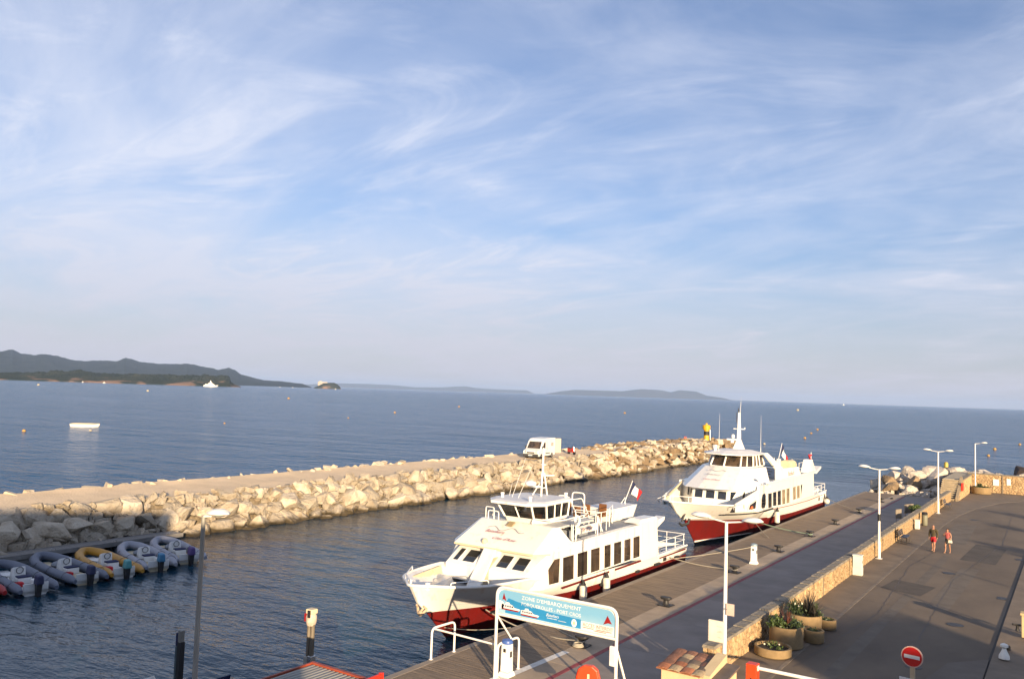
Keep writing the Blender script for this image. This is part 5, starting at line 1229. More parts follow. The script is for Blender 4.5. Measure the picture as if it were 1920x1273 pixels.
def rope(a, b, sag, label, m=m_rope, r=.028, loop=None):
    A, B = Vector(a), Vector(b); pts = [A.lerp(B, k/16) - Vector((0, 0, sag*4*(k/16)*(1 - k/16))) for k in range(17)]
    mb = MB(); mb.tube(pts, r, 6)
    if loop: mb.tube([(B.x + loop*cos(2*pi*k/14), B.y + loop*sin(2*pi*k/14), B.z + .02*sin(k)) for k in range(15)], r, 6)
    o = mb.build('mooring_rope', m, None, True); return tag(o, label, 'rope', 'mooring ropes')
rope((-22.0, 31.0, 1.5), (-16.5, 30.0, 1.40), .30, 'bow rope from the nearer ferry down to the first bollard', loop=.16)
rope((-21.3, 33.2, 1.55), (-16.55, 30.05, 1.40), .22, 'thin second bow rope reaching the first bollard', r=.02, loop=.15)
rope((-20.95, 49.2, 1.35), (-16.5, 48.3, 1.38), .13, 'pale stern rope from the nearer ferry to the third bollard', loop=.16)
rope((-20.95, 48.6, 1.3), (-18.3, 57.0, 1.27), .06, 'stern spring rope of the nearer ferry lying along the quay edge', r=.022)
rope((-24.0, 30.2, .55), (-20.1, 30.2, 1.22), .12, 'slack rope sagging under the bow of the nearer ferry', r=.02)
rope((-20.95, 66.5, 1.65), (-16.5, 65.2, 1.38), .10, 'green rope from the farther ferry to the fifth bollard', m_ropeg, .04, .17)
rope((-20.9, 66.0, 1.6), (-18.6, 61.8, 1.27), .05, 'short line dropping from the farther ferry onto the quay', r=.02)
rope((-21.0, 88.6, 1.7), (-16.5, 82.6, 1.38), .12, 'stern rope from the farther ferry to the seventh bollard', loop=.16)
cb = MB(); 
for k in range(3): cb.tube([(.22*cos(2*pi*j/18)*(1 - .12*k), .19*sin(2*pi*j/18)*(1 - .1*k), .03 + .045*k) for j in range(19)], .026, 6)
tag(cb.build('rope_coil', m_rope, None, True, loc=(-16.5, 29.72, G + .04)), 'coil of pale rope lying at the foot of the first bollard', 'rope')
tag(MB().box(-.12, .12, -.25, .25, 0, .14).build('kerb_block', m_black, None, loc=(-16.2, 97.6, G), bevel=.03), 'small dark block on the quay short of the boulders', 'block')

# ------------------------------------------------------------------ things along the wall
m_cab = mat('cream cabinet', (0.68, 0.67, 0.58), 0.5, var=0.06, scale=3)
t = thing('electric_cabinet', (-10.62, 52.9, G), 'pale electric cabinet standing against the stone wall', 'cabinet')
MB().box(-.26, .26, -.2, .2, 0, .45).build('base', m_cab, t, bevel=.01); MB().box(-.25, .25, -.19, .19, .455, 1.12).build('door_case', m_cab, t, bevel=.012); MB().box(-.28, .28, -.22, .22, 1.12, 1.18).build('lid', m_cab, t, bevel=.02); MB().box(.255, .27, -.03, .0, .7, .85).build('handle', m_black, t)
m_bench = mat('dark slate bench slats', (0.07, 0.07, 0.085), 0.45, var=0.1); m_wood = mat('grey bench wood', (0.15, 0.12, 0.10), 0.7, var=.2, scale=3)
def bench(y, label):
    t = thing('park_bench', (-10.55, y, G + .03), label, 'bench', 'benches against the stone wall')
    for k in range(4): MB().box(.02 + k*.12, .12 + k*.12, -.85, .85, .43, .47).build('seat_slat', m_bench, t)
    for k in range(3): MB().box(-.06 - k*.03, -.02 - k*.03, -.85, .85, .52 + k*.13, .62 + k*.13).build('back_slat', m_bench, t)
    for s in (-.7, .7):
        MB().tube([(.48, s, 0), (.46, s, .43), (.0, s, .43), (-.1, s, .9)], .03, 6).build('leg_frame', m_iron, t); MB().tube([(.0, s, .43), (-.06, s, 0)], .03, 6).build('leg', m_iron, t)
bench(67.6, 'dark slatted bench beside the second twin lamp post'); bench(93.0, 'dark slatted bench near the foot of the stone steps')
m_bin = mat('olive bin', (0.20, 0.20, 0.145), 0.5, var=.1)
t = thing('litter_bin', (-10.45, 78.5, G + .03), 'tall olive litter bin with a dark top by the wall', 'bin')
MB().lathe([(.2, 0), (.22, .05), (.23, .85), (.2, .87)], n=14).build('drum', m_bin, t, True); MB().lathe([(.22, .9), (.24, 1.0), (.16, 1.1)], n=14).build('hood', m_black, t, True); MB().tube([(-.2, 0, 0), (-.2, 0, 1.2)], .04, 6).build('post', m_bin, t)
t = thing('meter_box', (-10.62, 75.7, G + .03), 'small white meter box left of the olive bin', 'cabinet')
MB().box(-.17, .17, -.2, .2, 0, .72).build('case', m_cab, t, bevel=.02); MB().box(-.19, .19, -.22, .22, .72, .76).build('lid', m_cab, t); MB().box(.17, .18, -.14, .14, .1, .62).build('door', m_white2, t)
m_panel = mat('weathered sign back', (0.26, 0.22, 0.17), 0.7, var=.15, scale=3)
for (x, y, w, lab) in ((-12.5, 78.6, .9, 'weathered panel behind the wall, nearer of two'), (-12.4, 83.4, 1.5, 'wider weathered panel behind the wall beside the green bush')):
    t = thing('information_board', (x, y, G), lab, 'sign', 'panels behind the stone wall', rz=-.35)
    MB().box(-.02, .02, -w/2, w/2, .35, 1.15).build('panel', m_panel, t)
    for s in (-1, 1): MB().tube([(0, s*w*.4, 0), (0, s*w*.4, 1.15)], .025, 6).build('post', m_steel, t)

# plants
def leafmat(name, c, c2, tr=.25):
    m = mat(name, c, 0.5, var=.3, scale=2.5, col2=c2, rnd=.1); return m
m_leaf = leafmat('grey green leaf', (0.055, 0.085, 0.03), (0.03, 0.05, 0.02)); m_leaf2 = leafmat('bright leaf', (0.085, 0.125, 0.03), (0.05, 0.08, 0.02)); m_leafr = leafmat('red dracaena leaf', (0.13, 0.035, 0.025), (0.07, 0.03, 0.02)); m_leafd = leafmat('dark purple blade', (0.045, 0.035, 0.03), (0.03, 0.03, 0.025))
m_soil = mat('dark soil', (0.035, 0.027, 0.018), 0.95, var=.3, scale=8, bump=.5, bscale=15); m_pot = mat('sandstone planter', (0.27, 0.185, 0.09), 0.9, var=.14, scale=3, bump=.3, bscale=25); m_petal = mat('pale flower', (0.65, 0.62, 0.50), .6)
def blades(b, c, n, L, w, spread, r, droop=.5):
    for _ in range(n):
        a = r.uniform(0, 2*pi); e = r.uniform(1 - spread, 1) * pi/2; l = L * r.uniform(.6, 1.1); ww = w * r.uniform(.7, 1.2)
        d = Vector((cos(a)*cos(e), sin(a)*cos(e), sin(e))); sd_ = Vector((-sin(a), cos(a), 0)); o = len(b.v); p = Vector(c) + Vector((cos(a), sin(a), 0)) * r.uniform(0, .04)
        for k in range(5):
            t_ = k/4; q = p + d*(l*t_) + Vector((cos(a), sin(a), -1.0)) * (droop * l * t_*t_*cos(e)*.6); wk = ww * (1 - t_**2) * (.5 + .5*min(1, t_*4)) + .002
            b.v += [tuple(q - sd_*wk), tuple(q + sd_*wk)]
        for k in range(4): b.f.append((o + 2*k, o + 2*k + 1, o + 2*k + 3, o + 2*k + 2))
def leaves(b, c, R, n, s, r, flat=.7):
    for _ in range(n):
        v = Vector((r.gauss(0, 1), r.gauss(0, 1), r.gauss(0, 1))).normalized() * (r.random() ** .45); p = Vector(c) + Vector((v.x*R, v.y*R, v.z*R*flat))
        a = Vector((r.gauss(0, 1), r.gauss(0, 1), r.gauss(0, 1))).normalized() * s * r.uniform(.6, 1.3); q = a.cross(Vector((r.gauss(0, 1), r.gauss(0, 1), r.gauss(0, 1)))).normalized() * a.length * .5
        o = len(b.v); b.v += [tuple(p - a), tuple(p + q), tuple(p + a), tuple(p - q)]; b.f.append((o, o+1, o+2, o+3))
rp_ = random.Random(5)
def planter(x, y, R, h, label, z=G + .03):
    t = thing('planter', (x, y, z), label, 'planter', 'round concrete planters')
    MB().lathe([(R*.93, 0), (R, .04), (R, h - .02), (R - .01, h), (R - .09, h), (R - .1, h - .1)], n=28, cap=False).build('bowl', m_pot, t, True)
    MB().lathe([(.01, h - .09), (R - .06, h - .1)], n=20, cap=False).build('soil', m_soil, t); return t
planter(-9.98, 33.95, .72, .34, 'low round planter, nearest of the group by the wall')
planter(-9.9, 35.5, .68, .84, 'tall round planter in the middle with a red leaved plant')
planter(-9.15, 36.9, .42, .5, 'small round planter tucked between the two tall planters')
planter(-9.8, 38.0, .70, .84, 'tall round planter with dark spiky plants, farther of two')
planter(-9.2, 39.4, .40, .42, 'small planter half hidden behind the spiky one')
planter(-9.0, 112.6, 1.05, .78, 'wide round planter below the far end wall')
def plant(x, y, z, label, parts, cat='plant'):
    t = thing('plant', (x, y, z), label, cat)
    for nm, fn, m in parts:
        b = MB(); fn(b); b.build(nm, m, t)
    return t
plant(-9.95, 33.95, G + .30, 'sparse low seedlings in the nearest planter', [('leaves', lambda b: (leaves(b, (-.1, .1, .1), .25, 60, .06, rp_), leaves(b, (.25, -.1, .06), .15, 30, .05, rp_)), m_leaf2), ('flower', lambda b: b.ell((-.35, -.1, .1), (.04, .04, .04), 6, 4), m_petal), ('flower', lambda b: b.ell((.15, .2, .1), (.04, .04, .04), 6, 4), m_petal)])
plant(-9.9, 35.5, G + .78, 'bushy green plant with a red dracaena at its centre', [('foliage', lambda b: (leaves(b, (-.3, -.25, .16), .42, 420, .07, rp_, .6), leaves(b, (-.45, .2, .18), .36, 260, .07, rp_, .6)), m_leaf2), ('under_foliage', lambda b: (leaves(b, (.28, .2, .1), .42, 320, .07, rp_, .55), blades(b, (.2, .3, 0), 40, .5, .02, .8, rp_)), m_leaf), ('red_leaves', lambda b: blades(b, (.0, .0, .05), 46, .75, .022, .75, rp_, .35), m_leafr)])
plant(-9.15, 36.9, G + .42, 'small dark clump in the little planter', [('foliage', lambda b: leaves(b, (0, 0, .05), .28, 160, .05, rp_, .5), m_leaf)])
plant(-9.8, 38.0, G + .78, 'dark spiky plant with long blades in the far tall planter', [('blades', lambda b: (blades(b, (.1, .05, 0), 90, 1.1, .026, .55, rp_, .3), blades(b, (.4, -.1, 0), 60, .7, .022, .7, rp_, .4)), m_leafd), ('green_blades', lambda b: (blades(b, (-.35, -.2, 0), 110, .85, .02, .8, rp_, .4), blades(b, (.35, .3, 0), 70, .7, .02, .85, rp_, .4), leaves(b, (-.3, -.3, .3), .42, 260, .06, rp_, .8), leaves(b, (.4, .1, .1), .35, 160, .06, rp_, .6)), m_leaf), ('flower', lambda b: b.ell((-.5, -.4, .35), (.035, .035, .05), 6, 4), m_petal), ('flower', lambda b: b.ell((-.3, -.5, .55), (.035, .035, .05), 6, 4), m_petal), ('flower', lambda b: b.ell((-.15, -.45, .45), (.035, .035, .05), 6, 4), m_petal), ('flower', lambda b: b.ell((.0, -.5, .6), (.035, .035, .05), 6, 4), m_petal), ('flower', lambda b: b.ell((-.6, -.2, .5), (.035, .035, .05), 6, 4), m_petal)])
plant(-9.2, 39.4, G + .36, 'low clump in the planter behind the spiky plants', [('foliage', lambda b: leaves(b, (0, 0, .05), .25, 120, .05, rp_, .5), m_leaf)])
plant(-9.0, 112.6, G + .7, 'low mat of green leaves in the wide far planter', [('foliage', lambda b: (leaves(b, (0, 0, .05), .85, 900, .09, rp_, .22), leaves(b, (-.1, 0, .3), .3, 160, .09, rp_, .9)), m_leaf)])
plant(-11.7, 82.0, WH - .15, 'green bush growing behind the wall beside the panels', [('foliage', lambda b: (leaves(b, (0, 0, .1), .5, 420, .1, rp_, .6), leaves(b, (0, 1.0, .1), .4, 260, .1, rp_, .6)), m_leaf2), ('stem', lambda b: b.tube([(0, .3, -1.0), (0, .3, .1)], .05, 6), m_wood)], 'bush')

# yellow mark and white block on the far boulders
t = thing('shore_marker', (-13.95, 124.0, 2.75), 'short yellow marker post on the boulders beside the lamp post', 'marker')
MB().lathe([(.2, -.4), (.25, .3), (.27, 1.0), (.18, 1.2), (.05, 1.25)], n=12).build('post', mat('faded yellow paint', (0.42, 0.33, 0.06), .5), t, True); MB().lathe([(.33, .25), (.33, .55)], n=12).build('band', m_black, t)
t = thing('white_block', (-16.5, 124.0, 2.3), 'white block standing on top of the boulders', 'block'); MB().box(-.25, .25, -.25, .25, -.3, .75).build('block', m_white2, t, bevel=.05); MB().box(-.36, .36, -.36, .36, -.06, .08).build('foot', m_white2, t)

# ------------------------------------------------------------------ foreground: barrier, no-entry sign, kiosk, lifebuoy, hut
m_ored = mat('orange red plastic', (0.72, 0.055, 0.012), 0.4, var=.06, scale=3)
t = thing('road_barrier', (-8.55, 26.9, G), 'orange red barrier post with a white boom across the road', 'barrier')
MB().box(-.17, .17, -.16, .16, 0, 1.72).build('post', m_ored, t, bevel=.015); MB().box(-.2, .2, -.19, .19, 0, .06).build('base_plate', m_black, t)
MB().box(.172, .19, -.06, .06, 1.52, 1.68).build('hinge', m_signp, t)
MB().tube([(.18, 0, 1.60), (5.6, -.1, 1.66)], .055, 10).build('boom', m_signp, t, True)
MB().box(-.03, .03, -.172, -.162, 1.15, 1.3).build('lock', m_black, t); MB().box(-.205, -.172, -.05, .05, 1.6, 1.68).build('bracket', m_signp, t)
t = thing('no_entry_sign', (-4.52, 31.2, G), 'round red no-entry sign with a white bar on a pale post', 'sign', rz=-.12)
c = [(.345*cos(2*pi*k/36), .345*sin(2*pi*k/36)) for k in range(36)]
zc_ = 1.71
MB().prism([(x, -.075, zc_ + z) for x, z in c], [(x, -.035, zc_ + z) for x, z in c]).build('disc', mat('sign rim', (0.62, 0.40, 0.34), .4), t)
MB().prism([(x*.9, -.080, zc_ + z*.9) for x, z in c], [(x*.9, -.076, zc_ + z*.9) for x, z in c]).build('red_face', mat('sign red', (0.50, 0.012, 0.012), .35), t)
MB().box(-.245, .245, -.086, -.081, zc_ - .058, zc_ + .058).build('white_bar', m_lett, t)
MB().box(-.075, .075, -.035, .035, 0, zc_ + .2).build('post', mat('sign post', (0.52, 0.42, 0.28), .5), t)
MB().box(-.40, .36, -.07, -.04, .62, .98).build('sub_plate', m_lett, t)
write("SAUF", 'lettering', .3, m_black, t, (-.02, -.0705, .89), height=.06); write("SERVICE DU PORT", 'lettering', .6, m_black, t, (-.02, -.0705, .77), height=.085)
# utility kiosk with a clay tile roof
m_kio = mat('cream render', (0.60, 0.47, 0.28), 0.9, var=.06, scale=3, bump=.2, bscale=30)
KX0, KX1, KY0, KY1 = -10.98, -9.72, 25.3, 26.6
t = thing('utility_kiosk', (0, 0, 0), 'small cream masonry kiosk with a clay tile roof', 'kiosk')
KZ = 2.72
MB().prism([(KX0, KY0, G), (KX1, KY0, G), (KX1, KY1, G), (KX0, KY1, G)], [(KX0, KY0, KZ - .06), (KX1, KY0, KZ - .06), (KX1, KY1, KZ + .12), (KX0, KY1, KZ + .12)]).build('wall', m_kio, t)
MB().prism([(KX1 + .01, KY0 - .02, G), (KX1 + .35, KY0 - .02, G), (KX1 + .35, KY1 + .25, G), (KX1 + .01, KY1 + .25, G)], [(KX1 + .01, KY0 - .02, KZ + .02), (KX1 + .35, KY0 - .02, KZ + .02), (KX1 + .35, KY1 + .25, KZ + .32), (KX1 + .01, KY1 + .25, KZ + .32)]).build('gable_wall', m_kio, t)
MB().lathe([(.07, 0), (.07, .03)], n=12).build('red_knob', m_redbox, t, loc=(KX1 + .2, KY0 - .03, KZ - .22)).rotation_euler = (pi/2, 0, 0)
MB().box(KX1 + .36, KX1 + .7, KY0 + .1, KY1 + .15, G, KZ - .15).build('side_box', m_kio, t); MB().prism([(KX1 + .33, KY0 + .05, KZ - .15), (KX1 + .8, KY0 + .05, KZ - .15), (KX1 + .8, KY1 + .2, KZ), (KX1 + .33, KY1 + .2, KZ)], [(KX1 + .33, KY0 + .05, KZ - .09), (KX1 + .8, KY0 + .05, KZ - .09), (KX1 + .8, KY1 + .2, KZ + .06), (KX1 + .33, KY1 + .2, KZ + .06)]).build('side_lid', m_wood, t)
tb = MB(); n = 6; Wt = .205
rows = [[(-Wt*cos(pi*k/n), y, .055*sin(pi*k/n) + dz) for k in range(n + 1)] for y, dz in ((0, 0), (.36, 0))]
inn = [[(-(Wt - .012)*cos(pi*k/n), y, .055*sin(pi*k/n) - .022 + dz) for k in range(n + 1)] for y, dz in ((0, 0), (.36, 0))]
tb.loft([rows[0], rows[1], inn[1], inn[0], rows[0]])
tile_ms = [tb.mesh('tile', mat('clay tile ' + str(k), c, .9, var=.2, scale=7, rnd=.25, bump=.4, bscale=20), False) for k, c in enumerate(((0.36, 0.14, 0.07), (0.40, 0.30, 0.18), (0.27, 0.13, 0.085), (0.16, 0.12, 0.09)))]
for j in range(5):
    for i in range(4):
        k = [0, 1, 0, 1][i] if j == 0 else random.choice((0, 1, 2, 2, 3) if i < 2 else (2, 3, 3, 1))
        o = bpy.data.objects.new('tile', tile_ms[k]); COL.objects.link(o); o.parent = t
        y = KY0 - .14 + j*.315; o.location = (KX0 + .08 + i*.385 + (.02 if j % 2 else 0), y, KZ - .01 + (y - KY0)*.115); o.rotation_euler = (.155, random.uniform(-.04, .04), random.uniform(-.05, .05))
MB().prism([(KX0 - .12, KY0 - .1, KZ - .065), (KX1 + .05, KY0 - .1, KZ - .065), (KX1 + .05, KY1 + .1, KZ + .14), (KX0 - .12, KY1 + .1, KZ + .14)], [(KX0 - .12, KY0 - .1, KZ - .03), (KX1 + .05, KY0 - .1, KZ - .03), (KX1 + .05, KY1 + .1, KZ + .175), (KX0 - .12, KY1 + .1, KZ + .175)]).build('roof_bed', m_tile, t)
# lifebuoy housing
t = thing('lifebuoy_cabinet', (-12.72, 23.6, G), 'bright orange red lifebuoy cabinet with a rounded top', 'lifebuoy cabinet', rz=.35)
def lob(s): return [(-.40*s, .0), (-.40*s, .55*s), (-.33*s, .85*s), (-.15*s, 1.0*s), (.15*s, 1.0*s), (.33*s, .85*s), (.40*s, .55*s), (.40*s, .0)]
MB().prism([(x, -.02, .75 + z*.85) for x, z in lob(1)], [(x*.94, .24, .75 + z*.85) for x, z in lob(.97)]).build('case', m_ored, t, bevel=.04)
MB().prism([(x*.86, -.075, .80 + z*.80) for x, z in lob(1)], [(x*.96, -.022, .77 + z*.84) for x, z in lob(1)]).build('cover', m_ored, t, bevel=.03)
MB().box(-.01, .06, -.084, -.077, 1.16, 1.36).build('label_plate', m_cream, t); MB().box(-.02, .15, -.092, -.077, 1.0, 1.08).build('latch', m_redline, t)
MB().tube([(0, .12, 0), (0, .12, .8)], .045, 8).build('post', m_signp, t)
# corrugated hut roof at the quay edge
m_corr = mat('corrugated grey sheet', (0.34, 0.33, 0.30), 0.5, 0.3, var=.15, scale=1.2, stretch=(3, .4, 1)); m_rtrim = mat('rust red trim', (0.33, 0.062, 0.028), 0.55, var=.2, scale=3)
HX0, HX1, HY0, HY1, HZ = -17.9, -15.72, 12.6, 16.85, 3.5
t = thing('ticket_hut', (0, 0, 0), 'low hut with a grey corrugated roof and rust red trim', 'hut')
MB().box(HX0 + .15, HX1 - .1, HY0, HY1 - .15, G, HZ - .12).build('wall', m_rtrim, t)
for i in range(13):
    x = HX0 + .1 + i*(HX1 - HX0 - .15)/13; w = (HX1 - HX0 - .15)/13
    MB().prism([(x, HY0, HZ - .08), (x + w*.98, HY0, HZ - .08), (x + w*.98, HY1 - .12, HZ - .08), (x, HY1 - .12, HZ - .08)], [(x + w*.28, HY0, HZ - .01), (x + w*.68, HY0, HZ - .01), (x + w*.68, HY1 - .12, HZ - .01), (x + w*.28, HY1 - .12, HZ - .01)]).build('roof_rib', m_corr, t)
MB().box(HX0 + .06, HX1, HY0, HY1 - .1, HZ - .12, HZ - .081).build('roof_sheet', m_corr, t)
MB().box(HX0, HX1 + .0, HY1 - .1, HY1, HZ - .22, HZ + .03).build('edge_trim', m_rtrim, t); MB().box(HX0, HX0 + .07, HY0, HY1 - .105, HZ - .2, HZ + .02).build('edge_trim', m_rtrim, t)
t = thing('red_barrier_board', (-15.66, 16.3, 0), 'upright red panel rising beside the corrugated roof', 'panel')
MB().box(-.03, .03, -.9, .95, G, 3.56).build('panel', m_redbox, t); MB().box(-.05, .05, .9, 1.0, G, 3.58).build('post', m_redbox, t)
# piles in the basin
m_pile = mat('weathered steel pile', (0.20, 0.165, 0.12), 0.6, 0.0, var=.3, scale=2, stretch=(4, 4, .6)); m_pilew = mat('pale pile sleeve', (0.42, 0.40, 0.36), .6, var=.2, scale=3)
t = thing('mooring_pile', (-22.6, 21.1, 0), 'tall steel pile with a pale capped head beyond the hut roof', 'pile', 'piles standing in the basin')
for s in (-1, 1): MB().tube([(s*.085, 0, -2), (s*.085, 0, 2.9)], .082, 10).build('tube', m_pile, t, True)
MB().box(-.19, .0, -.13, .1, .5, 1.7).build('sleeve', m_pilew, t, bevel=.02); MB().box(.02, .2, -.14, .1, .62, 1.75).build('sleeve', m_steel, t, bevel=.02)
MB().lathe([(.15, 2.78), (.19, 2.9), (.2, 3.08), (.15, 3.2)], n=12).build('head', mat('cream head paint', (.6, .5, .4), .6, var=.2, scale=6), t, True)
MB().box(-.15, .16, -.15, .15, 3.19, 3.36).build('cap', m_cream, t, bevel=.03); MB().box(.0, .11, -.20, -.152, 3.08, 3.33).build('plate', m_black, t); MB().box(-.2, -.14, -.16, .05, 2.92, 3.2).build('red_band', m_redline, t)
t = thing('mooring_pile', (-26.6, 18.6, 0), 'shorter dark pile beside the shaded lamp post', 'pile', 'piles standing in the basin')
MB().box(-.02, .15, -.1, .1, -2, 2.0).build('beam', m_black, t); MB().box(-.15, -.03, -.1, .1, -2, 1.85).build('tube', mat('teal grey steel', (.07, .10, .11), .5), t, bevel=.03)
MB().box(-.13, -.03, -.09, .09, 1.86, 2.3).build('cap', m_navy, t); MB().box(-.02, .13, -.08, .08, 2.003, 2.4).build('cap', mat('grey cap', (.2, .19, .17), .6), t)
# boat under a pale cover at the bottom edge
t = thing('covered_boat', (-24.6, 14.6, 0), 'moored boat with a pale canopy, only its top in view', 'boat', rz=.55)
MB().loft([[(-1.0, -3, .1), (-.9, 0, .05), (-.5, 2.4, .1), (0, 3.2, .3), (.5, 2.4, .1), (.9, 0, .05), (1.0, -3, .1)], [(-1.15, -3, .9), (-1.15, 0, .95), (-.75, 2.4, 1.05), (0, 3.4, 1.15), (.75, 2.4, 1.05), (1.15, 0, .95), (1.15, -3, .9)]]).build('hull', m_white, t, True)
MB().poly([(-1.1, -3), (1.1, -3), (1.1, 0), (.7, 2.4), (0, 3.3), (-.7, 2.4), (-1.1, 0)], .8, .88).build('deck', m_ltdeck, t)
can = MB(); can.loft([[(-1.0*cos(pi*k/8), y, 1.55 + h*sin(pi*k/8)) for k in range(9)] for y, h in ((-2.2, .25), (-1.2, .42), (.2, .42), (1.0, .2))]); cn = can.build('canopy', mat('pale canvas', (.55, .55, .58), .8), t, True); sm = cn.modifiers.new('t', 'SOLIDIFY'); sm.thickness = .02
for x, y in ((-.95, -2), (.95, -2), (-.95, .8), (.95, .8)): MB().tube([(x, y, .85), (x, y, 1.6)], .02, 6).build('canopy_pole', m_steel, t)
t = thing('boat_tent', (-24.3, 17.2, 0), 'dark blue boat cover peaking below the short pile', 'boat', rz=.3)
MB().loft([[(-.8, -2, 0), (-.75, 1, 0), (0, 2.4, .2), (.75, 1, 0), (.8, -2, 0)], [(-1, -2, .7), (-.95, 1, .75), (0, 2.6, .9), (.95, 1, .75), (1, -2, .7)]]).build('hull', m_navy, t, True)
MB().prism([(-1, -2, .71), (1, -2, .71), (.95, 1, .76), (-.95, 1, .76)], [(-.05, -1.6, 1.5), (.05, -1.6, 1.5), (.05, .4, 1.5), (-.05, .4, 1.5)]).build('cover', mat('blue canvas', (.05, .075, .12), .8), t)

# ------------------------------------------------------------------ pontoon and inflatable dinghies
m_pont = mat('grey pontoon timber', (0.25, 0.235, 0.22), 0.85, var=.2, scale=2, stretch=(4, .6, 1)); m_float = mat('pontoon float', (0.20, 0.20, 0.19), .7)
pt = thing('pontoon', (-53.2, 0, 0), 'low grey pontoon walkway in front of the shaded boulders', 'pontoon')
pk = MB(); y = 12.0
pm = MB().box(-.62, .62, 0, .27, .50, .55).mesh('plank', m_pont)
while y < 36.4:
    o = bpy.data.objects.new('plank', pm); COL.objects.link(o); o.parent = pt; o.location = (random.uniform(-.01, .01), y, random.uniform(-.004, .004)); y += .285
for x in (-.66, .63): MB().box(x, x + .04, 12, 36.5, .30, .58).build('side_board', m_pont, pt)
for k, y in enumerate((13, 17, 21, 25, 29, 33)): MB().box(-.55, .55, y, y + 1.8, -.4, .28).build('float', m_float, pt, bevel=.05)
for y in (15.5, 19.5, 23.5, 27.5, 31.5, 35.5): MB().tube(arc([(.5, y - .12, .55), (.5, y - .12, .68), (.5, y + .12, .68), (.5, y + .12, .55)], .05), .02, 6).build('cleat', m_steel, pt)
def rib(x, y, rz, tube_m, cover_m, label, deck=m_cream, L=5.7, gear=0):
    t = thing('inflatable_dinghy', (x, y, 0), label, 'inflatable dinghy', 'inflatable dinghies at the pontoon', rz)
    # bow towards -x, stern at +x
    for s in (-1, 1):
        pts = [(L/2 + .35, s*.86, .36), (L/2 - .2, s*.88, .40), (0, s*.90, .45), (-L/2 + 1.5, s*.84, .52), (-L/2 + .6, s*.56, .62), (-L/2 + .12, s*.18, .68), (-L/2 + .08, -s*.03, .68)]
        b = MB(); rings = [.11, .24, .26, .26, .26, .26, .26]; P = [Vector(p) for p in pts]; rows = []
        for i, p in enumerate(P):
            d = (P[min(i+1, 6)] - P[max(i-1, 0)]).normalized(); a = d.cross(Vector((0, 0, 1))).normalized(); u = a.cross(d)
            rows.append([p + a*(rings[i]*cos(2*pi*k/12)) + u*(rings[i]*sin(2*pi*k/12)) for k in range(12)])
        b.loft(rows, True); b.f.append(tuple(range(12))); b.build('tube', tube_m, t, True)
        MB().tube([(p[0], p[1]*1.0 + s*.315, p[2] - .02) for p in pts[1:5]], .025, 5).build('rub_strake', m_black, t)
    for s in (-1, 1):
        g_ = MB(); pp = [Vector((L/2 - .4 - k*.55, s*1.0, .62 + (.0 if k % 2 == 0 else -.10))) for k in range(7)]; g_.tube(pp, .014, 4); g_.build('grab_rope', m_rope, t)
        for xx in (L/2 - .6, .6, -1.0): MB().tube([(xx, s*.90 + .29*cos(2*pi*k/12), .44 + .29*sin(2*pi*k/12)) for k in range(13)], .012, 4).build('seam', m_black, t)
    MB().tube([(-L/2 + .1, 0, .7), (-L/2 - .9, .15, .62), (-L/2 - 1.7, .3, .66)], .016, 5).build('mooring_line', m_rope, t)
    MB().prism([(-L/2 + .7, -.1, .02), (-L/2 + .7, .1, .02), (L/2 - .1, .5, .0), (L/2 - .1, -.5, .0)], [(-L/2 + .5, -.3, .36), (-L/2 + .5, .3, .36), (L/2 - .1, .62, .26), (L/2 - .1, -.62, .26)]).build('hull', deck, t)
    MB().box(L/2 - .18, L/2 - .1, -.6, .6, .1, .62).build('transom', m_white2, t)
    MB().prism([(-.15, -.35, .3), (.35, -.35, .3), (.35, .35, .3), (-.15, .35, .3)], [(.0, -.32, .95), (.3, -.32, 1.05), (.3, .32, 1.05), (.0, .32, .95)]).build('console', m_white2, t, bevel=.05)
    MB().tube([(.36 + .03*cos(0), .17*cos(2*pi*k/12), .88 + .17*sin(2*pi*k/12)) for k in range(13)], .02, 5).build('steering_wheel', m_black, t)
    MB().box(.75, 1.25, -.35, .35, .28, .62).build('seat', m_white2, t, bevel=.05); MB().box(.76, 1.24, -.34, .34, .62, .70).build('cushion', m_navy, t, bevel=.03)
    MB().box(-1.6, -.75, -.42, .42, .34, .44).build('bow_cushion', deck, t, bevel=.04)
    if gear & 1: MB().box(1.45, 1.85, -.62, -.22, .28, .52).build('fuel_tank', m_flagr, t, bevel=.05)
    if gear & 2: MB().ell((-.75, .1, .50), (.5, .42, .2), 12, 6).build('folded_cover', m_deck, t, True)
    if gear & 4: MB().tube([(.62, -.5, .5), (.5, -.5, 1.55), (.5, .5, 1.55), (.62, .5, .5)], .025, 6).build('arch', m_steel, t)
    if gear & 8: MB().box(1.5, 1.9, .15, .55, .28, .6).build('cool_box', m_lett, t, bevel=.04)
    eng = MB(); eng.prism([(L/2 - .02, -.2, .62), (L/2 + .5, -.2, .62), (L/2 + .5, .2, .62), (L/2 - .02, .2, .62)], [(L/2 + .05, -.16, 1.12), (L/2 + .5, -.14, 1.08), (L/2 + .5, .14, 1.08), (L/2 + .05, .16, 1.12)]); e = eng.build('outboard_cowl', cover_m, t, bevel=.07)
    MB().prism([(L/2 + .12, -.08, -.3), (L/2 + .36, -.08, -.3), (L/2 + .36, .08, -.3), (L/2 + .12, .08, -.3)], [(L/2 + .05, -.13, .62), (L/2 + .42, -.13, .62), (L/2 + .42, .13, .62), (L/2 + .05, .13, .62)]).build('outboard_leg', m_black, t)
    return t
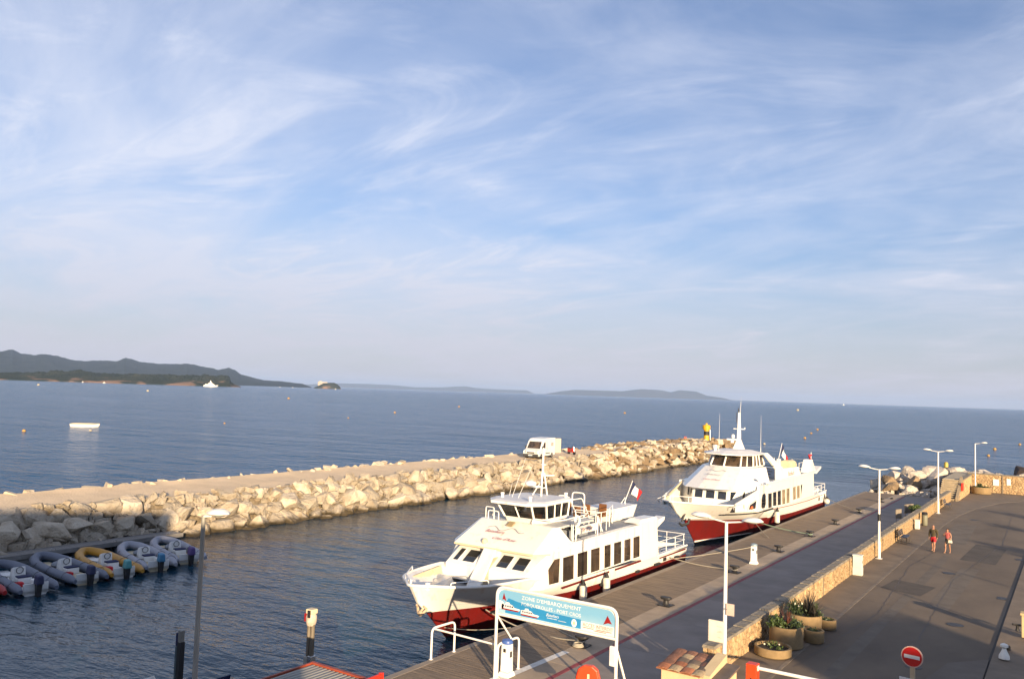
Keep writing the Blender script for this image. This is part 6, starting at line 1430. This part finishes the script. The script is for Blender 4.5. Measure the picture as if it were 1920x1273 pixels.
m_hyp = mat('slate blue tube', (0.13, 0.15, 0.20), .55, var=.08); m_hypl = mat('light grey tube', (0.30, 0.31, 0.36), .5, var=.06); m_hyy = mat('ochre yellow tube', (0.50, 0.25, 0.03), .5, var=.08); m_hyr = mat('red tube', (0.42, 0.02, 0.02), .5)
m_cn = mat('navy engine cover', (.03, .035, .09), .6); m_ct = mat('turquoise engine cover', (.10, .33, .34), .6); m_cb = mat('blue engine cover', (.05, .20, .36), .6); m_cp = mat('purple engine cover', (.10, .06, .20), .6)
rib(-47.9, 20.4, -.06, m_hyr, m_cn, 'red inflatable dinghy cut by the edge of the photo', gear=1, L=5.4)
rib(-47.5, 22.9, -.13, m_hyp, m_cn, 'slate blue dinghy next to the red one', m_white2, gear=9, L=5.9)
rib(-48.0, 25.65, -.07, m_hyp, m_cn, 'slate blue dinghy with a cream deck beside the yellow one', gear=3, L=6.2)
rib(-47.75, 27.95, -.14, m_hyy, m_ct, 'ochre yellow inflatable dinghy with a turquoise engine cover', m_white2, gear=1, L=5.8)
rib(-47.9, 30.5, -.23, m_hypl, m_cb, 'light grey dinghy with a bright blue engine cover', gear=10, L=5.7)
rib(-48.25, 32.9, -.25, m_hypl, m_cp, 'light grey dinghy with a purple engine cover, last in the row', gear=2, L=5.5)
# ------------------------------------------------------------------ van and gear on the breakwater
m_van = mat('white van paint', (0.76, 0.74, 0.70), 0.3, var=.03); m_vtrim = mat('grey van plastic', (0.05, 0.05, 0.052), .5)
van = thing('delivery_van', (-59.2, 94.6, 2.68), 'white delivery van parked on the breakwater', 'van', rz=.16); van.scale = (1.08, 1.06, 1.04)
# nose towards -y, 2.05 wide, 5.5 long, 2.55 high
prof = [(-2.75, .35), (-2.8, .75), (-2.72, 1.05), (-1.95, 1.28), (-1.2, 2.2), (-.75, 2.48), (.0, 2.56), (2.7, 2.56), (2.75, 2.4), (2.75, .35)]
MB().prism([(-1.02, y, z) for y, z in prof], [(1.02, y, z) for y, z in prof]).build('body', m_van, van, bevel=.07)
ws = ((-.86, -1.93, 1.30), (.86, -1.93, 1.30), (-.80, -1.25, 2.14), (.80, -1.25, 2.14)); window(van, quadface(ws, 0, 0, 1, .0, 1), quad_n(ws), m_vtrim, m_glass, .04, .03, 'windscreen')
for s in (1, -1):
    q = [(s*1.025, -1.55, 1.33), (s*1.025, -.62, 1.33), (s*1.025, -.62, 2.05), (s*1.025, -1.05, 2.05)]; window(van, q if s > 0 else q[::-1], (s, 0, 0), m_vtrim, m_glass, .03, .02, 'door_window')
    MB().box(*sorted((s*1.02, s*1.24)), -1.72, -1.6, 1.3, 1.62).build('mirror', m_vtrim, van, bevel=.03); MB().box(*sorted((s*1.021, s*1.033)), -.5, .95, .62, .74).build('side_trim', m_vtrim, van); MB().box(*sorted((s*1.021, s*1.028)), -.08, -.06, .5, 2.2).build('door_seam', m_vtrim, van)
    MB().box(*sorted((s*1.021, s*1.03)), .1, .16, 1.2, 1.3).build('door_handle', m_vtrim, van); MB().prism([(s*.62, -2.83, .8), (s*.95, -2.79, .8), (s*.95, -2.7, .8), (s*.62, -2.75, .8)], [(s*.66, -2.78, 1.04), (s*.95, -2.6, 1.08), (s*.95, -2.5, 1.08), (s*.66, -2.68, 1.04)]).build('headlight', m_clear, van)
    for y in (-1.85, 1.6):
        w = MB(); w.tube([(s*.78, y, .34), (s*1.03, y, .34)], .34, 18); wh = w.build('wheel', m_black, van, True); MB().tube([(s*1.0, y, .34), (s*1.045, y, .34)], .19, 12).build('rim', m_steel, wh, True)
MB().box(-1.0, 1.0, -2.88, -2.7, .32, .68).build('bumper', m_vtrim, van, bevel=.05); MB().box(-.5, .5, -2.83, -2.74, .74, .92).build('grille', m_vtrim, van); MB().box(-.26, .26, -2.895, -2.88, .46, .57).build('number_plate', m_lett, van)
MB().box(1.022, 1.03, 1.35, 2.05, 1.55, 1.95).build('red_logo', mat('red logo print', (.55, .15, .15), .5), van)
for k in range(3): MB().box(1.031, 1.034, 1.42, 1.98, 1.62 + k*.1, 1.66 + k*.1).build('logo_line', m_lett, van)
MB().box(-1.0, 1.0, 2.76, 2.86, .32, .5).build('rear_bumper', m_vtrim, van)
MB().prism([(1.0, 2.72, .6), (1.55, 3.3, .6), (1.57, 3.26, .6), (1.03, 2.68, .6)], [(1.0, 2.72, 2.45), (1.55, 3.3, 2.45), (1.57, 3.26, 2.45), (1.03, 2.68, 2.45)]).build('rear_door', m_cream, van)
t = thing('red_scooter', (-59.4, 103.6, 2.7), 'red scooter parked behind the white van', 'scooter', rz=1.2)
for y in (-.6, .65): MB().tube([(-.06, y, .26), (.06, y, .26)], .27, 14).build('wheel', m_black, t, True)
MB().prism([(-.16, -.4, .35), (.16, -.4, .35), (.16, .8, .35), (-.16, .8, .35)], [(-.14, -.1, .85), (.14, -.1, .85), (.16, .85, .9), (-.16, .85, .9)]).build('body', mat('red scooter paint', (.42, .04, .02), .35), t, bevel=.06)
MB().box(-.15, .15, .0, .75, .9, 1.0).build('seat', m_black, t, bevel=.04); MB().tube([(0, -.62, .3), (0, -.42, 1.15)], .05, 6).build('fork', m_steel, t); MB().tube([(-.33, -.4, 1.18), (.33, -.4, 1.18)], .03, 6).build('handlebar', m_black, t)
MB().prism([(-.22, -.5, .4), (.22, -.5, .4), (.22, -.42, .4), (-.22, -.42, .4)], [(-.18, -.42, 1.05), (.18, -.42, 1.05), (.18, -.36, 1.05), (-.18, -.36, 1.05)]).build('leg_shield', m_redbox, t)
# beacon tower
m_yel = mat('beacon yellow', (0.66, 0.36, 0.015), .5, var=.08); 
t = thing('beacon_tower', (-59.3, 156.0, 2.75), 'yellow and black beacon post at the end of the breakwater', 'beacon')
MB().lathe([(.9, -.5), (.7, .2), (.55, .5)], n=14).build('base', m_conc, t, True); MB().lathe([(.52, .5), (.5, 1.45)], n=14).build('yellow_band', m_yel, t, True); MB().lathe([(.5, 1.452), (.5, 2.25)], n=14).build('black_band', m_black, t, True)
MB().lathe([(.5, 2.252), (.5, 2.5), (.72, 2.55), (.78, 3.3), (.6, 3.45)], n=14).build('yellow_top', m_yel, t, True); MB().lathe([(.2, 3.45), (.2, 3.75), (.1, 3.8)], n=10).build('lantern', m_yel, t, True); MB().tube([(.75, 0, 2.6), (.8, 0, .2)], .03, 5).build('ladder', m_steel, t)
t = thing('marker_cone', (-61.8, 151.5, 2.95), 'small orange frame on the rubble left of the beacon post', 'marker')
for s in (-1, 1): MB().tube([(s*.35, 0, 0), (s*.12, 0, 1.0)], .06, 6).build('leg', m_orange, t)
MB().box(-.25, .25, -.05, .05, .55, .75).build('board', m_orange, t)

# ------------------------------------------------------------------ boats, buoys out on the sea
t = thing('small_boat', (-192.3, 105.6, 0), 'open white boat moored alone on the sea', 'boat', rz=.87)
def bsec(z, k): return [(-3.1*k, -.55, z), (-2.4*k, -1.0*k, z), (0, -1.15*k, z), (2.2, -.9*k, z), (3.3*k, 0, z + .12), (2.2, .9*k, z), (0, 1.15*k, z), (-2.4*k, 1.0*k, z), (-3.1*k, .55, z)]
MB().loft([bsec(-.1, .9), bsec(.3, .97), bsec(.72, 1.0)], True).build('hull', m_white, t, True); MB().loft([bsec(.72, 1.0), bsec(.78, .93), bsec(.35, .88)], True).build('inner_hull', m_cream, t); MB().tube([(x*1.0, y*1.02, z) for x, y, z in bsec(.7, 1.0)], .06, 5).build('rub_rail', m_black, t)
for x in (-1.6, .1, 1.5): MB().box(x - .2, x + .2, -.95, .95, .5, .56).build('thwart', m_cream, t)
m_buoy = mat('yellow buoy', (0.42, 0.25, 0.06), .5, var=.1); m_buoyw = mat('white buoy', (0.40, 0.36, 0.27), .5)
def buoy(x, y, r, label, m=m_buoy):
    t = thing('mooring_buoy', (x, y, 0), label, 'buoy', 'mooring buoys on the sea')
    r *= .66
    MB().ell((0, 0, r*.35), (r, r, r*.95), 12, 8).build('float', m, t, True); MB().tube([(0, 0, r*1.2), (0, 0, r*1.55)], r*.12, 6).build('ring_post', m_black, t)
for x, y, r, l, m in [(-178.8, 85.6, .55, 'bright yellow buoy to the left of the open white boat', m_buoy), (-176.1, 98.1, .42, 'small pale buoy just below the open white boat', m_buoyw),
        (-1150, 565, 2.6, 'tiny buoy near the shore at the left edge', m_buoyw), (-800, 504, 2.0, 'tiny pale buoy off the wooded cape', m_buoyw), (-535, 463, 1.5, 'tiny yellow buoy below the fort islet', m_buoy),
        (-196.5, 147.6, .38, 'small buoy in open water right of the white boat', m_buoy), (-218.4, 217.2, .42, 'small yellow buoy above the middle of the breakwater', m_buoy), (-262.1, 290.5, .75, 'yellow buoy straight out from the breakwater bend', m_buoy),
        (-353, 457, 1.0, 'far yellow buoy left of the white van', m_buoy), (-243, 492, 1.1, 'yellow buoy left of the far ferry mast', m_buoy), (-290, 1080, 2.6, 'distant buoy close to the horizon at right', m_buoyw),
        (-87, 354, .7, 'farthest of three small buoys in a line off the far ferry', m_buoy), (-78, 308.5, .6, 'middle of three small buoys in a line off the far ferry', m_buoy), (-68.9, 265, .6, 'nearest of three small buoys in a line off the far ferry', m_buoy),
        (-66.3, 215.7, .5, 'pale buoy behind the upper deck of the far ferry', m_buoyw), (-17.7, 262.4, .65, 'buoy right of the single lamp post, farther one', m_buoy), (-16.5, 225.6, .5, 'buoy right of the single lamp post, nearer one', m_buoy), (-13.9, 307.8, .6, 'small buoy near the right edge of the sea', m_buoy)]:
    buoy(x, y, r, l, m)
def dirpt(px_, D):
    u = px_ - 960; a = atan2(u, 1550) - YAW; return (sin(a)*D, cos(a)*D)
x, y = dirpt(399, 2450)
t = thing('passenger_ship', (x, y, 0), 'small white ship passing the tip of the wooded cape', 'ship', rz=.95)
MB().loft([[(-18, -2.5, 0), (10, -3, 0), (17, 0, 0), (10, 3, 0), (-18, 2.5, 0)], [(-18, -3, 4), (12, -3.4, 4), (21, 0, 5), (12, 3.4, 4), (-18, 3, 4)]], True).build('hull', m_white, t); MB().box(-14, 10, -3, 3, 4, 7).build('cabin', m_white, t); MB().box(-6, 6, -2.4, 2.4, 7, 9.6).build('bridge', m_white, t); MB().prism([(-2, -.8, 9.6), (2, -.8, 9.6), (2, .8, 9.6), (-2, .8, 9.6)], [(-.4, -.3, 17), (.2, -.3, 17), (.2, .3, 17), (-.4, .3, 17)]).build('mast', m_white, t)
for i in range(6): MB().box(-12 + i*3.4, -10 + i*3.4, -3.06, -3.01, 4.8, 6.2).build('window', m_glass, t)
for px_, D, s, l in ((529, 3900, .8, 'tiny white boat under the low end of the hills'), (553, 3900, .8, 'tiny white boat left of the fort islet'), (633, 3400, .9, 'tiny white boat right of the fort islet'), (200, 2500, .9, 'tiny white boat off the cape beach'), (160, 2560, .7, 'tiny white boat farther along the cape beach'), (1584, 5200, 1.3, 'tiny sail on the horizon at right')):
    x, y = dirpt(px_, D); t = thing('sailing_boat', (x, y, 0), l, 'boat', 'tiny boats in the distance', rz=.5)
    s *= .65
    MB().loft([[(-6*s, -1.5*s, 0), (6*s, 0, 0), (-6*s, 1.5*s, 0)], [(-6*s, -1.8*s, 1.5*s), (7*s, 0, 1.8*s), (-6*s, 1.8*s, 1.5*s)]], True).build('hull', m_white, t); MB().prism([(-4*s, -.2, 2*s), (1.5*s, -.2, 2*s), (1.5*s, .2, 2*s), (-4*s, .2, 2*s)], [(1.0*s, -.1, 9*s), (1.5*s, -.1, 9*s), (1.5*s, .1, 9*s), (1.0*s, .1, 9*s)]).build('sail', m_white, t)
x, y = dirpt(612, 4200)
t = thing('fort', (x, y, 0), 'pale stone fort on top of the rocky islet', 'fort', rz=.8)
fm = mat('pale fort stone', (.42, .38, .32), .9); MB().box(-32, 14, -9, 9, 14, 33).build('wall', fm, t); MB().box(-26, -12, -7, 7, 33, 37).build('tower', fm, t)
for i in range(5): MB().box(-28 + i*8, -26 + i*8, -9.2, -9.0, 24, 28).build('window', m_glass, t)

# ------------------------------------------------------------------ people
def skin_mesh(name, m, parent, pts, edges, sub=2, root=0):
    bm = bmesh.new(); L = bm.verts.layers.skin.verify(); vs = []
    for i, (p, r) in enumerate(pts):
        v = bm.verts.new(p); rr_ = (r, r) if not isinstance(r, tuple) else r; v[L].radius = rr_; v[L].use_root = (i == root); vs.append(v)
    for a, b in edges: bm.edges.new((vs[a], vs[b]))
    me = bpy.data.meshes.new(name); bm.to_mesh(me); bm.free(); me.materials.append(m)
    o = bpy.data.objects.new(name, me); COL.objects.link(o); o.parent = parent
    s = o.modifiers.new('skin', 'SKIN'); s.use_smooth_shade = True; d = o.modifiers.new('sub', 'SUBSURF'); d.levels = sub; d.render_levels = sub
    return o
m_skin = mat('sun tanned skin', (0.36, 0.185, 0.115), .55, var=.05)
def person(loc, rz, label, H, stride, arms, shirt, bottom, hair, hair_len, extras=None, skirt=False, legs_m=m_skin, bm_top=None, sleeves=True):
    t = thing('person', loc, label, 'person', rz=rz); k = H / 1.75
    S = lambda p: (p[0]*k, p[1]*k, p[2]*k)
    a = stride
    hip, kn = .10, .12
    J = {'pel': ((0, 0, .95), (.135, .10)), 'wai': ((0, 0, 1.10), (.115, .085)), 'che': ((0, -.01, 1.30), (.16, .11)), 'nk0': ((0, 0, 1.46), .075), 'nk1': ((0, -.02, 1.53), .055), 'hd0': ((0, -.03, 1.60), (.075, .085)), 'hd1': ((0, -.03, 1.69), (.078, .092)), 'hd2': ((0, -.02, 1.745), .045)}
    for s, n in ((1, 'l'), (-1, 'r')):
        st = a * s
        J[n+'hip'] = ((s*.10, 0, .88), .095); J[n+'kne'] = ((s*.105, -st*.16 - .03, .49), .058); J[n+'clf'] = ((s*.105, -st*.12 + (.05 if st < 0 else 0), .34), .054); J[n+'ank'] = ((s*.105, -st*.26 + (.02 if st < 0 else 0), .09), .036); J[n+'toe'] = ((s*.12, -st*.26 - .15, .035), (.042, .03))
        sh, el, wr, hn = arms[n]
        J[n+'sh'] = ((s*.19, 0, 1.42), .062); J[n+'el'] = (el, .043); J[n+'wr'] = (wr, .031); J[n+'hn'] = (hn, (.038, .02))
    keys = list(J); idx = {q: i for i, q in enumerate(keys)}
    E = [('pel', 'wai'), ('wai', 'che'), ('che', 'nk0'), ('nk0', 'nk1'), ('nk1', 'hd0'), ('hd0', 'hd1'), ('hd1', 'hd2')]
    for n in 'lr': E += [('pel', n+'hip'), (n+'hip', n+'kne'), (n+'kne', n+'clf'), (n+'clf', n+'ank'), (n+'ank', n+'toe'), ('nk0', n+'sh'), (n+'sh', n+'el'), (n+'el', n+'wr'), (n+'wr', n+'hn')]
    sc = lambda r: r*k if not isinstance(r, tuple) else (r[0]*k, r[1]*k)
    skin_mesh('body', legs_m, t, [(S(J[q][0]), sc(J[q][1])) for q in keys], [(idx[p], idx[q]) for p, q in E])
    # five fingers on each hand
    for n in 'lr':
        h = Vector(S(J[n+'hn'][0])); w = Vector(S(J[n+'wr'][0])); d = (h - w).normalized(); sd_ = d.cross(Vector((1, 0, 0))).normalized()
        b = MB()
        for f_, (o_, l_) in enumerate(((-.028, .07), (-.01, .082), (.008, .078), (.026, .06))): b.tube([h + sd_*o_*k, h + sd_*o_*k + d*l_*.55*k, h + sd_*o_*k + d*l_*k*.95 + Vector((0, -.012, 0))], .0085*k, 6, .006*k)
        b.tube([h - d*.03*k + sd_*(-.03)*k, h + sd_*(-.055)*k + d*.02*k, h + sd_*(-.055)*k + d*.045*k], .0095*k, 6, .007*k); b.build('fingers', legs_m, t, True)
    # face
    fb = MB(); fb.prism([S((-.014, -.112, 1.615)), S((.014, -.112, 1.615)), S((.01, -.10, 1.665)), S((-.01, -.10, 1.665))], [S((-.01, -.138, 1.622)), S((.01, -.138, 1.622)), S((.004, -.112, 1.66)), S((-.004, -.112, 1.66))]); fb.build('nose', legs_m, t)
    for s in (-1, 1): MB().ell(S((s*.032, -.112, 1.665)), S((.013, .006, .007)), 8, 6).build('eye', m_black, t); MB().ell(S((s*.082, -.02, 1.645)), S((.01, .02, .03)), 8, 6).build('ear', legs_m, t)
    MB().ell(S((0, -.112, 1.592)), S((.024, .006, .006)), 8, 6).build('mouth', m_redline, t)
    if hair:
        hb_ = MB(); hb_.ell(S((0, .012, 1.70)), S((.092, .105, .085)), 14, 10)
        if hair_len: hb_.ell(S((0, .06, 1.60)), S((.085, .06, hair_len)), 12, 8)
        hb_.build('hair', hair, t, True)
    # clothes follow the body a little proud of it
    up_ = lambda r, e: tuple(x + e for x in (r if isinstance(r, tuple) else (r, r)))
    J['hem'] = ((0, 0, .86), (.125, .10))
    cl_ = ['hem', 'pel', 'wai', 'che', 'nk0'] + ['lsh', 'rsh']; ce = [('hem', 'pel'), ('pel', 'wai'), ('wai', 'che'), ('che', 'nk0'), ('nk0', 'lsh'), ('nk0', 'rsh')]
    if sleeves: cl_ += ['lel', 'rel', 'lwr', 'rwr']; ce += [('lsh', 'lel'), ('rsh', 'rel'), ('lel', 'lwr'), ('rel', 'rwr')]
    ii = {q: i for i, q in enumerate(cl_)}
    skin_mesh('shirt', shirt, t, [(S(J[q][0]), sc(up_(J[q][1], .026 if q != 'nk0' else .008))) for q in cl_], [(ii[p], ii[q]) for p, q in ce])
    if skirt:
        rows = [[S((.15*w*cos(2*pi*j/16), .115*w*sin(2*pi*j/16) - .01, z)) for j in range(16)] for z, w in ((1.06, .98), (.93, 1.08), (.80, 1.18), (.66, 1.28))]
        b = MB(); b.loft(rows, True); b.build('skirt', bottom, t, True)
    else:
        pp = [((0, 0, 1.02), (.145, .11)), ((0, 0, .92), (.15, .115))]; ee = [(0, 1)]
        for s, n in ((1, 'l'), (-1, 'r')):
            h0 = Vector(J[n+'hip'][0]); h1 = Vector(J[n+'kne'][0]); pp.append((tuple(h0.lerp(h1, .12)), .115)); pp.append((tuple(h0.lerp(h1, .72)), .092)); q = len(pp); ee += [(1, q-2), (q-2, q-1)]
        skin_mesh('shorts', bottom, t, [(S(p), sc(r)) for p, r in pp], ee)
    for s, n in ((1, 'l'), (-1, 'r')):
        p = Vector(S(J[n+'ank'][0])); q = Vector(S(J[n+'toe'][0])); MB().prism([(p.x - .045*k, p.y + .05*k, .0), (p.x + .045*k, p.y + .05*k, 0), (q.x + .05*k, q.y - .05*k, 0), (q.x - .05*k, q.y - .05*k, 0)], [(p.x - .045*k, p.y + .05*k, .03), (p.x + .045*k, p.y + .05*k, .03), (q.x + .05*k, q.y - .05*k, .022), (q.x - .05*k, q.y - .05*k, .022)]).build('sandal', m_wood, t)
    return t, k
m_ol = mat('dark olive shirt', (0.055, 0.042, 0.018), .85, var=.1, scale=8); m_sh = mat('red swim shorts', (0.50, 0.012, 0.02), .7); m_pk = mat('coral top', (0.42, 0.09, 0.085), .8, var=.1, scale=10); m_sk = mat('dark grey skirt', (0.045, 0.042, 0.035), .85, var=.2, scale=10); m_hair = mat('dark brown hair', (0.03, 0.014, 0.01), .6)
arms_m = {'l': (0, (.25, .05, 1.16), (.25, -.06, .92), (.24, -.09, .84)), 'r': (0, (-.26, .06, 1.16), (-.27, .02, .92), (-.27, 0, .83))}
person((-8.12, 65.1, G + .03), -.15, 'bald man in a dark olive shirt and red shorts walking on the road', 1.80, .85, arms_m, m_ol, m_sh, None, 0)
arms_w = {'l': (0, (.26, -.02, 1.17), (.22, -.20, 1.0), (.17, -.26, 1.02)), 'r': (0, (-.27, -.08, 1.2), (-.12, -.22, 1.34), (-.05, -.24, 1.42))}
w_, k_ = person((-7.25, 65.2, G), -.25, 'dark haired woman in a coral top and dark skirt carrying a pale bag', 1.66, -.7, arms_w, m_pk, m_sk, m_hair, .13, skirt=True, sleeves=False)
t = thing('handbag', (-7.25 + .17, 65.2 - .12, G + .72), 'pale handbag held at the side of the dark haired woman', 'bag'); MB().prism([(-.14, -.05, 0), (.14, -.05, 0), (.14, .05, 0), (-.14, .05, 0)], [(-.11, -.03, .2), (.11, -.03, .2), (.11, .03, .2), (-.11, .03, .2)]).build('body', m_petal, t, bevel=.03); MB().tube(arc([(-.08, 0, .2), (-.08, 0, .33), (.08, 0, .33), (.08, 0, .2)], .05), .012, 5).build('strap', m_petal, t)

# ------------------------------------------------------------------ right edge: pavement furniture, dark rock, trees that stand beside the road
m_ysn = mat('cream stone post', (0.56, 0.42, 0.22), .85, var=.1)
t = thing('gate_pillar', (-1.72, 43.6, G + .12), 'sunlit cream pillar at the right edge of the pavement', 'pillar'); MB().box(-.22, .22, -.22, .22, 0, .95).build('shaft', m_ysn, t, bevel=.02); MB().box(-.27, .27, -.27, .27, .95, 1.05).build('cap', m_ysn, t, bevel=.02)
t = thing('path_light', (-2.35, 39.3, G + .12), 'small white mushroom light on the shaded pavement', 'lamp'); MB().lathe([(.2, 0), (.19, .12), (.1, .3), (.07, .4)], n=14).build('base', m_lamp, t, True); MB().lathe([(.06, .4), (.15, .47), (.14, .55), (.03, .6)], n=14).build('cap', m_lamp, t, True)
t = thing('pavement_cleat', (-2.15, 44.6, G + .12), 'black iron cleat standing on the pavement edge', 'cleat'); MB().lathe([(.1, 0), (.06, .1), (.06, .22)], n=8).build('stem', m_iron, t); MB().tube([(-.2, -.05, .26), (.2, .05, .24)], .05, 6).build('horn', m_iron, t)
t = thing('pavement_stud', (-2.3, 40.8, G + .12), 'short black stud near the small white light', 'bollard'); MB().lathe([(.09, 0), (.09, .14), (.05, .18)], n=8).build('stud', m_iron, t); MB().lathe([(.12, 0), (.12, .02)], n=8).build('foot', m_iron, t)
o = put_rock(R_brown, arm, (-6.4, 150, 2.0), 3.2, rr); dm = rock_mesh(99); dm.materials.append(mat('dark wet rock', (.05, .035, .03), .8, var=.3)); o.data = dm; o.scale = (2.2, 2.2, 2.3); o.location = (-5.0, 130, 1.9)
def tree(x, y, h, label, seed):
    r = random.Random(seed); t = thing('plane_tree', (x, y, G + .1), label, 'tree', 'trees beside the road')
    MB().tube([(0, 0, -.1), (.08, 0, h*.25), (0, .1, h*.45), (.1, 0, h*.8)], .16, 8, .04).build('trunk', m_wood, t, True)
    for k in range(5):
        a = 2*pi*k/5; MB().tube([(0, .05, h*(.38 + .05*k)), (cos(a)*h*.16, sin(a)*h*.16, h*.62), (cos(a)*h*.24, sin(a)*h*.24, h*.8)], .06, 6, .02).build('limb', m_wood, t)
    b = MB()
    for k in range(16):
        a = r.uniform(0, 2*pi); q = r.uniform(0, .26)*h; leaves(b, (cos(a)*q, sin(a)*q, h*r.uniform(.5, .98)), h*.11, 150, .09, r, .8)
    b.build('crown', m_leaf, t)
for i, (x, y, h) in enumerate(((20, 62, 6.0), (17.5, 52, 5.5), (21, 71, 6.5))): tree(x, y, h, ['plane tree on the landward pavement, middle one', 'shortest plane tree on the landward pavement', 'tallest plane tree on the landward pavement'][i], i)
